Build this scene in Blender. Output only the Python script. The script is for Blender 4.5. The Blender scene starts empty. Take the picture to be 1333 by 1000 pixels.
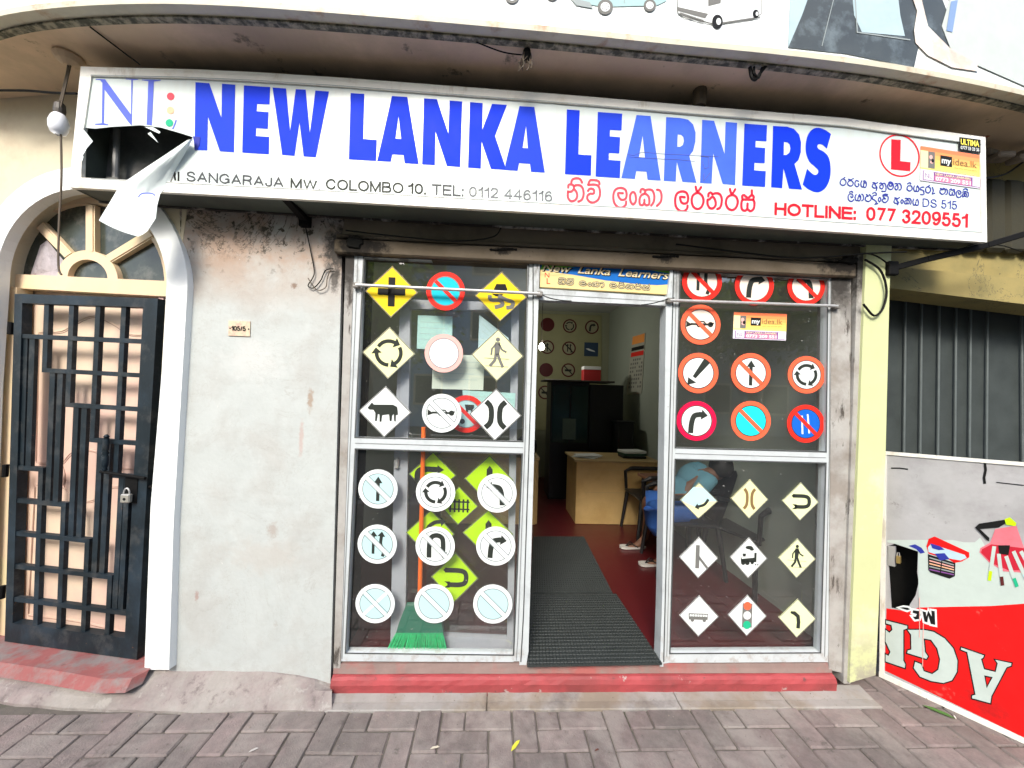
import bpy, math, random
from mathutils import Vector, Matrix
from mathutils.geometry import tessellate_polygon
random.seed(7)
SC = bpy.context.scene
COL = SC.collection
# ------------------------------------------------------------------ camera
F = 500.0
CAMP = Vector((0, -2.13, 1.6))
YAW, PITCH, ROLL = math.radians(-2.6233), math.radians(1.6585), math.radians(1.7678)
RM = (Matrix.Rotation(YAW, 3, 'Z') @ Matrix.Rotation(math.pi/2 + PITCH, 3, 'X') @ Matrix.Rotation(ROLL, 3, 'Z'))
cd = bpy.data.cameras.new('camera'); cam = bpy.data.objects.new('camera', cd); COL.objects.link(cam)
cd.sensor_width = 36; cd.lens = F/1333*36; cd.clip_start = .02; cd.clip_end = 1000
cam.matrix_world = Matrix.Translation(CAMP) @ RM.to_4x4()
SC.camera = cam
# ------------------------------------------------------------------ light
SUN_EL, SUN_AZ, SUN_E, SKY_E, EXPO = 39, 196, 1.3, .13, 1.47
w = bpy.data.worlds.new('World'); SC.world = w; w.use_nodes = True
nt = w.node_tree; bg = nt.nodes['Background']
sky = nt.nodes.new('ShaderNodeTexSky'); sky.sky_type = 'NISHITA'; sky.sun_disc = False
sky.sun_elevation = math.radians(SUN_EL); sky.sun_rotation = math.radians(SUN_AZ)
sky.air_density = 1.0; sky.dust_density = 3.0
nt.links.new(sky.outputs[0], bg.inputs[0]); bg.inputs[1].default_value = SKY_E
sl = bpy.data.lights.new('sun', 'SUN'); sl.energy = SUN_E; sl.angle = math.radians(16); sl.color = (1, .97, .90)
so = bpy.data.objects.new('sun', sl); COL.objects.link(so)
az, el = math.radians(SUN_AZ), math.radians(SUN_EL)
sdir = Vector((math.sin(az)*math.cos(el), math.cos(az)*math.cos(el), math.sin(el)))   # towards the sun
so.rotation_euler = sdir.to_track_quat('Z', 'Y').to_euler(); so.location = (0, 0, 20)
vs = SC.view_settings; vs.view_transform = 'Standard'; vs.look = 'None'; vs.gamma = 1; vs.use_curve_mapping = False
vs.exposure = EXPO
SC.cycles.use_denoising = True
SC.cycles.max_bounces = 8; SC.cycles.transparent_max_bounces = 16

# ------------------------------------------------------------------ projections
def ray(px, py):
    return RM @ Vector(((px-666.5)/F, -(py-500)/F, -1))
def on_y(px, py, y=0.):
    d = ray(px, py); return CAMP + d*((y-CAMP.y)/d.y)
def on_z(px, py, z=0.):
    d = ray(px, py); return CAMP + d*((z-CAMP.z)/d.z)
def on_x(px, py, x=0.):
    d = ray(px, py); return CAMP + d*((x-CAMP.x)/d.x)
def PY(y0):
    f = lambda px, py, off=0.: on_y(px, py, y0-off)
    f.n = Vector((0, 1, 0)); return f
def PZ(z0):
    f = lambda px, py, off=0.: on_z(px, py, z0+off)
    f.n = Vector((0, 0, -1)); return f
def PX(x0, s=-1):
    f = lambda px, py, off=0.: on_x(px, py, x0+s*off)
    f.n = Vector((-s, 0, 0)); return f
def plane2(a, b):                      # vertical plane through ground points a, b; off moves towards the camera
    a = Vector((a[0], a[1], 0)); b = Vector((b[0], b[1], 0))
    n = (b-a).cross(Vector((0, 0, 1))).normalized()
    if n.dot(CAMP-a) < 0: n = -n
    def f(px, py, off=0.):
        d = ray(px, py); return CAMP + d*(((a + n*off) - CAMP).dot(n)/d.dot(n))
    f.n = -n; return f
def curved(g):                         # vertical surface y = g(x)
    def f(px, py, off=0.):
        d = ray(px, py); y = -.2
        for _ in range(6):
            p = CAMP + d*((y-CAMP.y)/d.y); y = g(p.x)-off
        return CAMP + d*((y-CAMP.y)/d.y)
    f.n = Vector((0, 1, 0)); return f
def interp(pts):
    def g(x):
        if x <= pts[0][0]: return pts[0][1] + (x-pts[0][0])*(pts[1][1]-pts[0][1])/(pts[1][0]-pts[0][0])
        for (a, b), (c, e) in zip(pts, pts[1:]):
            if x <= c: return b + (x-a)*(e-b)/(c-a)
        return e + (x-c)*(e-b)/(c-a)
    return g

# ------------------------------------------------------------------ materials
MATS = {}
def mat(name, col, rough=.6, var=.12, scale=6., bump=.0, bscale=60., metal=0., col2=None, mix=.5, mscale=3., spec=.5, rnd=0., detail=6, emit=0., dist=.002, coat=0.):
    if name in MATS: return MATS[name]
    m = bpy.data.materials.new(name); m.use_nodes = True; MATS[name] = m
    n = m.node_tree.nodes; L = m.node_tree.links; p = n['Principled BSDF']
    p.inputs['Roughness'].default_value = rough; p.inputs['Metallic'].default_value = metal
    p.inputs['Specular IOR Level'].default_value = spec
    p.inputs['Coat Weight'].default_value = coat
    tc = n.new('ShaderNodeTexCoord')
    geo = n.new('ShaderNodeNewGeometry')
    src = geo.outputs['Position']
    rgb = n.new('ShaderNodeRGB'); rgb.outputs[0].default_value = (*col, 1); out = rgb.outputs[0]
    if col2:
        nz = n.new('ShaderNodeTexNoise'); nz.inputs['Scale'].default_value = mscale; nz.inputs['Detail'].default_value = 8; nz.inputs['Roughness'].default_value = .65
        L.new(src, nz.inputs['Vector'])
        cr = n.new('ShaderNodeValToRGB'); cr.color_ramp.elements[0].position = max(0, mix-.07); cr.color_ramp.elements[1].position = min(1, mix+.09)
        L.new(nz.outputs['Fac'], cr.inputs[0])
        mx = n.new('ShaderNodeMix'); mx.data_type = 'RGBA'; L.new(cr.outputs[0], mx.inputs[0]); L.new(out, mx.inputs[6]); mx.inputs[7].default_value = (*col2, 1); out = mx.outputs[2]
    if var:
        nz = n.new('ShaderNodeTexNoise'); nz.inputs['Scale'].default_value = scale; nz.inputs['Detail'].default_value = detail; nz.inputs['Roughness'].default_value = .7
        L.new(src, nz.inputs['Vector'])
        mr = n.new('ShaderNodeMapRange'); mr.inputs[1].default_value = .25; mr.inputs[2].default_value = .75; mr.inputs[3].default_value = 1-var; mr.inputs[4].default_value = 1+var*.6
        L.new(nz.outputs['Fac'], mr.inputs[0])
        mx = n.new('ShaderNodeMix'); mx.data_type = 'RGBA'; mx.blend_type = 'MULTIPLY'; mx.inputs[0].default_value = 1
        L.new(out, mx.inputs[6]); L.new(mr.outputs[0], mx.inputs[7]); out = mx.outputs[2]
        mr2 = n.new('ShaderNodeMapRange'); mr2.inputs[3].default_value = max(0, rough-.12); mr2.inputs[4].default_value = min(1, rough+.12)
        L.new(nz.outputs['Fac'], mr2.inputs[0]); L.new(mr2.outputs[0], p.inputs['Roughness'])
    if rnd:
        oi = n.new('ShaderNodeObjectInfo'); mr = n.new('ShaderNodeMapRange'); mr.inputs[3].default_value = 1-rnd; mr.inputs[4].default_value = 1+rnd
        L.new(oi.outputs['Random'], mr.inputs[0]); mx = n.new('ShaderNodeMix'); mx.data_type = 'RGBA'; mx.blend_type = 'MULTIPLY'; mx.inputs[0].default_value = 1
        L.new(out, mx.inputs[6]); L.new(mr.outputs[0], mx.inputs[7]); out = mx.outputs[2]
    L.new(out, p.inputs['Base Color'])
    if bump:
        nz = n.new('ShaderNodeTexNoise'); nz.inputs['Scale'].default_value = bscale; nz.inputs['Detail'].default_value = 5
        L.new(src, nz.inputs['Vector']); b = n.new('ShaderNodeBump'); b.inputs['Strength'].default_value = bump; b.inputs['Distance'].default_value = dist
        L.new(nz.outputs['Fac'], b.inputs['Height']); L.new(b.outputs[0], p.inputs['Normal'])
    if emit:
        p.inputs['Emission Color'].default_value = (*col, 1); p.inputs['Emission Strength'].default_value = emit
    m['out'] = 1
    return m
def stain_or_shade(m, col, scale, thr, soft=.06, axis=None, lo=0, hi=1, vscale=(1, 1, 1), kind='noise', amt=1.):
    """adds a stain layer with its own shape to a material; axis/lo/hi limits it to a height or side range"""
    n = m.node_tree.nodes; L = m.node_tree.links; p = n['Principled BSDF']
    prev = p.inputs['Base Color'].links[0].from_socket
    geo = n.new('ShaderNodeNewGeometry'); mp = n.new('ShaderNodeMapping'); mp.inputs['Scale'].default_value = vscale
    L.new(geo.outputs['Position'], mp.inputs['Vector'])
    if kind == 'noise':
        t = n.new('ShaderNodeTexNoise'); t.inputs['Detail'].default_value = 9; t.inputs['Roughness'].default_value = .7; o = t.outputs['Fac']
    elif kind == 'vein':
        t = n.new('ShaderNodeTexNoise'); t.inputs['Detail'].default_value = 7; t.inputs['Roughness'].default_value = .72; t.inputs['Distortion'].default_value = .8
        s1 = n.new('ShaderNodeMath'); s1.operation = 'SUBTRACT'; s1.inputs[1].default_value = .5; L.new(t.outputs['Fac'], s1.inputs[0])
        s2 = n.new('ShaderNodeMath'); s2.operation = 'ABSOLUTE'; L.new(s1.outputs[0], s2.inputs[0]); o = s2.outputs[0]
    else:
        dn = n.new('ShaderNodeTexNoise'); dn.inputs['Scale'].default_value = scale*.8; dn.inputs['Detail'].default_value = 6
        L.new(mp.outputs[0], dn.inputs['Vector'])
        ad = n.new('ShaderNodeMixRGB'); ad.blend_type = 'ADD'; ad.inputs[0].default_value = .35; L.new(mp.outputs[0], ad.inputs[1]); L.new(dn.outputs['Color'], ad.inputs[2])
        t = n.new('ShaderNodeTexVoronoi'); t.feature = 'DISTANCE_TO_EDGE'; o = t.outputs['Distance']
    t.inputs['Scale'].default_value = scale
    L.new((ad.outputs[0] if kind == 'crack' else mp.outputs[0]), t.inputs['Vector'])
    mr = n.new('ShaderNodeMapRange')
    if kind == 'noise': mr.inputs[1].default_value = thr; mr.inputs[2].default_value = thr+soft; mr.inputs[3].default_value = 0; mr.inputs[4].default_value = amt
    else: mr.inputs[1].default_value = thr; mr.inputs[2].default_value = thr+soft; mr.inputs[3].default_value = amt; mr.inputs[4].default_value = 0
    L.new(o, mr.inputs[0]); fac = mr.outputs[0]
    if axis is not None:
        sx = n.new('ShaderNodeSeparateXYZ'); L.new(geo.outputs['Position'], sx.inputs[0])
        # jitter the limit so it has no straight edge
        jn = n.new('ShaderNodeTexNoise'); jn.inputs['Scale'].default_value = 5; jn.inputs['Detail'].default_value = 6; L.new(geo.outputs['Position'], jn.inputs['Vector'])
        js = n.new('ShaderNodeMath'); js.operation = 'MULTIPLY_ADD'; js.inputs[1].default_value = .35*abs(hi-lo)*2; js.inputs[2].default_value = -.175*abs(hi-lo)*2; L.new(jn.outputs['Fac'], js.inputs[0])
        aa = n.new('ShaderNodeMath'); aa.operation = 'ADD'; L.new(sx.outputs[axis], aa.inputs[0]); L.new(js.outputs[0], aa.inputs[1])
        m2 = n.new('ShaderNodeMapRange'); m2.inputs[1].default_value = lo; m2.inputs[2].default_value = hi; L.new(aa.outputs[0], m2.inputs[0])
        mm = n.new('ShaderNodeMath'); mm.operation = 'MULTIPLY'; L.new(fac, mm.inputs[0]); L.new(m2.outputs[0], mm.inputs[1]); fac = mm.outputs[0]
    mx = n.new('ShaderNodeMix'); mx.data_type = 'RGBA'; L.new(fac, mx.inputs[0]); L.new(prev, mx.inputs[6]); mx.inputs[7].default_value = (*col, 1)
    L.new(mx.outputs[2], p.inputs['Base Color'])
    return m
def glass(name, tint=(.95, .97, .96), dust=.03, ior=1.85):
    m = bpy.data.materials.new(name); m.use_nodes = True; n = m.node_tree.nodes; L = m.node_tree.links
    n.remove(n['Principled BSDF']); o = n['Material Output']
    tr = n.new('ShaderNodeBsdfTransparent'); tr.inputs[0].default_value = (*tint, 1)
    gl = n.new('ShaderNodeBsdfGlossy'); gl.inputs['Roughness'].default_value = .015
    df = n.new('ShaderNodeBsdfDiffuse'); df.inputs[0].default_value = (.75, .75, .72, 1)
    g0 = n.new('ShaderNodeNewGeometry'); dt = n.new('ShaderNodeVectorMath'); dt.operation = 'DOT_PRODUCT'; L.new(g0.outputs['Normal'], dt.inputs[0]); L.new(g0.outputs['Incoming'], dt.inputs[1])
    ab = n.new('ShaderNodeMath'); ab.operation = 'ABSOLUTE'; L.new(dt.outputs['Value'], ab.inputs[0]); om = n.new('ShaderNodeMath'); om.operation = 'SUBTRACT'; om.inputs[0].default_value = 1; L.new(ab.outputs[0], om.inputs[1])
    pw = n.new('ShaderNodeMath'); pw.operation = 'POWER'; pw.inputs[1].default_value = 5; L.new(om.outputs[0], pw.inputs[0])
    r0 = ((ior-1)/(ior+1))**2; fr = n.new('ShaderNodeMath'); fr.operation = 'MULTIPLY_ADD'; fr.inputs[1].default_value = 1-r0; fr.inputs[2].default_value = r0; L.new(pw.outputs[0], fr.inputs[0])
    m1 = n.new('ShaderNodeMixShader'); m2 = n.new('ShaderNodeMixShader')
    geo = n.new('ShaderNodeNewGeometry'); nz = n.new('ShaderNodeTexNoise'); nz.inputs['Scale'].default_value = 7; nz.inputs['Detail'].default_value = 9; nz.inputs['Roughness'].default_value = .75
    L.new(geo.outputs['Position'], nz.inputs['Vector'])
    mr = n.new('ShaderNodeMapRange'); mr.inputs[1].default_value = .45; mr.inputs[2].default_value = .8; mr.inputs[3].default_value = dust; mr.inputs[4].default_value = dust*1.8
    L.new(nz.outputs['Fac'], mr.inputs[0])
    n2 = n.new('ShaderNodeTexNoise'); n2.inputs['Scale'].default_value = 90; n2.inputs['Detail'].default_value = 2; L.new(geo.outputs['Position'], n2.inputs['Vector'])
    r2 = n.new('ShaderNodeMapRange'); r2.inputs[1].default_value = .74; r2.inputs[2].default_value = .78; r2.inputs[4].default_value = .5; L.new(n2.outputs['Fac'], r2.inputs[0])
    ad = n.new('ShaderNodeMath'); ad.operation = 'ADD'; L.new(mr.outputs[0], ad.inputs[0]); L.new(r2.outputs[0], ad.inputs[1])
    L.new(fr.outputs[0], m1.inputs[0]); L.new(tr.outputs[0], m1.inputs[1]); L.new(gl.outputs[0], m1.inputs[2])
    L.new(ad.outputs[0], m2.inputs[0]); L.new(m1.outputs[0], m2.inputs[1]); L.new(df.outputs[0], m2.inputs[2]); L.new(m2.outputs[0], o.inputs[0])
    return m

# ------------------------------------------------------------------ objects
WL = {}
def new_obj(name, verts, faces, m, parent=None, smooth=False, origin=None):
    vv = [Vector(v) for v in verts]
    if parent is not None: o0 = WL[parent.name]
    elif origin is not None: o0 = Vector(origin)
    else:
        o0 = Vector((sum(v.x for v in vv)/len(vv), sum(v.y for v in vv)/len(vv), min(v.z for v in vv)))
    me = bpy.data.meshes.new(name); me.from_pydata([v-o0 for v in vv], [], faces)
    if smooth:
        for p in me.polygons: p.use_smooth = True
    if m: me.materials.append(m)
    o = bpy.data.objects.new(name, me); COL.objects.link(o)
    if parent is not None: o.parent = parent; WL[o.name] = o0.copy()
    else: o.location = o0; WL[o.name] = o0
    return o
def tag(o, label=None, cat=None, group=None, kind=None):
    if label: o['label'] = label
    if cat: o['category'] = cat
    if group: o['group'] = group
    if kind: o['kind'] = kind
    return o
def thing(name, loc, label, cat, group=None):
    o = bpy.data.objects.new(name, None); COL.objects.link(o); o.location = loc; o.empty_display_size = .1
    WL[o.name] = Vector(loc); return tag(o, label, cat, group)
class MB:                              # solid mesh builder, world coordinates
    def __init__(s): s.v = []; s.f = []
    def add(s, vs, fs):
        b = len(s.v); s.v += [Vector(v) for v in vs]; s.f += [[b+i for i in f] for f in fs]
    def box(s, x0, x1, y0, y1, z0, z1, mtx=None):
        vs = [Vector((x, y, z)) for z in (z0, z1) for y in (y0, y1) for x in (x0, x1)]
        if mtx is not None: vs = [mtx @ v for v in vs]
        s.add(vs, [[0, 2, 3, 1], [4, 5, 7, 6], [0, 1, 5, 4], [2, 6, 7, 3], [0, 4, 6, 2], [1, 3, 7, 5]])
    def bbox(s, x0, x1, y0, y1, z0, z1, b=.004, mtx=None):   # box with chamfered edges
        vs = []; fs = []
        xs = (x0, x1); ys = (y0, y1); zs = (z0, z1)
        b = min(b, (x1-x0)*.45, (y1-y0)*.45, (z1-z0)*.45)
        idx = {}
        for i in (0, 1):
            for j in (0, 1):
                for k in (0, 1):
                    sx, sy, sz = 1-2*i, 1-2*j, 1-2*k
                    c = (xs[i], ys[j], zs[k])
                    for a in range(3):
                        q = [c[0]+sx*b, c[1]+sy*b, c[2]+sz*b]; q[a] = c[a]
                        idx[(i, j, k, a)] = len(vs); vs.append(Vector(q))
        for a in range(3):
            for t in (0, 1):
                o1, o2 = [q for q in range(3) if q != a]; f = []
                for (p, q) in ((0, 0), (1, 0), (1, 1), (0, 1)):
                    c = [0, 0, 0]; c[a] = t; c[o1] = p; c[o2] = q; f.append(idx[(*c, a)])
                fs.append(f)
        for a in range(3):             # edges along axis a
            o1, o2 = [q for q in range(3) if q != a]
            for p in (0, 1):
                for q in (0, 1):
                    c0 = [0, 0, 0]; c0[o1] = p; c0[o2] = q; c1 = list(c0); c1[a] = 1
                    fs.append([idx[(*c0, o1)], idx[(*c1, o1)], idx[(*c1, o2)], idx[(*c0, o2)]])
        for i in (0, 1):
            for j in (0, 1):
                for k in (0, 1): fs.append([idx[(i, j, k, a)] for a in range(3)])
        if mtx is not None: vs = [mtx @ v for v in vs]
        s.add(vs, fs)
    def tube(s, pts, r, n=8, cap=True):
        pts = [Vector(p) for p in pts]; rr = r if isinstance(r, (list, tuple)) else [r]*len(pts)
        b = len(s.v); up = Vector((0, 0, 1)); prev = None
        for i, p in enumerate(pts):
            d = (pts[min(i+1, len(pts)-1)]-pts[max(i-1, 0)]).normalized()
            if prev is None:
                a = d.cross(up)
                if a.length < .05: a = d.cross(Vector((1, 0, 0)))
            else: a = prev - d*prev.dot(d)
            a.normalize(); prev = a; c = d.cross(a)
            for k in range(n):
                t = 2*math.pi*k/n; s.v.append(p+(a*math.cos(t)+c*math.sin(t))*rr[i])
        for i in range(len(pts)-1):
            for k in range(n): s.f.append([b+i*n+k, b+i*n+(k+1) % n, b+(i+1)*n+(k+1) % n, b+(i+1)*n+k])
        if cap: s.f.append([b+k for k in range(n)]); s.f.append([b+(len(pts)-1)*n+k for k in range(n)])
    def lathe(s, c, prof, n=20, axis='z'):
        b = len(s.v); c = Vector(c)
        for (r, h) in prof:
            for k in range(n):
                t = 2*math.pi*k/n
                q = (r*math.cos(t), r*math.sin(t), h) if axis == 'z' else ((r*math.cos(t), h, r*math.sin(t)) if axis == 'y' else (h, r*math.cos(t), r*math.sin(t)))
                s.v.append(c+Vector(q))
        for i in range(len(prof)-1):
            for k in range(n): s.f.append([b+i*n+k, b+i*n+(k+1) % n, b+(i+1)*n+(k+1) % n, b+(i+1)*n+k])
        s.f.append([b+k for k in range(n)]); s.f.append([b+(len(prof)-1)*n+k for k in range(n)])
    def slab(s, loop, S, o0, o1, holes=()):      # extruded pixel polygon on surface S from off o0 (back) to o1 (front)
        loops = [loop]+list(holes); flat = [p for l in loops for p in l]
        tris = tessellate_polygon([[Vector((p[0], p[1], 0)) for p in l] for l in loops])
        n = len(flat); b = len(s.v)
        fr = [S(p[0], p[1], o1) for p in flat]; s.v += fr+[q+S.n*(o1-o0) for q in fr]
        for t in tris: s.f.append([b+i for i in t]); s.f.append([b+n+i for i in reversed(t)])
        k = 0
        for l in loops:
            m = len(l)
            for i in range(m): s.f.append([b+k+i, b+k+(i+1) % m, b+n+k+(i+1) % m, b+n+k+i])
            k += m
    def build(s, name, m, parent=None, smooth=False, origin=None): return new_obj(name, s.v, s.f, m, parent, smooth, origin)
def catmull(pts, n=5, closed=False):
    P = [Vector(p) for p in pts]; out = []; N = len(P)
    for i in range(N if closed else N-1):
        if closed: a, b, c, d = P[i-1], P[i], P[(i+1) % N], P[(i+2) % N]
        else: a, b, c, d = P[max(i-1, 0)], P[i], P[i+1], P[min(i+2, N-1)]
        for k in range(n):
            t = k/n; out.append(.5*((2*b)+(c-a)*t+(2*a-5*b+4*c-d)*t*t+(3*b-a-3*c+d)*t**3))
    if not closed: out.append(P[-1])
    return out
# flat 2-D artwork
class A2:
    def __init__(s): s.v = []; s.f = []
    def poly(s, *loops):
        flat = [tuple(p) for l in loops for p in l]
        tris = tessellate_polygon([[Vector((p[0], p[1], 0)) for p in l] for l in loops]); b = len(s.v)
        s.v += flat; s.f += [[b+i for i in t] for t in tris]; return s
    def ribbon(s, pts, w_, smooth=0, closed=False, round_=False):
        P = [Vector((p[0], p[1])) for p in pts]
        if smooth: P = [Vector((q[0], q[1])) for q in catmull([(p[0], p[1], 0) for p in P], smooth, closed)]
        b = len(s.v); N = len(P)
        for i, p in enumerate(P):
            d0 = (p-P[i-1]) if (i > 0 or closed) else (P[1]-p); d1 = (P[(i+1) % N]-p) if (i < N-1 or closed) else (p-P[i-1])
            if d0.length < 1e-9: d0 = d1
            if d1.length < 1e-9: d1 = d0
            d0.normalize(); d1.normalize(); t = d0+d1
            if t.length < 1e-6: t = d0.copy()
            t.normalize(); nrm = Vector((-t.y, t.x)); k = w_/2/max(.5, nrm.dot(Vector((-d0.y, d0.x))))
            s.v += [tuple(p+nrm*k), tuple(p-nrm*k)]
        for i in range(N if closed else N-1):
            j = (i+1) % N; s.f.append([b+2*i, b+2*i+1, b+2*j+1, b+2*j])
        if round_ and not closed:
            for p in (P[0], P[-1]): s.disc(p, w_/2, 8)
        return s
    def disc(s, c, r, n=24, r2=None):
        r2 = r2 or r; b = len(s.v); s.v += [(c[0]+r*math.cos(2*math.pi*k/n), c[1]+r2*math.sin(2*math.pi*k/n)) for k in range(n)]
        s.f.append([b+k for k in range(n)]); return s
    def ring(s, c, r0, r1, n=40):
        b = len(s.v)
        for k in range(n):
            t = 2*math.pi*k/n; s.v += [(c[0]+r0*math.cos(t), c[1]+r0*math.sin(t)), (c[0]+r1*math.cos(t), c[1]+r1*math.sin(t))]
        for k in range(n): j = (k+1) % n; s.f.append([b+2*k, b+2*k+1, b+2*j+1, b+2*j])
        return s
    def glyphs(s, v, f, fn):
        b = len(s.v); s.v += [fn(p) for p in v]; s.f += [[b+i for i in q] for q in f]; return s
    def mapped(s, fn):
        r = A2(); r.v = [fn(p) for p in s.v]; r.f = s.f; return r
    def refine(s, L_):
        fs = [];
        for f in s.f:
            for i in range(1, len(f)-1): fs.append([f[0], f[i], f[i+1]])
        ch = True; mid = {}
        while ch:
            ch = False; out = []
            for f in fs:
                d = [(math.hypot(s.v[f[i]][0]-s.v[f[(i+1) % 3]][0], s.v[f[i]][1]-s.v[f[(i+1) % 3]][1]), i) for i in range(3)]; m_, i = max(d)
                if m_ > L_:
                    a, b, c = f[i], f[(i+1) % 3], f[(i+2) % 3]; k = (min(a, b), max(a, b))
                    if k not in mid: mid[k] = len(s.v); s.v.append(((s.v[a][0]+s.v[b][0])/2, (s.v[a][1]+s.v[b][1])/2))
                    out += [[a, mid[k], c], [mid[k], b, c]]; ch = True
                else: out.append(f)
            fs = out
        s.f = fs
    def build(s, name, S, off, m, parent=None):
        if getattr(S, 'fine', 0): s.refine(S.fine)
        return new_obj(name, [S(p[0], p[1], off) for p in s.v], s.f, m, parent)
_tc = {}
def text_geo(txt, bold=0., shear=0.):
    k = (txt, bold, shear)
    if k in _tc: return _tc[k]
    cu = bpy.data.curves.new('t', 'FONT'); cu.body = txt; cu.resolution_u = 3; cu.offset = bold; cu.shear = shear
    ob = bpy.data.objects.new('t', cu); COL.objects.link(ob)
    bpy.context.view_layer.update()
    me = ob.evaluated_get(bpy.context.evaluated_depsgraph_get()).to_mesh()
    v = [(p.co.x, p.co.y) for p in me.vertices]; f = [list(p.vertices) for p in me.polygons]
    bpy.data.objects.remove(ob); bpy.data.curves.remove(cu)
    x0 = min(p[0] for p in v); x1 = max(p[0] for p in v)
    v = [((p[0]-x0)/(x1-x0), p[1]/.73) for p in v]
    _tc[k] = (v, f); return v, f
def text_px(art, txt, p0, p1, up, bold=0., shear=0., bow=0.):
    v, f = text_geo(txt, bold, shear)
    art.glyphs(v, f, lambda p: (p0[0]+p[0]*(p1[0]-p0[0])+p[1]*up[0], p0[1]+p[0]*(p1[1]-p0[1])+p[1]*up[1]+bow*4*p[0]*(1-p[0])))
SF = {
'A': (.82, [([(0, 0), (.5, 1), (1, 0)], 0), ([(.18, .34), (.82, .34)], 0)]), 'B': (.74, [([(0, 0), (0, 1)], 0), ([(0, 1), (.5, 1), (.82, .93), (.82, .62), (.5, .54), (0, .54)], 1), ([(.4, .54), (.6, .53), (.93, .42), (.93, .1), (.6, 0), (0, 0)], 1)]),
'C': (.8, [([(.95, .70), (.78, .94), (.45, 1), (.1, .8), (0, .5), (.1, .2), (.45, 0), (.78, .06), (.97, .32)], 1)]), 'D': (.76, [([(0, 0), (0, 1)], 0), ([(0, 1), (.45, 1), (.83, .86), (.97, .5), (.83, .14), (.45, 0), (0, 0)], 1)]),
'E': (.66, [([(1, 0), (0, 0), (0, 1), (1, 1)], 0), ([(0, .53), (.9, .53)], 0)]), 'G': (.84, [([(.93, .74), (.75, .95), (.45, 1), (.1, .8), (0, .5), (.1, .2), (.45, 0), (.8, .1), (.95, .3)], 1), ([(.97, 0), (.97, .47), (.56, .47)], 0)]),
'H': (.74, [([(0, 0), (0, 1)], 0), ([(1, 0), (1, 1)], 0), ([(0, .53), (1, .53)], 0)]), 'I': (.02, [([(0, 0), (0, 1)], 0)]), 'J': (.5, [([(1, 1), (1, .35), (.92, .1), (.5, 0), (.1, .1), (0, .34)], 1)]),
'L': (.58, [([(0, 1), (0, 0), (1, 0)], 0)]), 'M': (.86, [([(0, 0), (0, 1)], 0), ([(0, .97), (.5, .04), (1, .97)], 0), ([(1, 1), (1, 0)], 0)]), 'N': (.74, [([(0, 0), (0, 1)], 0), ([(0, .97), (1, .03)], 0), ([(1, 0), (1, 1)], 0)]),
'O': (.86, [([(.5, 1), (.12, .83), (0, .5), (.12, .17), (.5, 0), (.88, .17), (1, .5), (.88, .83)], 2)]), 'R': (.76, [([(0, 0), (0, 1)], 0), ([(0, 1), (.55, 1), (.88, .9), (.88, .62), (.55, .5), (0, .5)], 1), ([(.5, .5), (.8, .36), (.95, 0)], 0)]),
'S': (.72, [([(.92, .72), (.75, .95), (.42, 1), (.1, .88), (.08, .64), (.45, .52), (.86, .40), (.97, .18), (.7, .01), (.38, 0), (.1, .08), (0, .3)], 1)]), 'T': (.72, [([(0, 1), (1, 1)], 0), ([(.5, 1), (.5, 0)], 0)]),
'W': (1.12, [([(0, 1), (.25, .03), (.5, .97), (.75, .03), (1, 1)], 0)]), '0': (.56, [([(.5, 1), (.1, .83), (0, .5), (.1, .17), (.5, 0), (.9, .17), (1, .5), (.9, .83)], 2)]), '1': (.3, [([(0, .74), (.6, .80), (1, 1)], 0), ([(1, 1), (1, 0)], 0)]),
'2': (.56, [([(.02, .7), (.15, .95), (.5, 1), (.9, .9), (.92, .62), (.55, .33), (.05, .02)], 1), ([(.0, .0), (1, .0)], 0)]), '3': (.56, [([(.03, .78), (.22, .97), (.55, 1), (.9, .86), (.82, .6), (.42, .53)], 1), ([(.42, .53), (.85, .45), (.96, .2), (.65, 0), (.3, 0), (0, .25)], 1)]),
'4': (.6, [([(.75, 0), (.75, 1), (0, .27), (1, .27)], 0)]), '5': (.56, [([(.9, 1), (.18, 1), (.07, .48)], 0), ([(.07, .48), (.45, .63), (.87, .52), (.97, .28), (.75, .02), (.4, -.01), (.1, .08), (0, .27)], 1)]),
'6': (.56, [([(.9, .8), (.7, .98), (.4, .98), (.08, .75), (.0, .35), (.15, .05), (.5, -.01), (.9, .1), (.96, .36), (.75, .58), (.4, .6), (.06, .42)], 1)]), '7': (.56, [([(0, 1), (1, 1), (.35, 0)], 0)]),
'9': (.56, [([(.1, .2), (.3, .02), (.6, .02), (.92, .25), (1, .65), (.85, .95), (.5, 1.01), (.1, .9), (.04, .64), (.25, .42), (.6, .4), (.94, .58)], 1)]), '.': (.04, [([(0, 0), (0, .04)], 0)]), ':': (.04, [([(0, 0), (0, .05)], 0), ([(0, .6), (0, .65)], 0)]), ',': (.04, [([(.0, .06), (.0, -.08), (-2.2, -.24)], 0)]), '/': (.3, [([(0, -.05), (1, 1.05)], 0)]),
}
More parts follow.
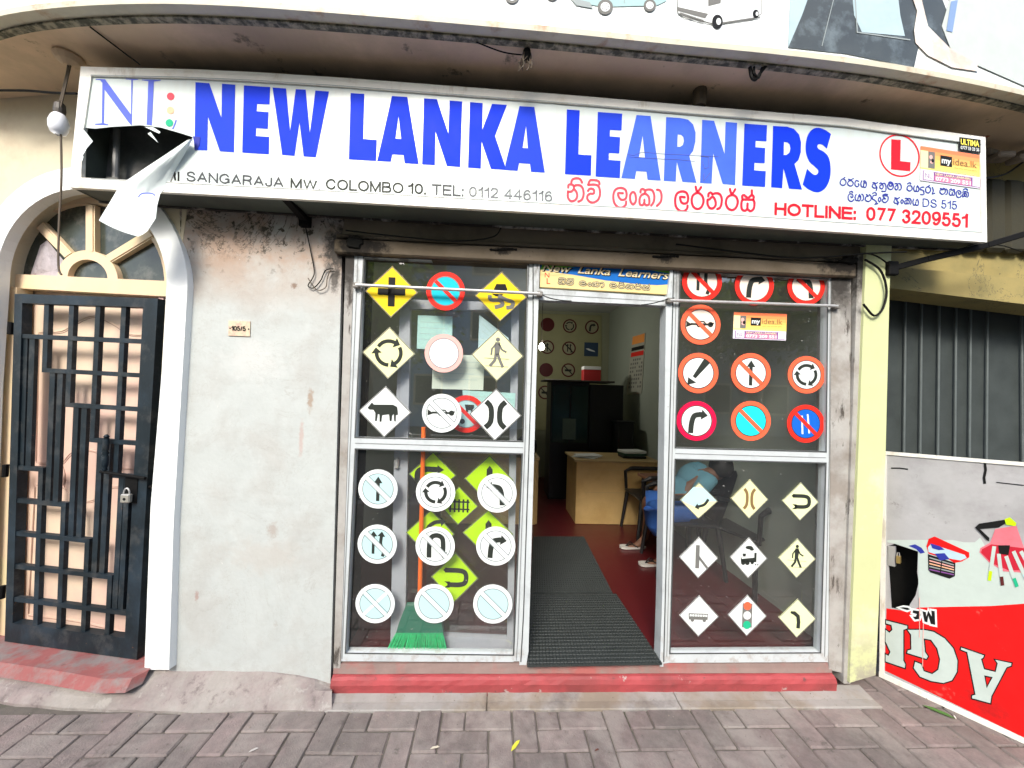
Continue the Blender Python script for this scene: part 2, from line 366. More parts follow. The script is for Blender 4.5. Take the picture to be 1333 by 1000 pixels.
def strokes(art, txt, p0, p1, up, th, gap=.26):
    H_ = math.hypot(*up); tw = th/H_; adv = []; x = 0.
    for ch in txt:
        if ch == ' ': x += .42; continue
        w_ = SF[ch][0]; adv.append((ch, x, w_)); x += w_+gap
    tot = x-gap; L_ = math.hypot(p1[0]-p0[0], p1[1]-p0[1])-th; d = ((p1[0]-p0[0])/(L_+th), (p1[1]-p0[1])/(L_+th)); k = L_/tot
    for ch, x0, w_ in adv:
        for pts, sm in SF[ch][1]:
            q = []
            for (u, v) in pts:
                a_ = th/2+(x0+u*w_)*k; vv = tw/2+v*(1-tw); q.append((p0[0]+d[0]*a_+up[0]*vv, p0[1]+d[1]*a_+up[1]*vv))
            ext = []
            if sm == 0 and len(q) == 2 and ch != '/' or ch in 'ELTH14':   # square the open ends
                for (e, f_) in ((0, 1), (-1, -2)):
                    dx, dy = q[e][0]-q[f_][0], q[e][1]-q[f_][1]; l_ = math.hypot(dx, dy) or 1; q[e] = (q[e][0]+dx/l_*th*.5, q[e][1]+dy/l_*th*.5)
            art.ribbon(q, th, smooth=0 if sm == 0 else 4, closed=(sm == 2))
# Sinhala letters as strokes, box 0..1
SI = {
'la': [[(.5, .62), (.4, .52), (.5, .42), (.66, .5), (.78, .68), (.68, .92), (.4, 1), (.12, .8), (.02, .4), (.14, .12), (.42, -.02), (.72, .04), (.95, .35)]],
'na': [[(.1, .66), (.18, .86), (.36, .84), (.36, .62), (.14, .46), (.02, .2), (.2, -.02), (.42, .12), (.46, .45)], [(.36, .8), (.58, 1), (.85, .88), (.98, .5), (.88, .12), (.62, -.02)]],
'va': [[(.6, .6), (.4, .66), (.22, .62), (.14, .78), (.3, .96), (.6, 1), (.9, .78), (.96, .4), (.78, .06), (.42, -.04), (.1, .1), (.04, .36), (.22, .52), (.42, .46)]],
'ra': [[(.4, .98), (.24, .8), (.06, .5), (.1, .14), (.42, -.04), (.78, .1), (.94, .45), (.8, .76), (.5, .84), (.3, .76)]],
'ka': [[(.1, .66), (.18, .86), (.34, .82), (.34, .6), (.12, .44), (.02, .2), (.2, -.02), (.42, .12), (.48, .5), (.46, .84)], [(.34, .8), (.58, 1), (.88, .86), (.98, .5), (.88, .12), (.68, -.02), (.54, .12), (.56, .5)]],
'sa': [[(.12, .66), (.14, .86), (.34, .88), (.36, .66), (.12, .5), (.03, .22), (.2, -.02), (.42, .04), (.5, .3), (.52, .5)], [(.5, .3), (.62, .02), (.86, 0), (.97, .3), (.94, .62), (.74, .74), (.6, .6), (.72, .5)]],
'n0': [[(.1, .35), (.5, .72), (.9, .35), (.5, -.02), (.1, .35)]],
'aa': [[(.0, .86), (.4, 1), (.8, .8), (.9, .4), (.7, .05), (.2, -.12)]],
'ya': [[(.04, .66), (.12, .86), (.3, .82), (.28, .5), (.04, .3), (.08, .04), (.32, -.04), (.5, .14), (.52, .5)], [(.5, .14), (.68, -.04), (.92, .06), (1, .4), (.9, .8)]],
'ja': [[(.3, .9), (.08, .6), (.06, .2), (.3, -.04), (.5, .12), (.5, .5), (.3, .6), (.2, .5)], [(.5, .2), (.68, -.04), (.94, .14), (.96, .6), (.72, .95), (.4, .9)]],
'e': [[(.5, .2), (.3, .4), (.1, .2), (.3, -.02), (.6, .1), (.8, .5), (.7, .9)]],
'a': [[(.1, .8), (.3, .95), (.4, .7), (.2, .5), (.04, .22), (.24, -.02), (.46, .14), (.46, .6)], [(.46, .3), (.7, .9), (.92, .7), (.94, .1), (.96, -.3), (.7, -.25)]],
'u': [[(.9, .2), (.96, -.2), (.7, -.36), (.5, -.2)]],
'ma': [[(.3, .96), (.08, .6), (.08, .16), (.3, -.04), (.5, .14), (.5, .4)], [(.5, .14), (.7, -.04), (.94, .16), (.96, .6), (.74, .92), (.5, .8), (.66, .62)]],
'ta': [[(.3, .6), (.12, .5), (.06, .2), (.28, -.04), (.5, .12), (.5, .5)], [(.2, .7), (.4, .98), (.8, .92), (.97, .5), (.8, .04), (.62, .1)]],
'da': [[(.7, .92), (.3, .96), (.2, .7), (.6, .6), (.9, .35), (.6, .0), (.2, .1), (.1, .3)], [(.6, 0), (.8, -.3)]],
'pa': [[(.1, .95), (.04, .5), (.14, .04), (.42, .0), (.5, .3)], [(.5, .1), (.72, -.04), (.96, .2), (.94, .7), (.7, .9), (.3, .85)]],
'cha': [[(.1, .9), (.5, .98), (.9, .7), (.94, .3), (.6, -.03), (.16, .04), (.05, .34), (.3, .56), (.7, .5)]],
}
MK = {'i': [[(.08, 1.12), (.2, 1.38), (.6, 1.46), (.92, 1.3), (.9, 1.1)]], 'hal': [[(.1, 1.14), (.3, 1.34), (.62, 1.3), (.9, 1.4), (.98, 1.12), (.86, .9)]], 'rep': [[(.5, 1.0), (.72, 1.26)], [(.4, 1.0), (.3, 1.3), (.18, 1.2)]], 'dot': [[(.86, .8), (.92, 1.35)]]}
def sinhala(art, items, p0, p1, up, wpx):
    """items: list of (letter, width, marks); laid from p0 to p1"""
    tot = sum(i[1] for i in items); x = 0.
    for g, wd, marks in items:
        if g:
            for st in SI[g]+[s_ for m_ in marks for s_ in (MK.get(m_) or SI[m_])]:
                pts = []
                for (u, v) in st:
                    t = (x+u*wd*.86)/tot; pts.append((p0[0]+t*(p1[0]-p0[0])+v*up[0], p0[1]+t*(p1[1]-p0[1])+v*up[1]))
                art.ribbon(pts, wpx, smooth=4, round_=True)
        x += wd
SI_NAME = [('na', 1, ['i']), ('va', 1, ['hal']), (None, .6, []), ('la', 1.05, []), ('n0', .5, []), ('ka', 1.1, []), ('aa', .45, []), (None, .65, []), ('la', 1.05, []), ('ra', .95, ['rep']), ('na', 1.1, []), ('ra', .95, ['rep']), ('sa', 1.0, ['dot'])]
# ================================================================== MATERIALS
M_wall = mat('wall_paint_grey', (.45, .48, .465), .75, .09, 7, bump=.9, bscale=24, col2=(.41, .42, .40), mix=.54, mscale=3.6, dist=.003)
def spot(m, c, r, col, amt=.8, sc=(1, 1, 1)):
    n = m.node_tree.nodes; L = m.node_tree.links; p = n['Principled BSDF']; prev = p.inputs['Base Color'].links[0].from_socket
    geo = n.new('ShaderNodeNewGeometry'); sb_ = n.new('ShaderNodeVectorMath'); sb_.operation = 'SUBTRACT'; sb_.inputs[1].default_value = c; L.new(geo.outputs['Position'], sb_.inputs[0])
    ml = n.new('ShaderNodeVectorMath'); ml.operation = 'MULTIPLY'; ml.inputs[1].default_value = sc; L.new(sb_.outputs[0], ml.inputs[0])
    le = n.new('ShaderNodeVectorMath'); le.operation = 'LENGTH'; L.new(ml.outputs[0], le.inputs[0])
    nz = n.new('ShaderNodeTexNoise'); nz.inputs['Scale'].default_value = 2.2/r; nz.inputs['Detail'].default_value = 8; nz.inputs['Roughness'].default_value = .7; L.new(geo.outputs['Position'], nz.inputs['Vector'])
    ad = n.new('ShaderNodeMath'); ad.operation = 'MULTIPLY_ADD'; ad.inputs[1].default_value = r*2.2; L.new(nz.outputs['Fac'], ad.inputs[0]); L.new(le.outputs['Value'], ad.inputs[2])
    mr = n.new('ShaderNodeMapRange'); mr.inputs[1].default_value = r*1.5; mr.inputs[2].default_value = r*2.1; mr.inputs[3].default_value = amt; mr.inputs[4].default_value = 0; L.new(ad.outputs[0], mr.inputs[0])
    mx = n.new('ShaderNodeMix'); mx.data_type = 'RGBA'; L.new(mr.outputs[0], mx.inputs[0]); L.new(prev, mx.inputs[6]); mx.inputs[7].default_value = (*col, 1); L.new(mx.outputs[2], p.inputs['Base Color'])
spot(M_wall, tuple(on_y(345, 725)), .16, (.43, .40, .36), .45, (.7, 1, 1.4)); spot(M_wall, tuple(on_y(355, 690)), .035, (.32, .26, .22), .6, (1, 1, .7))
spot(M_wall, tuple(on_y(404, 520)), .045, (.28, .18, .11), .7, (2.2, 1, .6)); spot(M_wall, tuple(on_y(256, 776)), .02, (.30, .16, .13), .6, (1.5, 1, .6)); spot(M_wall, tuple(on_y(392, 570)), .06, (.42, .26, .22), .5, (4, 1, .5))
spot(M_wall, tuple(on_y(383, 372)), .02, (.10, .05, .03), .9); spot(M_wall, tuple(on_y(330, 470)), .2, (.54, .55, .53), .5, (1, 1, 1.5))
stain_or_shade(M_wall, (.37, .26, .19), 2.2, .30, .25, 2, 2.0, 2.3, amt=.95)  # pinkish-brown wall top, with the soft shade under the sign painted in
stain_or_shade(M_wall, (.055, .045, .03), 2.3, .003, .008, 2, 2.27, 2.37, kind='vein', amt=.8)
stain_or_shade(M_wall, (.055, .045, .03), 9, .545, .04, 2, 2.30, 2.46)
stain_or_shade(M_wall, (.06, .05, .035), 19, .575, .03, 2, 2.22, 2.36)
stain_or_shade(M_wall, (.30, .28, .25), 2.6, .001, .004, kind='vein', amt=.35)
stain_or_shade(M_wall, (.06, .05, .035), 16, .60, .04, 2, 2.1, 2.5)
stain_or_shade(M_wall, (.06, .05, .04), 42, .70, .02)
stain_or_shade(M_wall, (.60, .60, .57), 26, .66, .03, vscale=(1, 1, .6), amt=.6)
stain_or_shade(M_wall, (.30, .22, .16), 5, .66, .08, amt=.5)
stain_or_shade(M_wall, (.33, .31, .29), 6, .50, .2, 2, .30, .10, amt=.5)
M_cream = mat('cream_wall_paint', (.62, .55, .40), .75, .12, 3, bump=.3, bscale=40, col2=(.50, .42, .30), mix=.55)
M_whiteband = mat('white_masonry_paint', (.78, .81, .80), .7, .06, 4, bump=.6, bscale=22, dist=.003)
stain_or_shade(M_whiteband, (.45, .43, .38), 22, .66, .04, amt=.6)
stain_or_shade(M_whiteband, (.50, .47, .42), 4, .50, .15, 2, .45, .12, amt=.6)
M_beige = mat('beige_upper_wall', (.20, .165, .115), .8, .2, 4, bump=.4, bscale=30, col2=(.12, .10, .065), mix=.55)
M_soffit = mat('soffit_plaster', (.70, .53, .36), .85, .16, 2.2, bump=.35, bscale=18, col2=(.52, .40, .26), mix=.5, mscale=1.3)
stain_or_shade(M_soffit, (.10, .09, .06), 6, .62, .06, amt=.7)
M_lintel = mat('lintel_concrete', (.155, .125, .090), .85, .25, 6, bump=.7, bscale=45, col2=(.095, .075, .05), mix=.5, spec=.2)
stain_or_shade(M_lintel, (.05, .04, .03), 14, .62, .05)
M_yellow = mat('pale_yellow_pillar_paint', (.54, .58, .31), .75, .1, 3, bump=.3, bscale=30, col2=(.62, .62, .42), mix=.6)
stain_or_shade(M_yellow, (.30, .28, .18), 9, .66, .04)
stain_or_shade(M_yellow, (.32, .30, .24), 7, .44, .1, 2, .4, .0)
M_ochre = mat('ochre_wall', (.34, .27, .095), .8, .2, 3, bump=.4, bscale=25, col2=(.24, .20, .075), mix=.5)
stain_or_shade(M_ochre, (.10, .09, .05), 1.2, .001, .003, kind='vein')
M_pilaster = mat('dirty_white_pilaster', (.38, .37, .345), .8, .2, 5, bump=.7, bscale=40, col2=(.26, .235, .205), mix=.52)
stain_or_shade(M_pilaster, (.07, .06, .05), 12, .57, .06, vscale=(1, 1, .25))
stain_or_shade(M_pilaster, (.035, .03, .025), 6, .40, .1, 2, 2.0, 2.32, vscale=(1, 1, .5))
M_black = mat('soot_black', (.008, .008, .007), .9, .3, 20, bump=.8, bscale=40, spec=.1)
M_alu = mat('white_powder_coated_aluminium', (.52, .56, .57), .38, .08, 8, col2=(.42, .45, .46), mix=.6, mscale=5)
stain_or_shade(M_alu, (.12, .10, .08), 7, .46, .1, 2, 2.10, 2.32, vscale=(1, 1, .4), amt=.8)
stain_or_shade(M_alu, (.30, .24, .20), 14, .52, .1, 2, .35, .12, amt=.6)
stain_or_shade(M_alu, (.25, .23, .20), 30, .66, .04, amt=.7)
M_alu_in = mat('inner_aluminium', (.42, .44, .48), .35, .05, 8)
M_redsill = mat('red_painted_cement', (.36, .055, .060), .65, .28, 5, bump=.8, bscale=30, col2=(.26, .05, .05), mix=.52)
stain_or_shade(M_redsill, (.40, .36, .33), 11, .63, .04, amt=.8)
stain_or_shade(M_redsill, (.10, .05, .05), 24, .62, .05, amt=.8)
M_silltop = mat('sill_cement', (.24, .17, .15), .8, .2, 8, bump=.5, bscale=40, col2=(.34, .10, .09), mix=.56)
M_conc = mat('kerb_concrete', (.30, .285, .265), .88, .2, 6, bump=.7, bscale=50, col2=(.235, .195, .15), mix=.52, mscale=2.5)
stain_or_shade(M_conc, (.10, .085, .08), 3.5, .55, .12, amt=.55)
stain_or_shade(M_conc, (.16, .14, .12), 18, .64, .04)
stain_or_shade(M_conc, (.36, .35, .33), 9, .64, .08, amt=.6)
M_ledge = mat('worn_ledge_concrete', (.30, .275, .25), .9, .24, 9, bump=1, bscale=60, col2=(.25, .205, .195), mix=.5, mscale=4, dist=.005)
stain_or_shade(M_ledge, (.36, .34, .31), 11, .58, .06, amt=.7)
stain_or_shade(M_ledge, (.10, .085, .08), 8, .58, .08, amt=.7)
M_redstep = mat('worn_red_step', (.27, .085, .08), .85, .25, 6, bump=.8, bscale=40, col2=(.22, .18, .17), mix=.50, mscale=7)
stain_or_shade(M_redstep, (.10, .05, .05), 12, .60, .08, amt=.6)
M_brick = mat('paving_brick', (.180, .155, .143), .92, .34, 18, bump=1, bscale=140, rnd=.18, col2=(.215, .170, .160), mix=.5, mscale=2, dist=.003)
stain_or_shade(M_brick, (.075, .065, .058), 7, .60, .08, amt=.8)
stain_or_shade(M_brick, (.28, .255, .23), 2.2, .50, .12, amt=.6)
stain_or_shade(M_brick, (.055, .05, .045), 26, .64, .03, amt=.8)
stain_or_shade(M_brick, (.42, .39, .37), 14, .68, .04, amt=.6)
M_joint = mat('paving_joint_sand', (.12, .105, .09), .95, .25, 30, bump=.8, bscale=150)
stain_or_shade(M_joint, (.05, .06, .03), 4, .55, .1, amt=.8)
M_road = mat('asphalt', (.06, .06, .06), .9, .15, 8, bump=.3, bscale=60)
M_gate = mat('dark_blue_black_steel_paint', (.010, .017, .022), .45, .25, 12, bump=.25, bscale=60, col2=(.018, .03, .042), mix=.55, spec=.25)
stain_or_shade(M_gate, (.07, .07, .068), 9, .52, .14, amt=.5)
stain_or_shade(M_gate, (.16, .07, .03), 30, .67, .03, amt=.8)
M_doorw = mat('pinkish_cream_door_paint', (.72, .50, .42), .5, .07, 3, col2=(.74, .58, .44), mix=.5, mscale=1.5)
M_frame = mat('cream_joinery_paint', (.72, .54, .36), .55, .08, 4, bump=.15, bscale=30, col2=(.70, .58, .34), mix=.52)
M_carve = mat('carved_line', (.36, .20, .15), .6, .1)
M_darkglass = mat('dusty_dark_glass', (.045, .055, .045), .22, .35, 9, col2=(.14, .14, .12), mix=.6, mscale=7)
M_glass = glass('window_glass', (.985, .992, .988), .007)
M_glass_in = glass('inner_glass', (.98, .99, .99), .004)
M_signface = mat('sign_panel_white', (.58, .655, .635), .32, .03, 3, col2=(.56, .61, .57), mix=.62, mscale=1.5)
stain_or_shade(M_signface, (.70, .52, .30), 3.5, .52, .12, 2, 2.66, 2.56, vscale=(.5, 1, 1), amt=.45)
stain_or_shade(M_signface, (.35, .33, .28), 40, .71, .02, amt=.6)
stain_or_shade(M_signface, (.50, .48, .40), 9, .52, .16, vscale=(1, 1, .10), amt=.28)
M_signframe = mat('sign_frame_white', (.80, .79, .72), .4, .06, 6, col2=(.66, .62, .52), mix=.63, mscale=8)
stain_or_shade(M_signframe, (.42, .34, .22), 10, .56, .1, vscale=(1, 1, .3), amt=.5)
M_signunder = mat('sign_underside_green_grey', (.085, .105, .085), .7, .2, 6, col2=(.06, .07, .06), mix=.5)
M_signin = mat('sign_box_inside', (.10, .105, .095), .6, .2, 5, col2=(.17, .17, .16), mix=.52, mscale=4)
M_flap = mat('torn_sheet_back', (.72, .80, .78), .5, .06, 8, bump=.3, bscale=25)
M_fascia = mat('billboard_vinyl', (.82, .86, .84), .35, .03, 2)
M_rustedge = mat('billboard_edge_strip', (.55, .52, .40), .6, .15, 10, col2=(.36, .20, .10), mix=.62, mscale=6)
M_lip = mat('slab_edge_mould', (.10, .10, .07), .9, .3, 25, bump=.8, bscale=60, col2=(.34, .31, .22), mix=.50, mscale=25)
M_shutter = mat('dark_green_grey_shutter', (.045, .054, .052), .6, .35, 5, bump=.15, bscale=30, spec=.25)
M_ribm = mat('shutter_rib_grey', (.10, .12, .12), .5, .25, 12)
M_wire = mat('black_cable', (.006, .006, .006), .6, 0, spec=.12)
M_wire2 = mat('old_brown_cable', (.10, .075, .05), .7, .2, 30)
M_steel = mat('galvanised_rod', (.45, .45, .44), .4, .15, 20, metal=.3)
M_bracket = mat('bracket_black_steel', (.006, .006, .006), .7, .2, 10, spec=.12)
M_brickred = mat('broken_red_brick', (.42, .14, .07), .9, .3, 20, bump=.8, bscale=60, rnd=.2)
M_mortar = mat('broken_mortar', (.22, .18, .14), .95, .3, 15, bump=1, bscale=40, rnd=.2)
M_floor = mat('red_oxide_floor', (.085, .008, .010), .35, .15, 3)
M_roomwall = mat('room_wall_green_white', (.36, .40, .33), .7, .07, 2)
M_roomback = mat('room_back_wall', (.32, .33, .22), .7, .07, 2)
M_ceil = mat('room_ceiling', (.40, .42, .38), .8, .06, 2)
M_mat = mat('ribbed_rubber_mat', (.028, .034, .033), .6, .2, 8)
M_desk = mat('pale_yellow_wood', (.62, .42, .17), .5, .12, 4, col2=(.54, .35, .13), mix=.5)
M_deskedge = mat('desk_top_edge', (.50, .36, .16), .5, .1)
M_dark = mat('black_cabinet', (.012, .013, .013), .4, .2, 4)
M_dkglass = mat('cabinet_green_glass', (.012, .045, .035), .12, .2, 4)
M_paper = mat('white_paper', (.75, .76, .72), .7, .04)
M_cyanp = mat('pale_aqua_paper', (.42, .68, .64), .6, .05)
M_cyanp2 = mat('greenish_white_paper', (.62, .70, .60), .6, .05)
M_blackp = mat('chair_black_plastic', (.014, .014, .015), .4, .1)
M_orange = mat('broom_orange', (.95, .16, .01), .4, .04)
M_green = mat('broom_green', (.02, .62, .22), .5, .3, 60)
M_greend = mat('broom_head_green', (.02, .16, .10), .45, .1)
M_skin = mat('brown_skin', (.20, .095, .055), .5, .08)
M_hair = mat('black_hair', (.012, .010, .009), .6, .3, 60)
M_blue = mat('blue_shorts_cloth', (.03, .12, .42), .8, .2, 14, bump=.4, bscale=30)
M_shirt = mat('teal_blue_shirt_cloth', (.12, .30, .38), .8, .15, 14, bump=.3, bscale=30)
M_slip = mat('pale_flip_flop', (.55, .52, .48), .6, .05)
M_bulb = mat('bulb_plastic_white', (.85, .87, .92), .3, 0)
M_lit = mat('lit_bulb', (1, .98, .92), .3, 0, emit=14)
M_socket = mat('socket_brown', (.06, .05, .04), .5, .1)
M_brass = mat('padlock_grey_brass', (.50, .48, .42), .35, .1, metal=.6)
# flat print colours
def ink(name, c, rough=.45, var=.04): return mat('ink_'+name, c, rough, var, 12, spec=.12)
I_blue = ink('royal_blue', (.003, .035, .66), .6); I_blue2 = ink('blue_vinyl_faint_glare', (.012, .05, .62), .6, .1); I_blue3 = ink('blue_vinyl_glare', (.055, .13, .68), .6, .1)  # the two paler blues paint sky glare into the lettering
I_navy = ink('navy', (.03, .04, .30)); I_nl = ink('logo_blue', (.10, .14, .62)); I_red = ink('red', (.78, .012, .025)); I_red2 = ink('faded_red', (.80, .07, .10))
I_black = ink('black', (.012, .012, .012)); I_grey = ink('grey_lettering', (.07, .075, .08)); I_grey2 = ink('pale_grey_lettering', (.17, .18, .19))
I_yel = ink('sign_yellow', (.86, .62, .02)); I_yel2 = ink('bleached_yellow', (.82, .82, .42)); I_yel3 = ink('pale_lemon', (.78, .84, .46)); I_lime = ink('lime_yellow', (.52, .84, .01))
I_white = ink('white', (.72, .76, .75)); I_aqua = ink('pale_aqua', (.45, .66, .68))
I_out = ink('disc_outline_grey', (.20, .24, .24)); I_cyan = ink('cyan', (.01, .50, .62)); I_cyan2 = ink('bright_cyan', (.02, .72, .74)); I_dblue = ink('deep_blue', (.01, .12, .55))
I_sred = ink('sign_red', (.80, .03, .02)); I_orng = ink('orange_red', (.86, .13, .06)); I_pink = ink('bleached_pink', (.80, .42, .38)); I_crim = ink('crimson', (.68, .01, .06)); I_cream = ink('cream', (.84, .72, .62))
I_sym = ink('symbol_black', (.03, .035, .03)); I_symg = ink('symbol_grey', (.16, .16, .15)); I_line = ink('outline_grey', (.30, .34, .34)); I_green = ink('signal_green', (.02, .42, .22)); I_peach = ink('peach', (.86, .48, .30)); I_brown = ink('brown_symbol', (.22, .14, .06))
I_fgreen = ink('fascia_green', (.18, .50, .06)); I_fblue = ink('fascia_blue', (.01, .14, .50)); I_fcream = ink('fascia_cream', (.80, .62, .28)); I_gold = ink('gold_cream', (.80, .68, .42))
I_bred = ink('board_red', (.70, .012, .012), .45, .12)
stain_or_shade(I_bred, (.55, .16, .13), 11, .62, .08, amt=.6)
stain_or_shade(I_bred, (.10, .02, .02), 6, .50, .12, 2, .35, .05, amt=.5); I_bwhite = ink('board_white', (.50, .58, .54), .5, .08); I_bgrey = mat('ink_board_grey', (.42, .42, .425), .5, .14, 5, col2=(.35, .345, .35), mix=.55, mscale=4, spec=.12)
stain_or_shade(I_bgrey, (.16, .15, .13), 14, .62, .05, amt=.5)
I_maroon = ink('maroon', (.10, .02, .02)); I_purple = ink('purple', (.22, .08, .28)); I_hot = ink('hot_pink', (.80, .22, .34)); I_or2 = ink('poster_orange', (.90, .34, .08)); I_ye2 = ink('poster_yellow', (.92, .80, .12))

# ================================================================== GROUND
g = MB(); g.box(-150, 150, -160, 120, -.30, -.20); ground = tag(g.build('road', M_road), kind='structure')
pv = MB(); pv.box(-14, 14, -3.4, .5, -.19, -.009); pave = tag(pv.build('pavement', M_joint), kind='structure')
W = .1155
def brick_mesh(w_, h_, seed):
    r = random.Random(seed); m = MB(); b = .006; hh = r.uniform(-.0015, .0015)
    m.bbox(-w_/2, w_/2, -h_/2, h_/2, -.045, hh, b); m.v = [Vector((v.x+r.uniform(-.0018, .0018), v.y+r.uniform(-.0018, .0018), v.z+r.uniform(-.0012, .0008))) for v in m.v]; me = bpy.data.meshes.new('brick'); me.from_pydata(m.v, [], m.f); me.materials.append(M_brick); return me
BM = [[brick_mesh(2*W-.006, W-.006, i) for i in range(9)], [brick_mesh(W-.006, 2*W-.006, 19+i) for i in range(9)]]
X0, Y0 = -.205, -.3615
for j in range(-7, 7):
    for i in range(-29, 31):
        m_ = (i-j) % 4
        if m_ not in (0, 3): continue
        v = m_ == 3
        cx = X0+i*W+(W if not v else W/2); cy = Y0+j*W+(W/2 if not v else W)
        top = cy+(W if v else W/2)
        if abs(cx) > 3.3 or top > -.125 or cy < -1.05:
            if not (abs(cx) <= 3.3 and cy < -.14+(.5 if cx > 2.1 else 0)+.02 and top <= .0+(.5 if cx > 2.1 else 0) and cy > -1.05): continue
        if top > -.125 and cx < 2.1:
            # cut brick at the kerb
            bot = cy-(W if v else W/2); nt_ = -.141
            if nt_-bot < .03: continue
            m = MB(); hw = (W-.006)/2 if v else W-.003
            m.bbox(-hw, hw, -(nt_-bot)/2+.002, (nt_-bot)/2-.002, -.045, .0, .005); me = bpy.data.meshes.new('brick'); me.from_pydata(m.v, [], m.f); me.materials.append(M_brick); cy = (nt_+bot)/2
        else: me = random.choice(BM[1 if v else 0])
        o = bpy.data.objects.new('brick', me); COL.objects.link(o); o.parent = pave
        o.location = Vector((cx+random.uniform(-.0015, .0015), cy+random.uniform(-.0015, .0015), random.uniform(-.002, .002)))-WL[pave.name]
        o.rotation_euler = (random.uniform(-.008, .008), random.uniform(-.008, .008), random.uniform(-.012, .012))
# kerb slabs in front of the shop
xs = [-.80, on_z(634, 910).x, on_z(880, 910).x, 1.62, 2.12]
for a, b in zip(xs, xs[1:]):
    m = MB(); m.bbox(a+.002, b-.002, -.138, -.085, -.04, .006, .005); m.build('kerb_stone', M_conc, pave)
    m = MB(); m.add([(a+.002, -.085, .004), (b-.002, -.085, .004), (b-.002, .0, .020), (a+.002, .0, .020), (a+.002, -.085, -.04), (b-.002, -.085, -.04), (b-.002, 0, -.04), (a+.002, 0, -.04)], [[0, 1, 2, 3], [4, 5, 6, 7], [0, 1, 5, 4], [3, 2, 6, 7], [0, 3, 7, 4], [1, 2, 6, 5]]); m.build('kerb_stone', M_conc, pave)
# concrete ledge curving away on the left
m = MB(); rows = []
cols = [-300, -200, -100, -50, 0, 20, 40, 62, 85, 112, 140, 165, 190, 220, 250, 285, 320, 350, 385, 410, 432]
cur = interp([(-300, 880), (-100, 905), (0, 914), (85, 921), (250, 927), (432, 925)])
mid = interp([(-300, 860), (-100, 883), (0, 893), (60, 902), (136, 908), (250, 903), (432, 899)])
top = interp([(-300, 815), (-100, 830), (0, 850), (68, 862), (136, 874), (190, 874), (221, 871), (350, 874), (400, 882), (432, 895)])
ztop = interp([(-300, .10), (140, .10), (230, .11), (350, .10), (400, .075), (432, .03)])
rng = random.Random(3)
for kk, (fn, z) in enumerate(((cur, -.03), (cur, .004), (mid, .045), (top, .085))):
    rows.append([on_z(c, fn(c)+rng.uniform(-1.2, 1.2), z if z != .085 else ztop(c)) for c in cols])
for c in (0, 1): pass
rows[0] = [Vector((p.x, p.y, -.04)) for p in rows[1]]
rows.append([Vector((p.x, p.y+.35, p.z+.002)) for p in rows[3]])
n = len(cols)
m.add([p for r in rows for p in r], [[r*n+i, r*n+i+1, (r+1)*n+i+1, (r+1)*n+i] for r in range(len(rows)-1) for i in range(n-1)])
ledge = tag(m.build('concrete_ledge', M_ledge), kind='structure')
# red worn door step
m = MB(); ft = [(-200, 838), (-60, 850), (0, 862), (68, 872), (136, 884), (172, 883), (194, 872)]
fp = [on_z(x, y, .130) for x, y in ft]; bk = [p+Vector((.02, .26, 0)) for p in fp]
k = len(fp); m.add([p for p in fp]+bk+[p-Vector((0, 0, .045))+Vector((0, -.035, 0)) for p in fp], [[i, i+1, k+i+1, k+i] for i in range(k-1)]+[[i, i+1, 2*k+i+1, 2*k+i] for i in range(k-1)])
tag(m.build('door_step', M_redstep), kind='structure')

# ================================================================== BUILDING
PW = PY(0.)
bw = thing('shop_building', (0, .1, 0), 'shop front building with grey plaster wall, concrete lintel and pale yellow pillar', 'building')
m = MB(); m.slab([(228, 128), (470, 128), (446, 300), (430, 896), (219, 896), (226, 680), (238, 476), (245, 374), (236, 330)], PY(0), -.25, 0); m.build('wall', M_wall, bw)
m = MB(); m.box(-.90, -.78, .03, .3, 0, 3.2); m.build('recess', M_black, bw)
for x_, y_, r_ in ((462, 318, .09), (490, 322, .05), (1100, 342, .11), (655, 326, .035), (866, 336, .035)): spot(M_lintel, tuple(on_y(x_, y_, -.035)), r_, (.012, .010, .008), .95, (.6, 1, 1))
spot(M_wall, tuple(on_y(440, 325)), .10, (.02, .017, .013), .95, (1, 1, .55)); spot(M_wall, tuple(on_y(436, 362)), .05, (.03, .025, .02), .8, (1.5, 1, .5))
for x_, y_, r_ in ((453, 345, .09), (1095, 362, .10), (1122, 350, .09)): spot(M_pilaster, tuple(on_y(x_, y_, -.01)), r_, (.02, .016, .012), .9, (1, 1, .5))
LZ = sum(on_y(x, y, -.035).z for x, y in ((472, 331), (688, 340), (877, 349.4), (1084, 360.6)))/4
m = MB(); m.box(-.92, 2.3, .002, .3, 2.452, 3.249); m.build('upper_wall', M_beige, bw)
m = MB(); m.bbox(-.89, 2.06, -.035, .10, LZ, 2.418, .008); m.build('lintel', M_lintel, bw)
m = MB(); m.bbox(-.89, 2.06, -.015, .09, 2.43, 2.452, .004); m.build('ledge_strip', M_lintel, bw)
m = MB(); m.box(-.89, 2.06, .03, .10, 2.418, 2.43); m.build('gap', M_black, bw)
for (x, y) in ((655, 329), (866, 338)):   # rough sockets in the lintel
    p = on_y(x, y-4, -.036); m = MB(); pts = [p+Vector((t, -.001*abs(math.sin(t*60)), .004*math.sin(t*31))) for t in [i*.008-.075 for i in range(20)]]
    m.tube(pts, [.003+.005*abs(math.sin(i*1.3)) for i in range(20)], 6); m.build('rough_patch', M_black, bw)
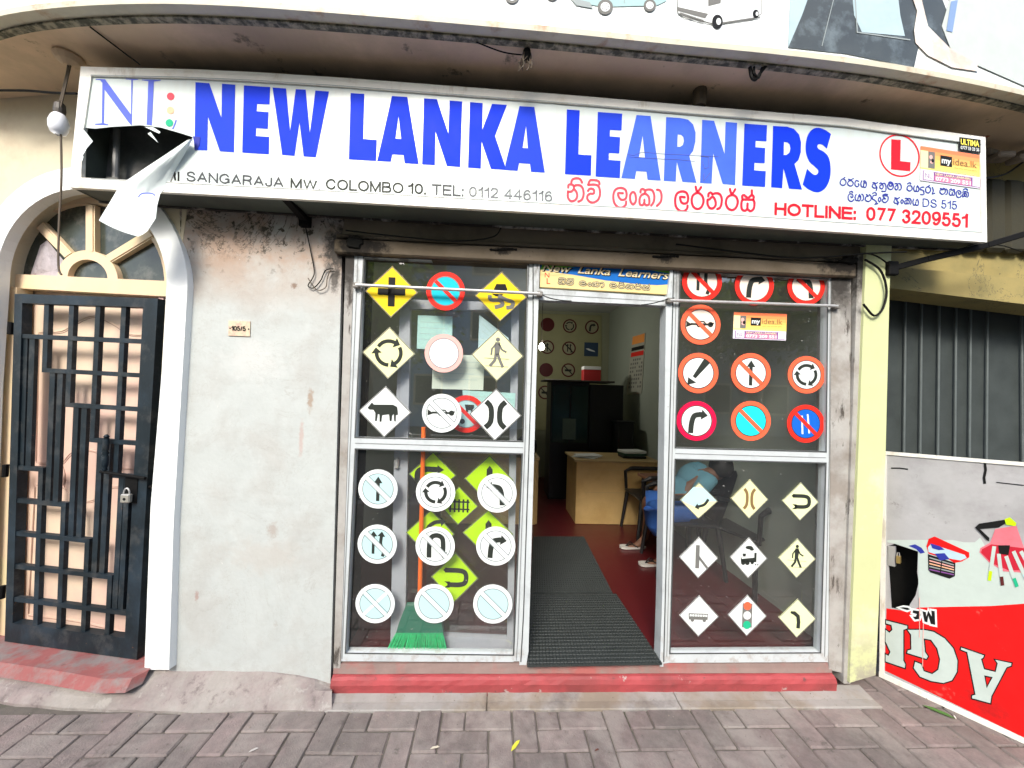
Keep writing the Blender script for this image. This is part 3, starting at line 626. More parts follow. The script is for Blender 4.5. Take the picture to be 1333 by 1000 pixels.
for (x, y, r) in ((461, 317, .05), (1107, 339, .045)):   # burnt cavities at the lintel ends
    p = on_y(x, y, -.035); m = MB(); rg = random.Random(x); vs = []
    for a in range(14):
        t = a/14*6.283; rr = r*rg.uniform(.75, 1.25); vs.append((rr*1.15*math.cos(t), rr*.75*math.sin(t)))
    m.add([p+Vector((0, -.012, 0))]+[p+Vector((a*.7, -.010, b*.7)) for a, b in vs]+[p+Vector((a, .012, b)) for a, b in vs], [[0, 1+i, 1+(i+1) % 14] for i in range(14)]+[[1+i, 15+i, 15+(i+1) % 14, 1+(i+1) % 14] for i in range(14)])
    m.build('burnt_patch', M_black, bw)
m = MB(); m.slab([(450, 328), (461, 329), (443, 872), (434, 872)], PY(-.004), -.1, 0); m.build('jamb_post', M_pilaster, bw)
# right pilaster, gap and yellow pillar
m = MB(); m.slab([(1083, 350), (1108, 350), (1104, 878), (1079, 872)], PY(-.005), -.1, 0); m.build('pilaster', M_pilaster, bw)
m = MB(); m.slab([(1117, 330), (1127, 330), (1107, 890), (1098, 890)], PY(-.02), -.1, 0); m.build('side_strip', M_pilaster, bw)
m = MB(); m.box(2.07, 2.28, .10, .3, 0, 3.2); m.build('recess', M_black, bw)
m = MB(); m.slab([(1136, 150), (1169, 150), (1158, 376), (1153, 584), (1140, 879), (1106, 889), (1127, 338)], PY(-.035), -.35, 0); m.build('pillar', M_yellow, bw)
# side bay to the right: ochre wall, beam, ribbed shutter
m = MB(); m.slab([(1150, 100), (1480, 120), (1480, 380), (1150, 350)], PY(.22), -.1, 0); m.build('side_wall', M_ochre, bw)
m = MB(); m.slab([(1150, 349), (1160, 347), (1333, 363), (1480, 376), (1480, 414), (1333, 396), (1150, 374)], PY(.14), -.2, 0); m.build('beam', M_ochre, bw)
sh = thing('ribbed_shutter', on_y(1250, 860, .40), 'dark green ribbed metal shutter behind the leaning red and grey board', 'shutter')
m = MB(); m.box(2.3, 4.6, .42, .44, 0, 2.6); m.build('sheet', M_shutter, sh)
for x in (1180, 1201, 1224, 1246, 1265, 1287):
    a = on_y(x, 380, .40); b = on_y(x-5, 620, .40); m = MB(); m.tube([Vector((a.x, .405, 2.55)), Vector((b.x, .405, 0))], .008, 6); m.build('rib', M_ribm, sh)
for i in range(6):
    a = on_y(1310, 400, .40).x+.12+i*.14; m = MB(); m.tube([Vector((a, .405, 2.55)), Vector((a, .405, 0))], .008, 6); m.build('rib', M_ribm, sh)
# ridged dark wall strip beyond the sign end
m = MB()
for i in range(9): m.bbox(2.62+i*.13, 2.745+i*.13, .16, .22, 2.62, 3.10, .02)
m.build('ridged_cladding', mat('shade_brown_cladding', (.030, .027, .012), .8, .3, 5, bump=.4), bw)  # brown darkened so the colour carries the shade beyond the sign
# exposed bricks at the broken soffit corner
rg = random.Random(5)
for i in range(16):
    px = 1200+rg.random()*140; py = 172+(px-1200)*-.12+rg.random()*52
    p = on_y(px, py, .02+rg.random()*.05); m = MB()
    m.bbox(-.05, .05, -.03, .05, -.018, .018, .008, Matrix.Translation(p) @ Matrix.Rotation(rg.uniform(-.5, .1), 4, 'Y') @ Matrix.Rotation(rg.uniform(-.4, .4), 4, 'Z'))
    m.build('broken_brick', M_brickred if rg.random() < .22 else M_mortar, bw)
# balcony slab and soffit
EDGE = [(-4.6, .75), (-3.6, .28), (-2.9, -.06), (-2.412, -.229), (-2.095, -.304), (-1.69, -.36), (-1.27, -.388), (-.73, -.392), (.17, -.380), (.71, -.366), (1.41, -.348), (2.03, -.308), (2.84, -.209), (3.5, -.08), (4.6, .25)]
eg = [(p.x, p.y) for p in catmull([(a, b, 0) for a, b in EDGE], 4)]
gE = interp(eg)
m = MB(); n = len(eg)
for (o0, z0, z1, mt, nm) in ((0, 3.25, 3.45, M_soffit, 'balcony_slab'),):
    m.add([(x, y-o0, z0) for x, y in eg]+[(x, 1.4, z0) for x, y in eg]+[(x, y-o0, z1) for x, y in eg]+[(x, 1.4, z1) for x, y in eg],
          [[i, i+1, n+i+1, n+i] for i in range(n-1)]+[[2*n+i, 2*n+i+1, 3*n+i+1, 3*n+i] for i in range(n-1)]+[[i, i+1, 2*n+i+1, 2*n+i] for i in range(n-1)])
m.build('balcony_slab', M_soffit, bw)
def strip(o, t, z0, z1):
    m = MB(); m.add([(x, y-o, z0) for x, y in eg]+[(x, y-o, z1) for x, y in eg]+[(x, y-o+t, z1) for x, y in eg]+[(x, y-o+t, z0) for x, y in eg],
                    [[r*n+i, r*n+i+1, ((r+1) % 4)*n+i+1, ((r+1) % 4)*n+i] for r in range(4) for i in range(n-1)]); return m
strip(.008, .03, 3.246, 3.259).build('drip_edge', M_lip, bw)
bb = thing('billboard', (0, -.4, 3.2), 'large white curved billboard above the shop sign with pictures of vehicles', 'billboard')
strip(.045, .03, 3.262, 4.9).build('panel', M_fascia, bb)
strip(.058, .05, 3.256, 3.284).build('edge_strip', M_rustedge, bb)
SB = curved(lambda x: gE(x)-.047); SB.fine = 14.
# pictures printed on the billboard
def art(fn, name, S, off, m, parent): a = A2(); fn(a); return a.build(name, S, off, m, parent)
def car(ox, oy, sc, body, name):
    E = lambda x, y: (ox+x*sc, oy+y*sc)
    a = A2(); a.poly([E(*p) for p in ((-62, -30), (60, -26), (62, -4), (50, 2), (20, 3), (-20, 4), (-58, -2), (-64, -10))]); c = a.build('picture_'+name, SB, .001, body, bb)
    a = A2(); a.poly([E(*p) for p in ((-64, -8), (-56, 2), (-34, 6), (-38, -2))]); a.build('picture_bumper', SB, .002, I_line, bb)
    for (x, y, r) in ((-18, 4, 10), (40, 2, 8)):
        a = A2(); a.disc(E(x, y), r*sc, 20); a.build('picture_wheel', SB, .003, I_symg, bb); a = A2(); a.disc(E(x, y), r*sc*.62, 16); a.build('picture_wheel_rim', SB, .004, I_white, bb)
        a = A2()
        for q in range(5): a.disc(E(x+r*.4*math.cos(q*1.257), y+r*.4*math.sin(q*1.257)), r*sc*.09, 6)
        a.build('picture_wheel_bolts', SB, .005, I_symg, bb)
car(806, 5, 1., ink('pale_teal_print', (.34, .50, .50)), 'van'); car(683, -8, .9, ink('silver', (.36, .39, .40)), 'car')
a = A2(); a.ribbon([(746, -4), (780, -3), (864, -2)], 1.6); a.ribbon([(812, -12), (813, 4)], .9); a.build('picture_van_trim', SB, .002, I_line, bb)
a = A2(); a.poly([(881, -20), (992, -22), (992, 18), (988, 24), (930, 31), (883, 18)]); a.build('picture_bus', SB, .001, I_white, bb)
a = A2(); a.poly([(882, 9), (922, 18), (918, 24), (882, 14)]).poly([(922, -12), (940, -12), (938, 4), (922, 8)]).poly([(944, -14), (990, -13), (990, -1), (944, 0)]); a.ribbon([(883, 18), (910, 28), (931, 31), (990, 22)], 1.2); a.ribbon([(885, 17), (916, 27)], 2); a.ribbon([(881, -20), (882, 16), (890, 23), (931, 32), (980, 25), (991, 18), (991, -20)], .9); a.build('picture_bus_windows', SB, .002, I_symg, bb)
for (x, y, r, r2) in ((934, 28, 7, 9), (984, 18, 4, 5.5)):
    a = A2(); a.disc((x, y), r, 16, r2); a.build('picture_bus_wheel', SB, .003, I_black, bb); a = A2(); a.disc((x+1.5, y), r*.45, 12, r2*.5); a.build('picture_bus_rim', SB, .004, I_white, bb)
a = A2(); a.poly([(1038, -40), (1026, 62), (1100, 70), (1190, 88), (1196, 60), (1250, 60), (1212, -40)]); a.build('picture_dark_interior', SB, .001, mat('ink_charcoal_print', (.05, .06, .06), .4, .3, 8, col2=(.12, .15, .16), mix=.56, mscale=9), bb)
a = A2(); a.poly([(1030, -30), (1062, -30), (1044, 20), (1026, 62)]); a.build('picture_pale_panel', SB, .002, ink('ice_blue_print', (.40, .52, .56), .4, .1), bb)
a = A2(); a.poly([(1108, -20), (1166, -30), (1172, 20), (1178, 47), (1122, 42), (1112, 20)]); a.build('picture_pale_panel', SB, .002, ink('ice_blue_print', (.40, .52, .56), .4, .1), bb)
a = A2(); a.ribbon([(1113, -10), (1116, 42), (1185, 52)], 1.5); a.ribbon([(1090, -20), (1070, 60)], 1.); a.build('picture_fine_lines', SB, .003, I_line, bb)
a = A2(); a.poly([(1178, -30), (1208, -30), (1200, 0), (1208, 34), (1236, 62), (1272, 84), (1274, 93), (1240, 88), (1208, 72), (1192, 56), (1190, 40), (1194, 14)]); a.build('picture_hand', SB, .004, mat('ink_hand_print', (.72, .56, .46), .4, .3, 9, col2=(.80, .76, .70), mix=.5, mscale=7), bb)
a = A2(); a.poly([(1228, -30), (1236, 0), (1226, 34), (1240, 70), (1270, 84), (1420, 150), (1420, -60)]); a.build('picture_pale_coat', SB, .003, ink('pale_grey_print', (.50, .55, .52), .4, .08), bb)
a = A2(); a.poly([(1238, 2), (1247, 0), (1240, 42), (1232, 40)]); a.build('picture_cuff', SB, .005, ink('blue_grey_print', (.20, .30, .50)), bb)

# ------------------------------------------------------------------ sill
xL, xR = on_y(429, 890, -.05).x, on_y(1092, 885, -.05).x
def prof(pr, x0, x1, seg=60, jit=.002):
    m = MB(); rg = random.Random(2); k = len(pr)
    for i in range(seg+1):
        x = x0+(x1-x0)*i/seg
        for j, (y, z) in enumerate(pr): m.v.append(Vector((x, y+rg.uniform(-jit, jit), z+rg.uniform(-jit, jit)*(.3 if j in (0, k-1) else 1))))
    m.f = [[i*k+j, i*k+j+1, (i+1)*k+j+1, (i+1)*k+j] for i in range(seg) for j in range(k-1)]
    m.f += [list(range(k)), [seg*k+j for j in range(k)]]; return m
sill = prof([(.02, -.03), (-.034, -.03), (-.038, .03), (-.040, .055), (-.034, .076), (-.022, .086), (-.006, .09)], xL, xR).build('sill', M_redsill, bw)
prof([(-.010, .093), (-.004, .115), (.0, .138), (.05, .146), (.1, .148)], xL, xR, 30, .0015).build('sill_top', M_silltop, bw)

# ------------------------------------------------------------------ room
room = thing('office_room', (.5, 2.4, .1), 'dim office room behind the shop windows with red floor', 'room')
m = MB(); m.box(-1.3, 2.06, .1, 4.9, -.01, .148); tag(m.build('floor', M_floor), kind='structure')
m = MB(); m.box(-1.3, 2.2, 4.75, 4.9, .148, 3.15); m.build('back_wall', M_roomback, room)
m = MB(); m.box(2.06, 2.2, .301, 4.75, .148, 3.15); m.build('side_wall', M_roomwall, room)
m = MB(); m.box(2.03, 2.06, .102, .300, .15, 3.15); m.build('side_wall', M_roomwall, room)
m = MB(); m.box(-1.3, -1.1, .301, 4.75, .148, 3.15); m.build('side_wall', M_roomwall, room)
m = MB(); m.box(-1.3, 2.2, .301, 4.9, 3.15, 3.24); m.build('ceiling', M_ceil, room)
m = MB(); m.box(-1.3, -.9, .26, .30, .0, 3.15); m.build('front_wall', M_roomwall, room)

# ------------------------------------------------------------------ windows and door frame
PF = PY(0)
def px_bar(name, quad, parent, y=0., d=.05, m_=M_alu):
    m = MB(); m.slab(quad, PY(y), -d, 0); return m.build(name, m_, parent)
wl = thing('shop_window', on_y(560, 861, .02), 'left shop window of white aluminium with two panes full of round and diamond traffic signs', 'window', None)
px_bar('stile', [(460, 329), (473, 329), (462, 585), (449, 861), (441.5, 861), (450, 600)], wl)
px_bar('stile', [(688, 338), (695, 338), (688, 575), (676, 861), (668, 861), (680, 590)], wl)
px_bar('rail', [(461.6, 569.7), (681, 575.5), (680, 591), (461, 584)], wl, -.003, .056)
px_bar('rail', [(449, 851), (669, 853.5), (668.5, 862), (448.5, 861)], wl, -.002, .054)
px_bar('rail', [(472.5, 329), (688.5, 338), (688.5, 343), (472.3, 334)], wl, -.002, .054)
m = MB(); m.slab([(470, 330), (691, 339), (684, 577), (459, 573)], PY(.026), -.004, 0); m.build('pane', M_glass, wl)
m = MB(); m.slab([(459, 582), (683, 588), (670, 856), (446, 855)], PY(.026), -.004, 0); m.build('pane', M_glass, wl)
wr = thing('shop_window', on_y(970, 861, .02), 'right shop window of white aluminium with two panes, a chair and seated person behind it', 'window', None)
px_bar('stile', [(877, 346), (885.5, 346), (879, 590), (871.5, 863), (863.5, 864), (871, 590)], wr)
px_bar('stile', [(1078, 358), (1084, 358), (1083, 600), (1078.5, 862), (1068, 862), (1075.4, 600)], wr)
px_bar('rail', [(879, 583.5), (1075.7, 589), (1075.5, 603), (878.5, 597.5)], wr, -.003, .056)
px_bar('rail', [(871.5, 851.4), (1068.5, 850), (1068.5, 862), (871.3, 863)], wr, -.002, .054)
px_bar('rail', [(885.3, 347), (1078.3, 359), (1078.3, 364), (885, 352)], wr, -.002, .054)
m = MB(); m.slab([(882, 348), (1081, 360), (1079, 592), (876, 588)], PY(.026), -.004, 0); m.build('pane', M_glass, wr)
m = MB(); m.slab([(875, 594), (1079, 599), (1071, 856), (868, 857)], PY(.026), -.004, 0); m.build('pane', M_glass, wr)
df = thing('door_frame', on_y(775, 866, .02), 'open white aluminium doorway between the two shop windows', 'door frame')
px_bar('jamb', [(695, 338), (703, 339), (701, 390), (688, 848), (685, 866), (676, 866), (688, 575)], df, -.006, .08)
px_bar('jamb', [(873.5, 346), (877, 346), (871, 590), (863.5, 868), (859, 868), (862, 780), (867, 398)], df, -.006, .08)
px_bar('header', [(702, 376), (873, 386.5), (867.5, 398), (701, 390.5)], df, -.004, .06)
px_bar('header', [(702, 338), (874, 345), (873.5, 348.5), (703.5, 341.5)], df, -.001, .05)

def line(nm, pts, w_, par, y=-.0045, m_=None): a = A2(); a.ribbon(pts, w_); return a.build(nm, PY(y), 0, m_ or M_black, par)
M_gasket = mat('grey_gasket', (.06, .065, .065), .6, .3, 30)
M_groove = mat('frame_groove', (.20, .21, .21), .6, .3, 30)
for par, loops in ((wl, ([(473.5, 334), (688, 343), (680.5, 575), (462, 569.5)], [(462.5, 584.5), (680, 591), (668.5, 853), (449.5, 850.5)])), (wr, ([(885.5, 352), (1078, 363.5), (1075.5, 588.5), (879, 583)], [(879, 598), (1075.3, 603), (1068.3, 850), (872, 851)]))):
    for l in loops: a = A2(); a.ribbon(l, 1.7, closed=True); a.build('gasket', PY(-.0042), 0, M_gasket, par)
line('groove', [(466, 332), (455.5, 585), (445, 858)], 1., wl, -.002, M_groove); line('groove', [(459.8, 332), (449.5, 600), (441.3, 861)], 1.4, wl, -.002, M_gasket)
line('groove', [(687, 345), (684, 560), (674, 830), (672, 860)], 1., wl, -.0065, M_groove); line('groove', [(694, 342), (694, 420), (681.5, 800), (678, 862)], 1.5, df, -.0072, M_gasket)
line('groove', [(877, 350), (870.5, 600), (864, 862)], 1.5, df, -.0072, M_gasket); line('groove', [(881, 352), (875, 590), (868, 855)], .9, wr, -.002, M_groove)
line('groove', [(462, 577), (681, 583)], .9, wl, -.0045, M_groove); line('groove', [(879, 590.5), (1075, 596)], .9, wr, -.0045, M_groove)
line('groove', [(1081, 364), (1079.5, 600), (1073.5, 855)], .9, wr, -.002, M_groove); line('groove', [(702, 383), (871, 393)], .9, df, -.0052, M_groove)
# thin rods across the windows
def rod(a, b, label):
    t = thing('security_rod', on_y(a[0], a[1], -.03), label, 'rod'); m = MB(); P, Q = on_y(*a, -.028), on_y(*b, -.028); m.tube([P, Q], .0085, 10); m.build('bar', M_steel, t)
    for p in (P, Q): m = MB(); m.bbox(p.x-.016, p.x+.016, p.y-.006, .0, p.z-.014, p.z+.014, .004); m.build('clip', M_pilaster, t)
rod((463, 371), (703, 382.5), 'pale metal rod across the left window in front of the yellow crossroads sign')
rod((872, 391), (1090, 398.6), 'pale metal rod across the top of the right window below three round signs')
# ================================================================== LEFT ENTRANCE
gA, gB = on_z(178, 859, .135), on_z(6, 835, .135)
LP = plane2((gA.x, gA.y), (gB.x, gB.y))
def LPo(k):
    f = lambda px, py, off=0.: LP(px, py, off+k)
    f.n = LP.n; return f
def ell(cx, cy, rx, ry, a0, a1, n=28, sk=0.):
    return [(cx+rx*math.cos(math.radians(a0+(a1-a0)*i/n)), cy-ry*math.sin(math.radians(a0+(a1-a0)*i/n))+sk*rx*math.cos(math.radians(a0+(a1-a0)*i/n))) for i in range(n+1)]
ent = thing('arched_entrance', on_z(110, 855, .12), 'arched entrance surround in bright white paint with cream wall beside it', 'doorway')
inner = ell(106, 368, 111, 122, 0, 180, sk=.03)
outer = ell(106, 368, 138, 150, 0, 180, sk=.03)
op = inner+[(-12, 500), (-24, 846)]
wallL = [(-420, 60), (262, 118), (240, 330), (235, 374), (226, 500), (216, 680), (206, 868), (189, 868), (217, 371)]
m = MB(); m.slab([(-420, 40), (262, 112), (236, 330), (232, 400), (216, 680), (208, 872), (188, 872), (217, 369)]+inner[1:]+[(-14, 500), (-28, 850), (-420, 800)], LP, -.16, .015); m.build('wall', M_cream, ent)
band = outer+[(-40, 500), (-54, 850), (-28, 850), (-14, 500)]+list(reversed(inner))+[(211, 480), (196, 660), (188, 872), (220, 872), (226, 680), (238, 476)]
m = MB(); m.slab(band, LP, -.02, .035); m.build('arch_band', M_whiteband, ent)
# fanlight
fan = thing('fanlight_window', LP(112, 372, -.06), 'half round cream fanlight with four spokes above the dark steel gate', 'window')
fo = ell(108, 366, 110, 120, 0, 180, sk=.03); fi = ell(116, 363, 98, 98, -3, 183, sk=.05)
m = MB(); m.slab(fo+[(-4, 372), (19, 361)]+list(reversed(fi)), LPo(-.07), -.05, 0); m.build('frame', M_frame, fan)
m = MB(); m.slab([(2, 356), (218, 366), (217, 386), (2, 374)], LPo(-.062), -.06, 0); m.build('rail', M_frame, fan)
hub = ell(114, 362, 39, 36, 0, 180, sk=.05); hin = ell(114, 362, 26, 24, 0, 180, sk=.05)
m = MB(); m.slab(hub+list(reversed(hin)), LPo(-.066), -.05, 0); m.build('hub_ring', M_frame, fan)
for q in (((111.5, 326), (111.5, 266), (123.5, 267), (123.5, 328)), ((84, 335), (47, 297), (56, 289), (93, 329)), ((137, 333), (192, 299), (200, 309), (145, 342))):
    m = MB(); m.slab(q, LPo(-.068), -.045, 0); m.build('spoke', M_frame, fan)
    m = MB(); c = Vector((sum(p[0] for p in q)/4, sum(p[1] for p in q)/4)); m.slab([(c.x+(p[0]-c.x)*.5+ (0), c.y+(p[1]-c.y)*1.0) for p in q] if q[0][0] == 111.5 else [(q[i][0]*.78+q[(3 if i == 0 else 2 if i == 1 else 1 if i == 2 else 0)][0]*.22, q[i][1]*.78+q[(3 if i == 0 else 2 if i == 1 else 1 if i == 2 else 0)][1]*.22) for i in range(4)], LPo(-.068), 0, .005); m.build('spoke_bead', M_frame, fan)
def sector(a0, a1): return ell(116, 363, 98, 98, a0, a1, 8, .05)+list(reversed(ell(114, 362, 34, 32, a0, a1, 5, .05)))
for a0, a1 in ((0, 44), (44, 90), (90, 136), (136, 180)):
    m = MB(); m.slab(sector(a0, a1), LPo(-.095), -.004, 0); m.build('pane', M_darkglass, fan)
m = MB(); m.slab(ell(114, 362, 30, 28, 0, 180, 10, .05), LPo(-.095), -.004, 0); m.build('pane', M_darkglass, fan)
crk = A2()   # crumpled plastic sheet behind the left panes
rg = random.Random(8)
pl = MB(); base = [(40, 358), (52, 320), (62, 312), (84, 340), (96, 352), (92, 362), (60, 364)]
cen = (66, 342); ptsr = [(cen[0]+(x-cen[0])*k, cen[1]+(y-cen[1])*k) for k in (.55, 1.) for x, y in base]
vv = [LPo(-.088)(cen[0], cen[1], rg.uniform(-.004, .006))]+[LPo(-.088)(x+rg.uniform(-2, 2), y+rg.uniform(-2, 2), rg.uniform(-.006, .006)) for x, y in ptsr]
pl.add(vv, [[0, 1+i, 1+(i+1) % 7] for i in range(7)]+[[1+i, 8+i, 8+(i+1) % 7, 1+(i+1) % 7] for i in range(7)])
pl.build('crumpled_sheet', mat('grey_plastic_sheet', (.42, .38, .40), .3, .3, 25, bump=.8, bscale=30), fan)
# door and jambs
dr = thing('panelled_door', LP(110, 850, -.14), 'pinkish cream wooden door with carved curves behind the dark steel gate', 'door')
m = MB(); m.slab([(10, 374), (214, 386), (186, 862), (-10, 836)], LPo(-.125), -.04, 0); m.build('leaf', M_doorw, dr)
def carve(pts, closed=False, w_=1.3, name='moulding'):
    P = catmull([(x, y, 0) for x, y in pts], 5, closed); m = MB()
    Q = [LPo(-.125)(p.x, p.y, .002) for p in P]
    if closed: Q.append(Q[0])
    m.tube(Q, .0022*w_, 6); m.build(name, M_doorw, dr)
    Q = [LPo(-.125)(p.x+1.6, p.y+2.4, .001) for p in P]
    if closed: Q.append(Q[0])
    m = MB(); m.tube(Q, .0016, 5); m.build('groove', M_carve, dr)
carve([(50, 432), (80, 431), (98, 420), (122, 411), (146, 421), (166, 434), (184, 436)])
carve([(50, 602), (78, 603), (92, 590), (112, 585), (134, 592), (146, 606), (184, 610)])
carve([(46, 630), (78, 632), (92, 644), (112, 652), (132, 646), (140, 634), (178, 634)])
carve([(80, 603), (84, 618), (82, 632)])
carve([(50, 434), (46, 600)]); carve([(184, 438), (178, 606)]); carve([(45, 632), (36, 800)]); carve([(176, 640), (166, 822)]); carve([(36, 800), (100, 808), (166, 824)])
m = MB(); m.slab([(-14, 371), (22, 374), (7, 838), (-34, 834)], LPo(-.045), -.07, 0); m.build('jamb', M_frame, dr)
m = MB(); m.slab([(206, 384), (213, 384), (188, 864), (181, 862)], LPo(-.075), -.05, 0); m.build('jamb', mat('pink_reveal_paint', (.60, .40, .38), .7, .1), dr)
# steel gate
GC = [(19, 382.5), (205.5, 388.5), (178, 859), (6, 835)]
def G(u, v):
    a = (GC[0][0]+(GC[1][0]-GC[0][0])*u, GC[0][1]+(GC[1][1]-GC[0][1])*u); b = (GC[3][0]+(GC[2][0]-GC[3][0])*u, GC[3][1]+(GC[2][1]-GC[3][1])*u)
    return (a[0]+(b[0]-a[0])*v, a[1]+(b[1]-a[1])*v)
gate = thing('steel_gate', LP(95, 848, 0), 'dark stepped-pattern steel grille gate, padlocked in front of the cream door', 'gate')
def gbar(name, u0, v0, u1, v1, d=.03, k=0., m_=None):
    m = MB(); m.slab([G(u0, v0), G(u1, v0), G(u1, v1), G(u0, v1)], LPo(k), -d, 0); return m.build(name, m_ or M_gate, gate)
gbar('stile', 0, 0, .055, 1, .045); gbar('stile', .90, 0, 1, 1, .05); gbar('rail', .055, 0, .90, .026, .044); gbar('rail', .055, .945, .90, 1, .044)
us = [.055, .225, .40, .585, .765, .90]; dv = .0945; v0 = .026; hb = .0062; vb = .017
rows = [v0+dv*k for k in range(0, 11)]
for k in range(1, 6):                      # upper stair, horizontals
    gbar('bar', us[k-1]-vb*(k > 1), rows[k]-hb, .90, rows[k]+hb, .026, -.004)
for k in range(5, 10):                     # lower stair
    gbar('bar', .055, rows[k]-hb-.0, us[k-4]+vb*(k < 9) if k < 9 else .90, rows[k]+hb, .026, -.004)
for c in range(1, 5):
    gbar('bar', us[c]-vb, .026, us[c]+vb, rows[c+1], .022, -.008)
    gbar('bar', us[c]-vb, rows[c+4], us[c]+vb, .945, .022, -.008)
for c in range(5):
    w_ = us[c+1]-us[c]; a, b = rows[c+1], rows[c+5]
    lo = us[c]+w_*(.18 if c else .10); 
    for f_ in ((.30, .62) if c else (.12, .42)):
        u = us[c]+w_*f_; gbar('bar', u-.013, a, u+.013+.012, b, .018, -.01)
hp = LP(*G(.69, .385), .02); m = MB()
prf = [(.004, 0), (.008, -.006), (.012, -.014), (.007, -.012), (.012, -.03), (.013, -.08), (.009, -.09), (.014, -.10), (.009, -.11), (.013, -.12), (.013, -.17), (.008, -.18), (.012, -.19), (.005, -.20)]
m.lathe(hp, [(r*1.2, h) for r, h in prf], 12); m.build('handle', M_gate, gate, smooth=True)
a, b = LP(*G(.66, .49), .02), LP(*G(.985, .498), .02); m = MB(); m.tube([a, b], .008, 8); bolt = m.build('bolt', M_bracket, gate)
m = MB(); m.slab([G(.84, .50), G(.93, .50), G(.93, .57), G(.84, .57)], LPo(.004), -.004, .0); m.build('lock_plate', M_bracket, gate)
for (u, v) in ((-.02, .10), (-.03, .51), (-.03, .86)):
    c = LP(*G(u, v), -.01); m = MB(); m.lathe(c, [(.014, -.035), (.014, .035)], 10); m.build('hinge', M_bracket, gate)
c = LP(*G(1.05, .52), -.02); m = MB(); m.tube([c+Vector((0, 0, .07)), c+Vector((0, 0, -.06))], .006, 6); m.tube([c+Vector((-.03, 0, 0)), c+Vector((.0, 0, 0))], .011, 8); m.build('latch_staple', M_bracket, gate)
pk = thing('padlock', LP(164, 654, .03), 'small silver padlock hanging from the bolt of the steel gate', 'padlock')
c = LP(164.5, 648, .03); m = MB(); m.bbox(c.x-.024, c.x+.024, c.y-.012, c.y+.012, c.z-.026, c.z+.02, .005); m.build('body', M_brass, pk)
m = MB(); m.tube([c+Vector((.015*math.cos(t), 0, .02+.03*max(0, math.sin(t))+(0 if math.sin(t) > 0 else 0))) for t in [math.pi*i/10 for i in range(11)]], .004, 6); m.build('shackle', M_steel, pk)
m = MB(); m.lathe(c+Vector((0, -.0125, -.005)), [(.008, 0), (.006, -.001)], 10, 'y'); m.build('keyhole', I_black, pk)

# number plate 105/5
npl = thing('house_number_plate', on_y(311, 438, -.004), 'small cream number plate 105/5 on the grey wall', 'number plate')
m = MB(); m.slab([(297.5, 417.5), (325.5, 418.5), (325, 438), (297, 437)], PY(0), 0, .006); m.build('plate', mat('aged_plate', (.62, .52, .36), .6, .15, 20, col2=(.55, .36, .28), mix=.55, mscale=30), npl)
a = A2(); strokes(a, '105/5', (301, 430.5), (320, 431.3), (.1, -6.4), 1.3); a.build('lettering', PY(0), .0075, I_black, npl)
a = A2(); a.disc((299.5, 427.5), 1, 8).disc((323.5, 428.5), 1, 8); a.build('screws', PY(0), .0078, I_black, npl)['kind'] = 'stuff'

# ================================================================== MAIN SIGN BOX
gS = lambda x: -.215+.055*(x/2.4)**2
SG = curved(gS)
TOPE = interp([(60, 84), (105, 87), (240, 90), (321, 93.5), (440, 101), (720, 122), (920, 139), (1100, 153.5), (1176, 164), (1280, 178), (1300, 181)])
BOTE = interp([(60, 242), (90, 243.5), (400, 259.5), (850, 285), (1283, 315.5), (1300, 317)])
def LX(y): return 105-(y-87)*15/157.    # left and right edges lean a little
def RX(y): return 1280+(y-178)*3.5/137.
sb = thing('shop_sign', SG(690, 280), 'long white sign box reading NEW LANKA LEARNERS with a torn corner above the shop front', 'shop sign')
def sp(t, v):                          # t 0..1 along the sign, v 0 top .. 1 bottom, in pixels
    x = 97+(1281-97)*t; yt = TOPE(x); yb = BOTE(x); y = yt+(yb-yt)*v
    xl, xr = LX(y), RX(y); return (xl+(xr-xl)*t, y)
def face_strip(name, t0, t1, v0f, v1f, o0, o1, m_, n=40):
    m = MB(); 
    for i in range(n+1):
        t = t0+(t1-t0)*i/n; a, b = sp(t, v0f(t)), sp(t, v1f(t))
        A, B = SG(*a, o1), SG(*b, o1); d = Vector((0, o1-o0, 0)); m.v += [A, B, B+d, A+d]
    m.f = [[4*i+k, 4*i+(k+1) % 4, 4*i+4+(k+1) % 4, 4*i+4+k] for i in range(n) for k in range(4)]+[[0, 1, 2, 3], [4*n+k for k in range(4)]]
    return m.build(name, m_, sb)
c0 = lambda v: (lambda t: v)
face_strip('frame_edge', 0, 1, c0(0), c0(.075), -.012, .008, M_signframe)
face_strip('frame_edge', 0, 1, c0(.915), c0(1), -.012, .008, M_signframe)
# panel face with the torn hole: columns
tt = lambda px: (px-97.)/(1281-97)
def yv(px, y): return (y-TOPE(px))/(BOTE(px)-TOPE(px))
hole_top = interp([(100, 167), (107, 166), (124, 167.5), (147, 165), (168, 164), (182, 163), (209, 166), (232, 172.5), (251, 178.5)])
hole_bot = interp([(100, 232), (223, 239), (229, 219), (237, 203), (251, 178.6)])
cols = [110, 124, 136, 147, 158, 168, 182, 195, 209, 216, 223, 229, 233, 237, 244, 251]
rest = [251+i*(1276-251)/44 for i in range(45)]
m = MB()
def col(xa, xb, fa, fb, ga, gb):
    m.slab([(xa, fa), (xb, fb), (xb, gb), (xa, ga)], SG, -.003, 0)
T1 = lambda x: TOPE(x)+11; B1 = lambda x: BOTE(x)-12
for a, b in zip(cols, cols[1:]):
    col(a, b, T1(a), T1(b), hole_top(a), hole_top(b))
    if a >= 223: col(a, b, hole_bot(a), hole_bot(b), B1(a), B1(b))
m.build('panel_corner', M_signface, sb)
m = MB()
vs = []; 
for i, x in enumerate(rest): vs += [SG(x, T1(x)), SG(x, (T1(x)+B1(x))/2), SG(x, B1(x))]
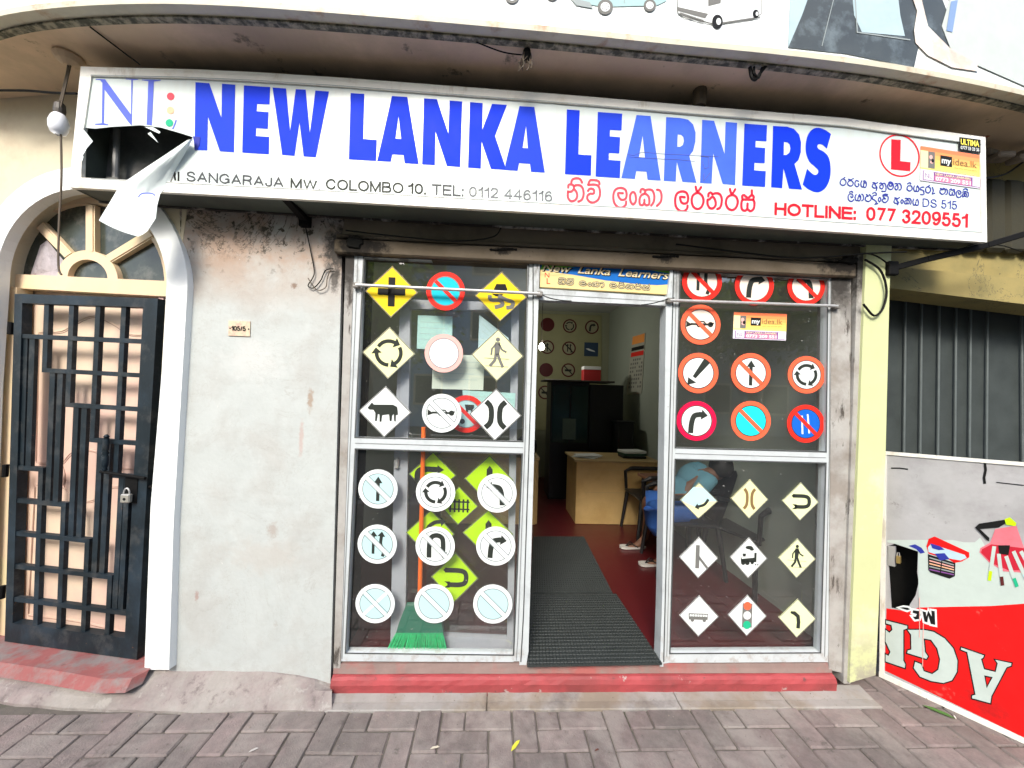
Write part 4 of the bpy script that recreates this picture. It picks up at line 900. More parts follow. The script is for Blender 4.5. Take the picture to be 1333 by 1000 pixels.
m.add(vs, [[3*i+k, 3*i+3+k, 3*i+4+k, 3*i+1+k] for i in range(44) for k in (0, 1)]); m.build('panel', M_signface, sb)
m = MB(); m.slab([(105, 87), (119.5, 88), (118, 104), (110, 160), (107, 175), (105.5, 235), (103, 244), (90, 243.5)], SG, -.012, .0075); m.build('frame_edge', M_signframe, sb)
m = MB(); m.slab([(1275.5, 178), (1283, 178.5), (1285, 315.5), (1279, 315)], SG, -.012, .0085); m.build('frame_edge', M_signframe, sb)
# frame grooves
for f0, nm in ((lambda x: TOPE(x)+10.5, 'groove'), (lambda x: BOTE(x)-12.5, 'groove')):
    a = A2(); a.ribbon([(x, f0(x)) for x in range(118, 1280, 20)], .9); a.build('seam_line', SG, .0092, I_line, sb)
# body of the box: back plane
bk = -.02
def body(name, v, dep0, dep1, m_, inset=0):
    m = MB(); n = 40
    for i in range(n+1):
        t = i/n; p = SG(*sp(t, v), -.002); m.v += [Vector((p.x, p.y+dep0, p.z)), Vector((p.x, bk+dep1, p.z))]
    m.f = [[2*i, 2*i+2, 2*i+3, 2*i+1] for i in range(n)]; return m.build(name, m_, sb)
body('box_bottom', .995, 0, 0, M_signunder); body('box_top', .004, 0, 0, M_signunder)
m = MB(); n = 40
for i in range(n+1):
    t = i/n; p = SG(*sp(t, 0)); q = SG(*sp(t, 1)); m.v += [Vector((p.x, bk, p.z)), Vector((q.x, bk, q.z))]
m.f = [[2*i, 2*i+2, 2*i+3, 2*i+1] for i in range(n)]; m.build('box_back', M_signin, sb)
for t in (0.003, .998):
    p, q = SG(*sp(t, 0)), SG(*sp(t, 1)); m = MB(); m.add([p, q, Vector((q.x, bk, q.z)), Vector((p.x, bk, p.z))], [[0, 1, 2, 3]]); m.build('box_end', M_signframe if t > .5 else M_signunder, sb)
m = MB()
for i in range(41):
    p = SG(*sp(i/40, 1)); m.v += [Vector((p.x, bk-.012, p.z-.004)), Vector((p.x, bk-.012, p.z+.006)), Vector((p.x, bk+.002, p.z+.006)), Vector((p.x, bk+.002, p.z-.004))]
m.f = [[4*i+k, 4*i+(k+1) % 4, 4*i+4+(k+1) % 4, 4*i+4+k] for i in range(40) for k in range(4)]; m.build('rear_flange', M_pilaster, sb)
p, q = SG(152, 168, -.10), SG(150, 238, -.10); m = MB(); m.tube([p, q], .014, 10); m.build('lamp_tube', mat('dusty_tube', (.20, .20, .19), .4, .2), sb)
m = MB(); m.bbox(q.x-.03, q.x+.03, q.y-.02, q.y+.03, q.z-.02, q.z+.02, .003); m.build('tube_holder', M_signin, sb)
# torn sheet
fl = [((243, 183), (252, 180)), ((216, 201), (238, 203)), ((190, 218), (230, 219)), ((159, 239), (222, 238)), ((152, 248), (209, 253)), ((145, 260), (205, 268)), ((137, 273), (202, 284)), ((128.5, 287), (193, 298)), ]
off = [.004, .012, .02, .03, .045, .06, .075, .085]
m = MB(); nu = 10; rg = random.Random(4)
for j, ((l, r), o_) in enumerate(zip(fl, off)):
    for i in range(nu+1):
        u = i/nu; x = l[0]+(r[0]-l[0])*u; y = l[1]+(r[1]-l[1])*u
        if j == 7: y += 25*u*(1-u)*.6+ (12*u if u < .8 else 12*.8-30*(u-.8))
        curl = -.05*(u**3)*(j/7)+.018*math.sin(u*3.1+j*.5)+rg.uniform(-.003, .003)
        if i == nu: x += rg.uniform(-1.5, 1.5)
        m.v.append(SG(x, y, o_+curl+.012))
m.f = [[j*(nu+1)+i, j*(nu+1)+i+1, (j+1)*(nu+1)+i+1, (j+1)*(nu+1)+i] for j in range(len(fl)-1) for i in range(nu)]
m.build('torn_flap', M_flap, sb, smooth=True)
m = MB(); m.v = [SG(x, y, o) for x, y, o in ((178, 255, .05), (186, 251.5, .056), (196, 252, .06), (201, 254, .055), (204, 260, .05), (203, 266, .04), (190, 254.5, .058), (180, 258, .052))]; m.f = [[0, 1, 2, 6], [2, 3, 4, 5, 6], [0, 6, 7]]
a = A2(); a.ribbon([(180, 257), (184, 252.5), (192, 251.5), (199, 252.5), (202, 255)], 1.6, smooth=4); a.build('flap_crease', SG, .09, I_nl, sb)
for pts in ([(107, 168, .01), (110, 170, .02), (121, 184, .03), (113, 193, .012), (107, 204, .012), (104, 200, .005), (106, 180, .006)], [(188, 165, .004), (207, 174, .012), (209, 172, .01), (200, 166, .004)], [(192, 174, .004), (196, 172, .006), (206, 186, .016)], [(104, 205, .004), (109, 203, .012), (107, 210, .008)]):
    m = MB(); m.v = [SG(x, y, o) for x, y, o in pts]; m.f = [list(range(len(pts)))]; m.build('torn_shred', M_flap, sb)
# ---- lettering: thick condensed capitals traced as polygons
def Lt(name, loops, m_, off=.0012):
    a = A2(); a.poly(*loops); return a.build('letter', SG, off, m_, sb)
def cv(ox, oy, s, pts): return [(ox+x/s, oy+y/s) for x, y in pts]
c1 = lambda *p: cv(240, 90, 5.554, p); c2 = lambda *p: cv(440, 100, 4.761, p); c3 = lambda *p: cv(720, 120, 6.665, p); c4 = lambda *p: cv(900, 140, 6.665, p)
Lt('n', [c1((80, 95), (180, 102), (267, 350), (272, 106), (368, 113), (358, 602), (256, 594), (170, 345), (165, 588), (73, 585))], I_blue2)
Lt('e', [c1((430, 118), (620, 130), (615, 256), (526, 252), (522, 305), (608, 311), (603, 432), (519, 427), (516, 484), (613, 490), (610, 616), (418, 604))], I_blue)
Lt('w', [c1((637, 133), (735, 140), (764, 447), (805, 145), (877, 149), (907, 460), (947, 155), (1046, 162), (950, 637), (862, 631), (832, 388), (796, 627), (707, 620))], I_blue)
Lt('l', [c2((78, 101), (163, 106), (156, 385), (240, 392), (236, 522), (67, 512))], I_blue)
Lt('a', [c2((334, 119), (430, 125), (500, 541), (413, 536), (406, 485), (336, 481), (327, 527), (243, 522)), c2((375, 245), (391, 386), (356, 383))], I_blue)
Lt('n', [c2((533, 134), (613, 139), (684, 352), (692, 147), (770, 153), (757, 559), (675, 553), (604, 340), (600, 548), (521, 543))], I_blue)
Lt('k', [c2((818, 157), (897, 163), (894, 328), (955, 168), (1047, 174), (973, 367), (1038, 560), (1036, 577), (948, 571), (890, 402), (885, 569), (806, 563))], I_blue)
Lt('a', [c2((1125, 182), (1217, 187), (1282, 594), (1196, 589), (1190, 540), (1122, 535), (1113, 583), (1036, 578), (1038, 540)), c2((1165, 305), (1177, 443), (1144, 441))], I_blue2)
Lt('l', [c3((119, 150), (231, 158), (220, 541), (333, 548), (328, 725), (103, 712))], I_blue)
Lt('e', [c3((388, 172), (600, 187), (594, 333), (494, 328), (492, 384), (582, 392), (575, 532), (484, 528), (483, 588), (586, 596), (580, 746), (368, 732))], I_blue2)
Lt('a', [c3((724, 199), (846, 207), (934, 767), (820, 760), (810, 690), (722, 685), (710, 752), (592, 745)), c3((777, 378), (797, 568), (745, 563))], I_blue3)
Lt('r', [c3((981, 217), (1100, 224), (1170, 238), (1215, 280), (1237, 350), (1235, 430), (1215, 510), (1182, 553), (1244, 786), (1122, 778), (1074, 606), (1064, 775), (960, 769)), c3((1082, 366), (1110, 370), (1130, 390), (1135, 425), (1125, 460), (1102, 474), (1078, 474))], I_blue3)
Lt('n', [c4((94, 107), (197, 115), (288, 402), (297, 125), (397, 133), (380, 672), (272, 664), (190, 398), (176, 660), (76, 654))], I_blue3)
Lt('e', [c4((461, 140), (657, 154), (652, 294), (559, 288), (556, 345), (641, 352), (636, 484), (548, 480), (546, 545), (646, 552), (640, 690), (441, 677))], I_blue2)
Lt('r', [c4((709, 160), (830, 166), (890, 185), (935, 235), (952, 300), (950, 390), (930, 455), (895, 490), (960, 712), (848, 704), (800, 530), (788, 700), (692, 692)), c4((804, 298), (835, 302), (853, 320), (860, 355), (850, 392), (825, 412), (801, 412))], I_blue)
a = A2(); S_ = c4((1212, 230), (1160, 195), (1100, 175), (1050, 190), (1010, 240), (992, 320), (996, 400), (1025, 470), (1070, 512), (1098, 540), (1100, 565), (1080, 585), (1050, 575), (1004, 532), (966, 668), (1010, 705), (1070, 733), (1120, 730), (1170, 690), (1203, 610), (1208, 510), (1190, 430), (1150, 385), (1105, 360), (1093, 335), (1108, 318), (1140, 325), (1176, 358))
S_ = [(p.x, p.y) for p in catmull([(x, y, 0) for x, y in S_[:S_.index(c4((1004, 532))[0])+1]], 4)]+[(p.x, p.y) for p in catmull([(x, y, 0) for x, y in S_[S_.index(c4((966, 668))[0]):]], 4)]
a.poly(S_); a.build('letter', SG, .0012, I_blue, sb)
# NI logo in thin roman capitals, traffic light dots
c5 = lambda *p: cv(90, 80, 4.35, p)
Lt('n', [c5((150, 99), (205, 101), (205, 104), (350, 300), (352, 104), (320, 101), (320, 98), (392, 101), (392, 104), (360, 106), (354, 362), (340, 350), (200, 160), (196, 350), (222, 356), (222, 361), (146, 358), (146, 353), (184, 350), (188, 122), (175, 106), (150, 103))], I_nl)
Lt('i', [c5((412, 103), (518, 105), (518, 109), (480, 114), (468, 362), (438, 358), (448, 112), (412, 107))], I_nl)
a = A2(); a.ribbon([c5((606, 332))[0], c5((596, 362))[0], c5((585, 384))[0]], 1.6); a.build('letter', SG, .0012, I_nl, sb)
for (x, y), mt in zip(c5((574, 198), (573, 277), (567, 348)), (I_red2, I_peach, I_green)):
    a = A2(); a.disc((x, y), 4.9, 22); a.build('traffic_light_dot', SG, .0016, mt, sb)
# dark blue folded corner beside the tear
a = A2(); a.poly(c5((700, 424), (742, 428), (738, 470), (722, 502), (710, 500), (706, 450))); a.build('letter_shred', SG, .003, I_navy, sb)
def stext(t, p0, p1, h, m_, bold=0., name='lettering', off=.0014, bow=0., sl=.09, shear=0.):
    a = A2(); text_px(a, t, p0, p1, (h*.02, -h), bold, shear, bow); return a.build(name, SG, off, m_, sb)
def st(t, p0, p1, h, th, m_): a = A2(); strokes(a, t, p0, p1, (h*.02, -h), th); return a.build('lettering', SG, .0014, m_, sb)
st('I', (231, 235.6), (233.5, 235.8), 12, 2.3, I_black)
a = A2(); a.poly([(225, 224), (227.5, 223), (229, 226), (228.3, 229), (229.5, 235), (227, 235.2), (226, 230)]); a.build('lettering', SG, .0014, I_black, sb)
st('SANGARAJA', (242.5, 236), (369, 244.5), 13.2, 2.1, I_grey); st('MW,', (378, 245), (417, 248), 13.4, 2.1, I_sym)
st('COLOMBO', (424, 246.5), (525, 252), 14, 2.2, I_sym); st('10.', (531, 252), (555, 253.5), 14, 2.4, I_sym)
st('TEL:', (562, 253.5), (604, 256), 14, 2.2, I_grey); st('0112 446116', (610.5, 256), (719, 262.5), 13.4, 1.9, I_grey2)
st('HOTLINE:', (1008, 280), (1115, 286.5), 16.5, 3.4, I_red); st('077 3209551', (1127.5, 287), (1260, 296.5), 18, 3.2, I_red)
st('DS 515', (1201, 269), (1246, 272.8), 10.8, 1.3, I_navy)
# Sinhala lettering
c6 = lambda *p: cv(720, 210, 4.761, p)
def si_block(items, boxes, wpx, m_):
    a = A2(); k = 0
    for (x0, y0, x1, y1), (g, mk) in zip(boxes, items):
        for st in SI[g]+[s_ for m1 in mk for s_ in (MK.get(m1) or SI[m1])]:
            sl_ = (0.03 if True else 0); a.ribbon([(x0+u*(x1-x0), y1-v*(y1-y0)+sl_*(u*(x1-x0))) for u, v in st], wpx, smooth=4, round_=True)
    return a.build('lettering', SG, .0016, m_, sb)
def bx(*b): return [tuple(cv(720, 210, 4.761, [(q[0], q[1])])[0])+tuple(cv(720, 210, 4.761, [(q[2], q[3])])[0]) for q in b]
TR = {}
def traced(org, sc, glyphs, wpx, m_):
    for gl_ in glyphs:
        a = A2()
        for st_ in gl_:
            cl_ = st_[0] == 'c'; q = [(org[0]+x/sc, org[1]+y/sc) for x, y in (st_[1:] if cl_ else st_)]
            a.ribbon(q, wpx, smooth=4, closed=cl_, round_=True)
        a.build('sinhala_letter', SG, .0016, m_, sb)
traced((730, 225), 9.874, [
 [[(95, 188), (100, 156), (133, 146), (163, 165), (170, 200)], [(92, 238), (92, 315), (130, 363), (182, 352), (210, 305), (203, 250), (170, 212), (140, 238), (95, 245)], [(165, 172), (210, 156), (265, 172), (291, 230), (290, 300), (265, 350), (225, 368)], [(135, 125), (150, 86), (200, 68), (250, 82), (274, 125)]],
 [[(350, 232), (372, 205), (415, 208), (430, 240), (418, 266), (380, 268), (348, 288), (340, 330), (370, 370), (420, 381), (475, 350), (502, 290), (502, 220), (480, 168), (430, 150), (352, 155)], [(352, 150), (368, 112), (388, 92), (450, 95), (490, 112), (498, 145)]],
 [[(798, 262), (738, 262), (746, 310), (782, 346), (830, 335), (847, 280), (830, 217), (770, 192), (702, 217), (676, 290), (686, 380), (732, 438), (790, 445), (834, 412), (840, 370)]],
 [['c', (930, 245), (895, 280), (895, 360), (930, 405), (965, 360), (960, 280)]],
 [[(1025, 250), (1030, 217), (1060, 207), (1086, 240), (1075, 266), (1040, 285), (1014, 332), (1016, 400), (1050, 415), (1072, 385), (1075, 345)], [(1072, 385), (1096, 415), (1135, 400), (1135, 320), (1105, 278), (1075, 266)], [(1080, 228), (1120, 214), (1175, 225), (1202, 290), (1195, 370), (1162, 420)]],
 [[(1235, 216), (1275, 228), (1296, 290), (1285, 370), (1235, 424)]]], 2.9, I_red2)
traced((870, 235), 10.664, [
 [[(228, 233), (165, 230), (180, 298), (220, 321), (265, 300), (275, 230), (250, 170), (190, 150), (122, 180), (96, 260), (106, 360), (160, 420), (220, 425), (260, 390), (268, 350)]],
 [['c', (405, 170), (340, 210), (325, 290), (350, 365), (410, 395), (465, 360), (490, 280), (465, 205)], [(380, 86), (390, 130), (402, 165)], [(455, 92), (430, 130), (405, 162)]],
 [[(555, 220), (560, 182), (590, 167), (616, 195)], [(546, 266), (546, 330), (580, 384), (630, 380), (660, 330), (645, 258), (612, 226), (575, 258), (548, 268)], [(615, 192), (660, 175), (715, 190), (742, 250), (736, 330), (715, 378), (680, 396)]],
 [['c', (885, 200), (820, 235), (800, 310), (825, 380), (885, 410), (940, 375), (965, 295), (940, 225)], [(855, 116), (865, 155), (880, 192)], [(930, 121), (910, 155), (885, 188)]],
 [[(1032, 260), (1025, 217), (1050, 201), (1080, 225), (1105, 240), (1130, 225), (1160, 202), (1186, 225), (1180, 262)], [(1160, 136), (1160, 200)], [(1032, 262), (1015, 310), (1020, 390), (1060, 420), (1095, 390), (1100, 320)], [(1095, 390), (1140, 425), (1186, 390), (1196, 310), (1180, 265)], [(1032, 263), (1180, 266)]]], 3.0, ink('letter_red_strong', (.76, .02, .05)))
traced((1088, 225), 14.49, [
 [['c', (135, 115), (95, 145), (85, 200), (130, 237), (185, 210), (190, 150)], [(140, 115), (172, 86)]], [[(240, 120), (282, 138), (238, 165), (225, 210), (260, 246), (310, 240), (330, 190), (300, 150), (290, 130), (332, 110)]],
 [[(432, 160), (385, 145), (364, 190), (370, 240), (405, 263), (436, 235), (425, 205)]], [[(492, 150), (474, 200), (482, 252), (510, 268), (527, 240), (526, 205)], [(515, 266), (560, 272), (580, 220), (565, 165), (530, 152), (540, 190), (574, 190)]],
 [[(700, 180), (742, 195), (702, 217), (690, 258), (730, 288), (774, 275)], [(765, 332), (777, 272), (742, 222), (792, 180)]], [[(828, 202), (850, 190), (872, 215), (836, 242), (834, 282), (870, 302), (897, 262), (882, 218)], [(872, 208), (920, 196), (946, 250), (940, 344), (870, 346)]],
 [[(1010, 222), (1022, 252), (1062, 240), (1055, 205), (1005, 197), (978, 242), (992, 292), (1040, 316), (1082, 280), (1082, 210), (1042, 173), (1000, 178)]], [[(1118, 207), (1145, 200), (1158, 230), (1126, 256), (1120, 300), (1150, 320), (1178, 280), (1166, 230)], [(1156, 210), (1210, 204), (1238, 255), (1228, 310), (1195, 322)]],
 [[(255, 367), (300, 349), (322, 372)], [(285, 442), (297, 468), (324, 450), (315, 410), (270, 395), (234, 440), (245, 512), (300, 541), (338, 505)]],
 [[(385, 410), (364, 460), (380, 517), (412, 515), (422, 462)], [(405, 520), (450, 526), (472, 470), (450, 412), (432, 445), (468, 452)]], [[(490, 400), (522, 430), (522, 500), (490, 527)]],
 [[(578, 408), (612, 438), (572, 452), (558, 508), (610, 541), (662, 510), (666, 442), (632, 410)]], [[(700, 387), (740, 369), (772, 400)], [(766, 422), (710, 430), (694, 490), (740, 518), (770, 558), (742, 592), (792, 580)]],
 [['c', (830, 463), (804, 503), (826, 547), (852, 505)]], [[(888, 422), (930, 400), (982, 410)], [(902, 462), (936, 490), (892, 492), (880, 530), (930, 561), (982, 520), (986, 452), (942, 430), (890, 442)]],
 [[(1113, 470), (1152, 482), (1112, 502), (1100, 552), (1140, 578), (1184, 562)], [(1165, 602), (1182, 560), (1150, 512), (1202, 465)]], [['c', (1250, 505), (1229, 540), (1250, 577), (1276, 540)]]], 1.5, I_navy)
traced((1175, 230), 14.03, [
 [['c', (130, 163), (90, 182), (84, 232), (130, 262), (172, 230), (166, 180)], [(88, 132), (130, 108), (152, 132)]], [[(215, 170), (203, 220), (220, 267), (246, 262), (252, 220)], [(245, 264), (290, 266), (297, 210), (272, 168), (260, 198)]],
 [[(392, 190), (340, 195), (323, 230), (380, 256), (387, 320), (330, 326)]], [['c', (460, 183), (424, 215), (430, 277), (470, 297), (507, 265), (505, 210)], [(465, 183), (492, 157)], [(548, 195), (562, 260), (545, 312), (587, 302)]],
 [[(690, 213), (742, 235), (692, 242), (684, 290), (730, 322), (777, 290), (777, 230), (742, 210)]], [[(800, 225), (823, 262), (812, 312), (790, 327)]],
 [[(860, 242), (888, 223), (905, 250), (940, 233), (948, 265)], [(865, 267), (853, 310), (880, 342), (907, 325), (906, 290)], [(907, 325), (940, 337), (953, 290), (935, 262)]],
 [[(1018, 288), (1040, 322), (1067, 300), (1050, 260), (1005, 258), (979, 310), (1000, 372), (1050, 377), (1068, 350)]],
 [[(1108, 242), (1150, 218), (1192, 246)], [(1100, 282), (1130, 270), (1137, 300), (1095, 322), (1100, 367), (1127, 350), (1132, 325)], [(1127, 350), (1162, 362), (1162, 315), (1137, 297)], [(1150, 270), (1197, 290), (1202, 345), (1185, 372)]],
 [[(48, 395), (82, 400), (82, 430), (45, 447), (44, 492), (76, 492), (82, 460)], [(76, 492), (117, 492), (117, 440), (86, 420)], [(86, 400), (137, 400), (157, 450), (147, 502)]], [[(205, 410), (189, 455), (200, 512), (232, 512), (242, 470)], [(232, 514), (277, 521), (292, 470), (271, 414), (250, 442)]]], 1.5, I_navy)
# L plate roundel
cx, cy = 1171, 202.5
a = A2(); a.ring((0, 0), .93, 1., 48); a.mapped(lambda p: (cx+p[0]*26.3, cy+p[1]*27.8+p[0]*2.5)).build('learner_ring', SG, .0014, I_red, sb)
c7 = lambda *p: cv(1060, 150, 4.883, p)
a = A2(); a.poly(c7((490, 153), (550, 157), (547, 292), (612, 299), (610, 356), (488, 344))); a.build('learner_letter', SG, .0014, I_red, sb)
# tape marks across LEARNERS
a = A2(); a.ribbon(c3((640, 540), (700, 548), (770, 520), (960, 535), (1290, 552), (1440, 560)), .5); a.ribbon(c3((660, 560), (800, 570), (960, 580), (1050, 582), (1230, 600)), .5); a.ribbon(c4((85, 425), (150, 430), (152, 520), (115, 530), (95, 465)), .6); a.ribbon(c4((110, 570), (105, 640), (165, 565)), 1.)
a.build('tape_mark', SG, .0024, ink('tape_line', (.10, .12, .30)), sb)
# ---- small adhesive posters
def poster(name, Q, S, off, label):
    t = thing(name, S(Q[3][0], Q[3][1], off), label, 'poster'); 
    def U(u, v): a_ = [Q[0][i]+(Q[1][i]-Q[0][i])*u for i in (0, 1)]; b_ = [Q[3][i]+(Q[2][i]-Q[3][i])*u for i in (0, 1)]; return (a_[0]+(b_[0]-a_[0])*v, a_[1]+(b_[1]-a_[1])*v)
    def q(nm, u0, v0, u1, v1, m_, o, sub=1):
        a = A2(); n_ = 3
        for i in range(n_): a.poly([U(u0+(u1-u0)*i/n_, v0), U(u0+(u1-u0)*(i+1)/n_, v0), U(u0+(u1-u0)*(i+1)/n_, v1), U(u0+(u1-u0)*i/n_, v1)])
        return a.build(nm, S, off+o, m_, t)
    def tx(s_, u0, v0, u1, h, m_, bold=0, o=.003):
        a = A2(); v_, f_ = text_geo(s_, bold); a.glyphs(v_, f_, lambda p: U(u0+(u1-u0)*p[0], v0-h*p[1])); return a.build('lettering', S, off+o, m_, t)
    return t, q, tx, U
def idea(Q, S, off, label):
    t, q, tx, U = poster('advert_sticker', Q, S, off, label)
    m = MB(); m.slab([U(0, 0), U(1, 0), U(1, 1), U(0, 1)], S, off, off+.001); m.build('sheet', I_white, t)
    for i in range(6):
        f_ = i/5; q('orange_band', 0, .66*i/6, 1, .66*(i+1)/6, mat('poster_grad_%d' % i, (.90, .20+.52*f_, .07+.08*f_), .45, .03), .0016)
    q('glow', .0, .12, .16, .62, ink('poster_pale', (.92, .74, .40)), .0021)
    q('picture', .125, .12, .235, .60, I_symg, .0026); a = A2(); a.disc(U(.17, .28), 2.2, 10, 2.8).disc(U(.185, .42), 2.4, 10, 2.); a.build('picture_figure', S, off+.003, I_pink, t); a = A2(); a.disc(U(.20, .38), 1.8, 8, 2.6); a.build('picture_shadow', S, off+.0032, I_black, t)
    q('logo_box', .325, .18, .515, .48, I_black, .0026); tx('my', .345, .40, .50, .18, I_white, .03, .0032)
    tx('idea.lk', .535, .40, .92, .20, I_brown, .0, .0032); tx('click your success spots', .55, .50, .92, .035, I_brown, 0, .0032)
    q('strip', 0, .66, 1, 1, ink('lilac_paper', (.66, .62, .70)), .0018); q('strip_border', .04, .70, .97, .97, I_purple, .0022)
    q('logo_panel', .055, .71, .215, .95, I_white, .0026); tx('NL', .08, .90, .19, .15, I_purple, 0, .0032)
    q('number_panel', .235, .80, .83, .95, I_hot, .0026); tx('NEW LANKA LEARNERS', .245, .785, .82, .07, I_gold, .02, .0032); tx('0773 209 551', .25, .935, .82, .115, I_white, .03, .0032)
    q('pale_square', .85, .71, .965, .95, ink('pale_lilac', (.72, .72, .78)), .0026)
    tx('myidea.lk', .27, .645, .93, .04, I_line, 0, .0032)
    return t
idea([(1198.5, 190), (1278, 202.5), (1278, 246), (1198, 235)], SG, .002, 'orange and yellow advert sticker on the right end of the long sign box')
t, q, tx, U = poster('small_sticker', [(1249, 178.5), (1276.5, 182), (1276.5, 199), (1249, 195)], SG, .0098, 'small black sticker reading ULTIMA in the top right corner of the sign box')
q('sheet', 0, 0, 1, 1, I_black, 0); tx('ULTIMA', .06, .55, .94, .45, I_ye2, .03, .0015); tx('0777 33 33 36', .06, .92, .94, .26, I_white, .02, .0015)
# ================================================================== TRAFFIC SIGNS ON THE GLASS
GL = PY(.0215)
def fr(cx, cy, rx, ry):                # local frame of a sign: x right, y up, slight roll of the picture
    return lambda p: (cx+p[0]*rx+p[1]*ry*.03, cy-p[1]*ry+p[0]*rx*.035)
def arrow(pts, w_, hw, hl, smooth=5):
    """polyline arrow: shaft and head as loops"""
    P = [Vector((q[0], q[1])) for q in (catmull([(p[0], p[1], 0) for p in pts], smooth) if smooth and len(pts) > 2 else [(*p, 0) for p in pts])]
    d = (P[-1]-P[-2]).normalized(); nrm = Vector((-d.y, d.x)); tip = P[-1]+d*hl
    a = A2(); a.ribbon([tuple(p) for p in P], w_); a.poly([tuple(P[-1]+nrm*hw), tuple(tip), tuple(P[-1]-nrm*hw)]); return a
def merge(*ar):
    r = A2()
    for a in ar: b = len(r.v); r.v += a.v; r.f += [[b+i for i in f] for f in a.f]
    return r
def swept(pts, ws):
    a = A2(); L_, R_ = [], []
    P = [Vector(p) for p in pts]
    for i, p in enumerate(P):
        d = (P[min(i+1, len(P)-1)]-P[max(0, i-1)]).normalized(); n_ = Vector((-d.y, d.x))*ws[i]/2; L_.append(tuple(p+n_)); R_.append(tuple(p-n_))
    a.poly(L_+R_[::-1]); return a
def arc(r, a0, a1, n=8): return [(r*math.cos(math.radians(a0+(a1-a0)*i/n)), r*math.sin(math.radians(a0+(a1-a0)*i/n))) for i in range(n+1)]
def roundabout(r=.55, w_=.17): return merge(*[arrow(arc(r, q+150, q+62, 8), w_, .20, .22, 0) for q in (0, 120, 240)])
def s_up(): return arrow([(0, -.62), (0, .3)], .17, .22, .34)
def s_right(x=1): return arrow([(-.28*x, -.62), (-.24*x, -.1), (-.12*x, .24), (.14*x, .32), (.24*x, .32)], .26, .26, .32, 4)
def s_overtake(): return merge(arrow([(-.2, -.5), (-.2, .4)], .14, .2, .26), arrow([(.28, -.62), (.34, -.3), (.18, 0), (.2, .4)], .16, .2, .26, 4))
def s_uturn(): return merge(A2().ribbon([(-.3, -.6), (-.3, .1), (-.2, .45), (.08, .55), (.34, .42), (.4, .1), (.4, -.35)], .24, smooth=3), A2().poly([(.18, -.3), (.62, -.3), (.4, -.62)]))
def s_horn(): return merge(A2().ribbon([(-.5, .02), (.42, .02)], .1), A2().poly([(-.72, .18), (-.72, -.14), (-.42, .06), (-.42, -.02)]), A2().ribbon([(-.2, .02), (-.12, .16), (.16, .16), (.26, .04), (.14, -.1), (-.12, -.1), (-.2, .02)], .06), A2().disc((.5, .02), .14, 10), A2().ribbon([(.46, .02), (.66, .1)], .08))
def s_downleft(): return merge(swept([(.42, .62), (-.2, -.22)], [.36, .18]), A2().poly([(-.5, -.22), (-.52, -.6), (-.08, -.48)]))
def s_cross(): return merge(A2().poly([(-.13, -.56), (.13, -.56), (.13, .56), (-.13, .56)]), A2().poly([(-.52, -.13), (.52, -.13), (.52, .13), (-.52, .13)]))
def s_slip(): return merge(A2().poly([(-.18, .5), (.16, .5), (.24, .3), (.22, .14), (-.26, .14), (-.27, .3)]), A2().poly([(-.36, .1), (.1, .1), (.0, 0), (-.2, 0)]))
def s_slip2(): return merge(A2().ribbon([(-.42, .04), (-.38, -.14), (-.02, -.16), (.06, -.34), (-.22, -.44)], .15, smooth=4), A2().ribbon([(-.1, .02), (.2, -.12), (.46, -.22), (.42, -.40), (.22, -.44)], .15, smooth=4))
def s_walk():
    return merge(A2().disc((.0, .6), .085, 10), A2().poly([(-.1, .5), (.08, .5), (.1, .3), (.06, .02), (-.12, .02), (-.12, .3)]),
                 A2().ribbon([(.04, .44), (.16, .22), (.34, .12)], .07), A2().ribbon([(-.06, .44), (-.22, .24), (-.24, .0)], .07),
                 A2().ribbon([(.0, .06), (.1, -.2), (.22, -.46)], .11), A2().ribbon([(-.06, .06), (-.1, -.2), (-.28, -.42)], .11))
def s_cow():
    return A2().poly([(-.66, .12), (-.56, .26), (-.5, .34), (-.42, .26), (.3, .28), (.46, .2), (.5, -.1), (.42, -.12), (.42, -.36), (.36, -.36), (.34, -.08), (.28, -.14), (.26, -.36), (.19, -.36), (.16, -.1), (-.1, -.14), (-.12, -.4), (-.19, -.4), (-.2, -.12), (-.26, -.1), (-.3, -.38), (-.36, -.38), (-.36, -.06), (-.44, .06), (-.58, .06)])
def s_narrow(k=1.): return merge(*[A2().ribbon([(s*.36*k, .5), (s*.17*k, .26), (s*.17*k, -.26), (s*.36*k, -.5)], .19*k, smooth=3) for s in (-1, 1)])
def s_merge(): return merge(A2().ribbon([(-.06, .6), (-.06, -.52)], .2), A2().ribbon([(-.06, .1), (.46, -.5)], .12))
def s_train():
    return merge(A2().poly([(-.42, .1), (-.36, -.06), (.3, .02), (.3, .26), (.42, .26), (.42, -.2), (-.4, -.22)]), A2().disc((-.28, -.24), .12, 10), A2().disc((-.06, -.24), .12, 10), A2().disc((.2, -.22), .09, 10), A2().poly([(-.3, .06), (-.16, .06), (-.14, .2), (-.32, .2)]), A2().disc((.02, .5), .2, 10, .09), A2().disc((.16, .42), .12, 8, .07), A2().disc((.38, -.32), .04, 6), A2().disc((.5, -.32), .04, 6))
def s_bus(): return merge(A2().poly([(-.52, .12), (.46, .12), (.44, -.18), (-.5, -.18)]))
def s_bend(): return swept([(-.36, .30), (-.16, .26), (.04, .1), (.08, -.2), (.06, -.52)], [.10, .2, .2, .19, .19])
def s_rightturn(): return merge(A2().ribbon([(-.62, -.36), (-.62, .06), (-.4, .22), (.2, .22)], .24, smooth=3), A2().poly([(.2, .42), (.48, .22), (.2, .04)]))
def s_bar(): return merge(A2().poly([(-.1, -.6), (.14, -.6), (.14, .4), (.02, .56), (-.1, .4)]))
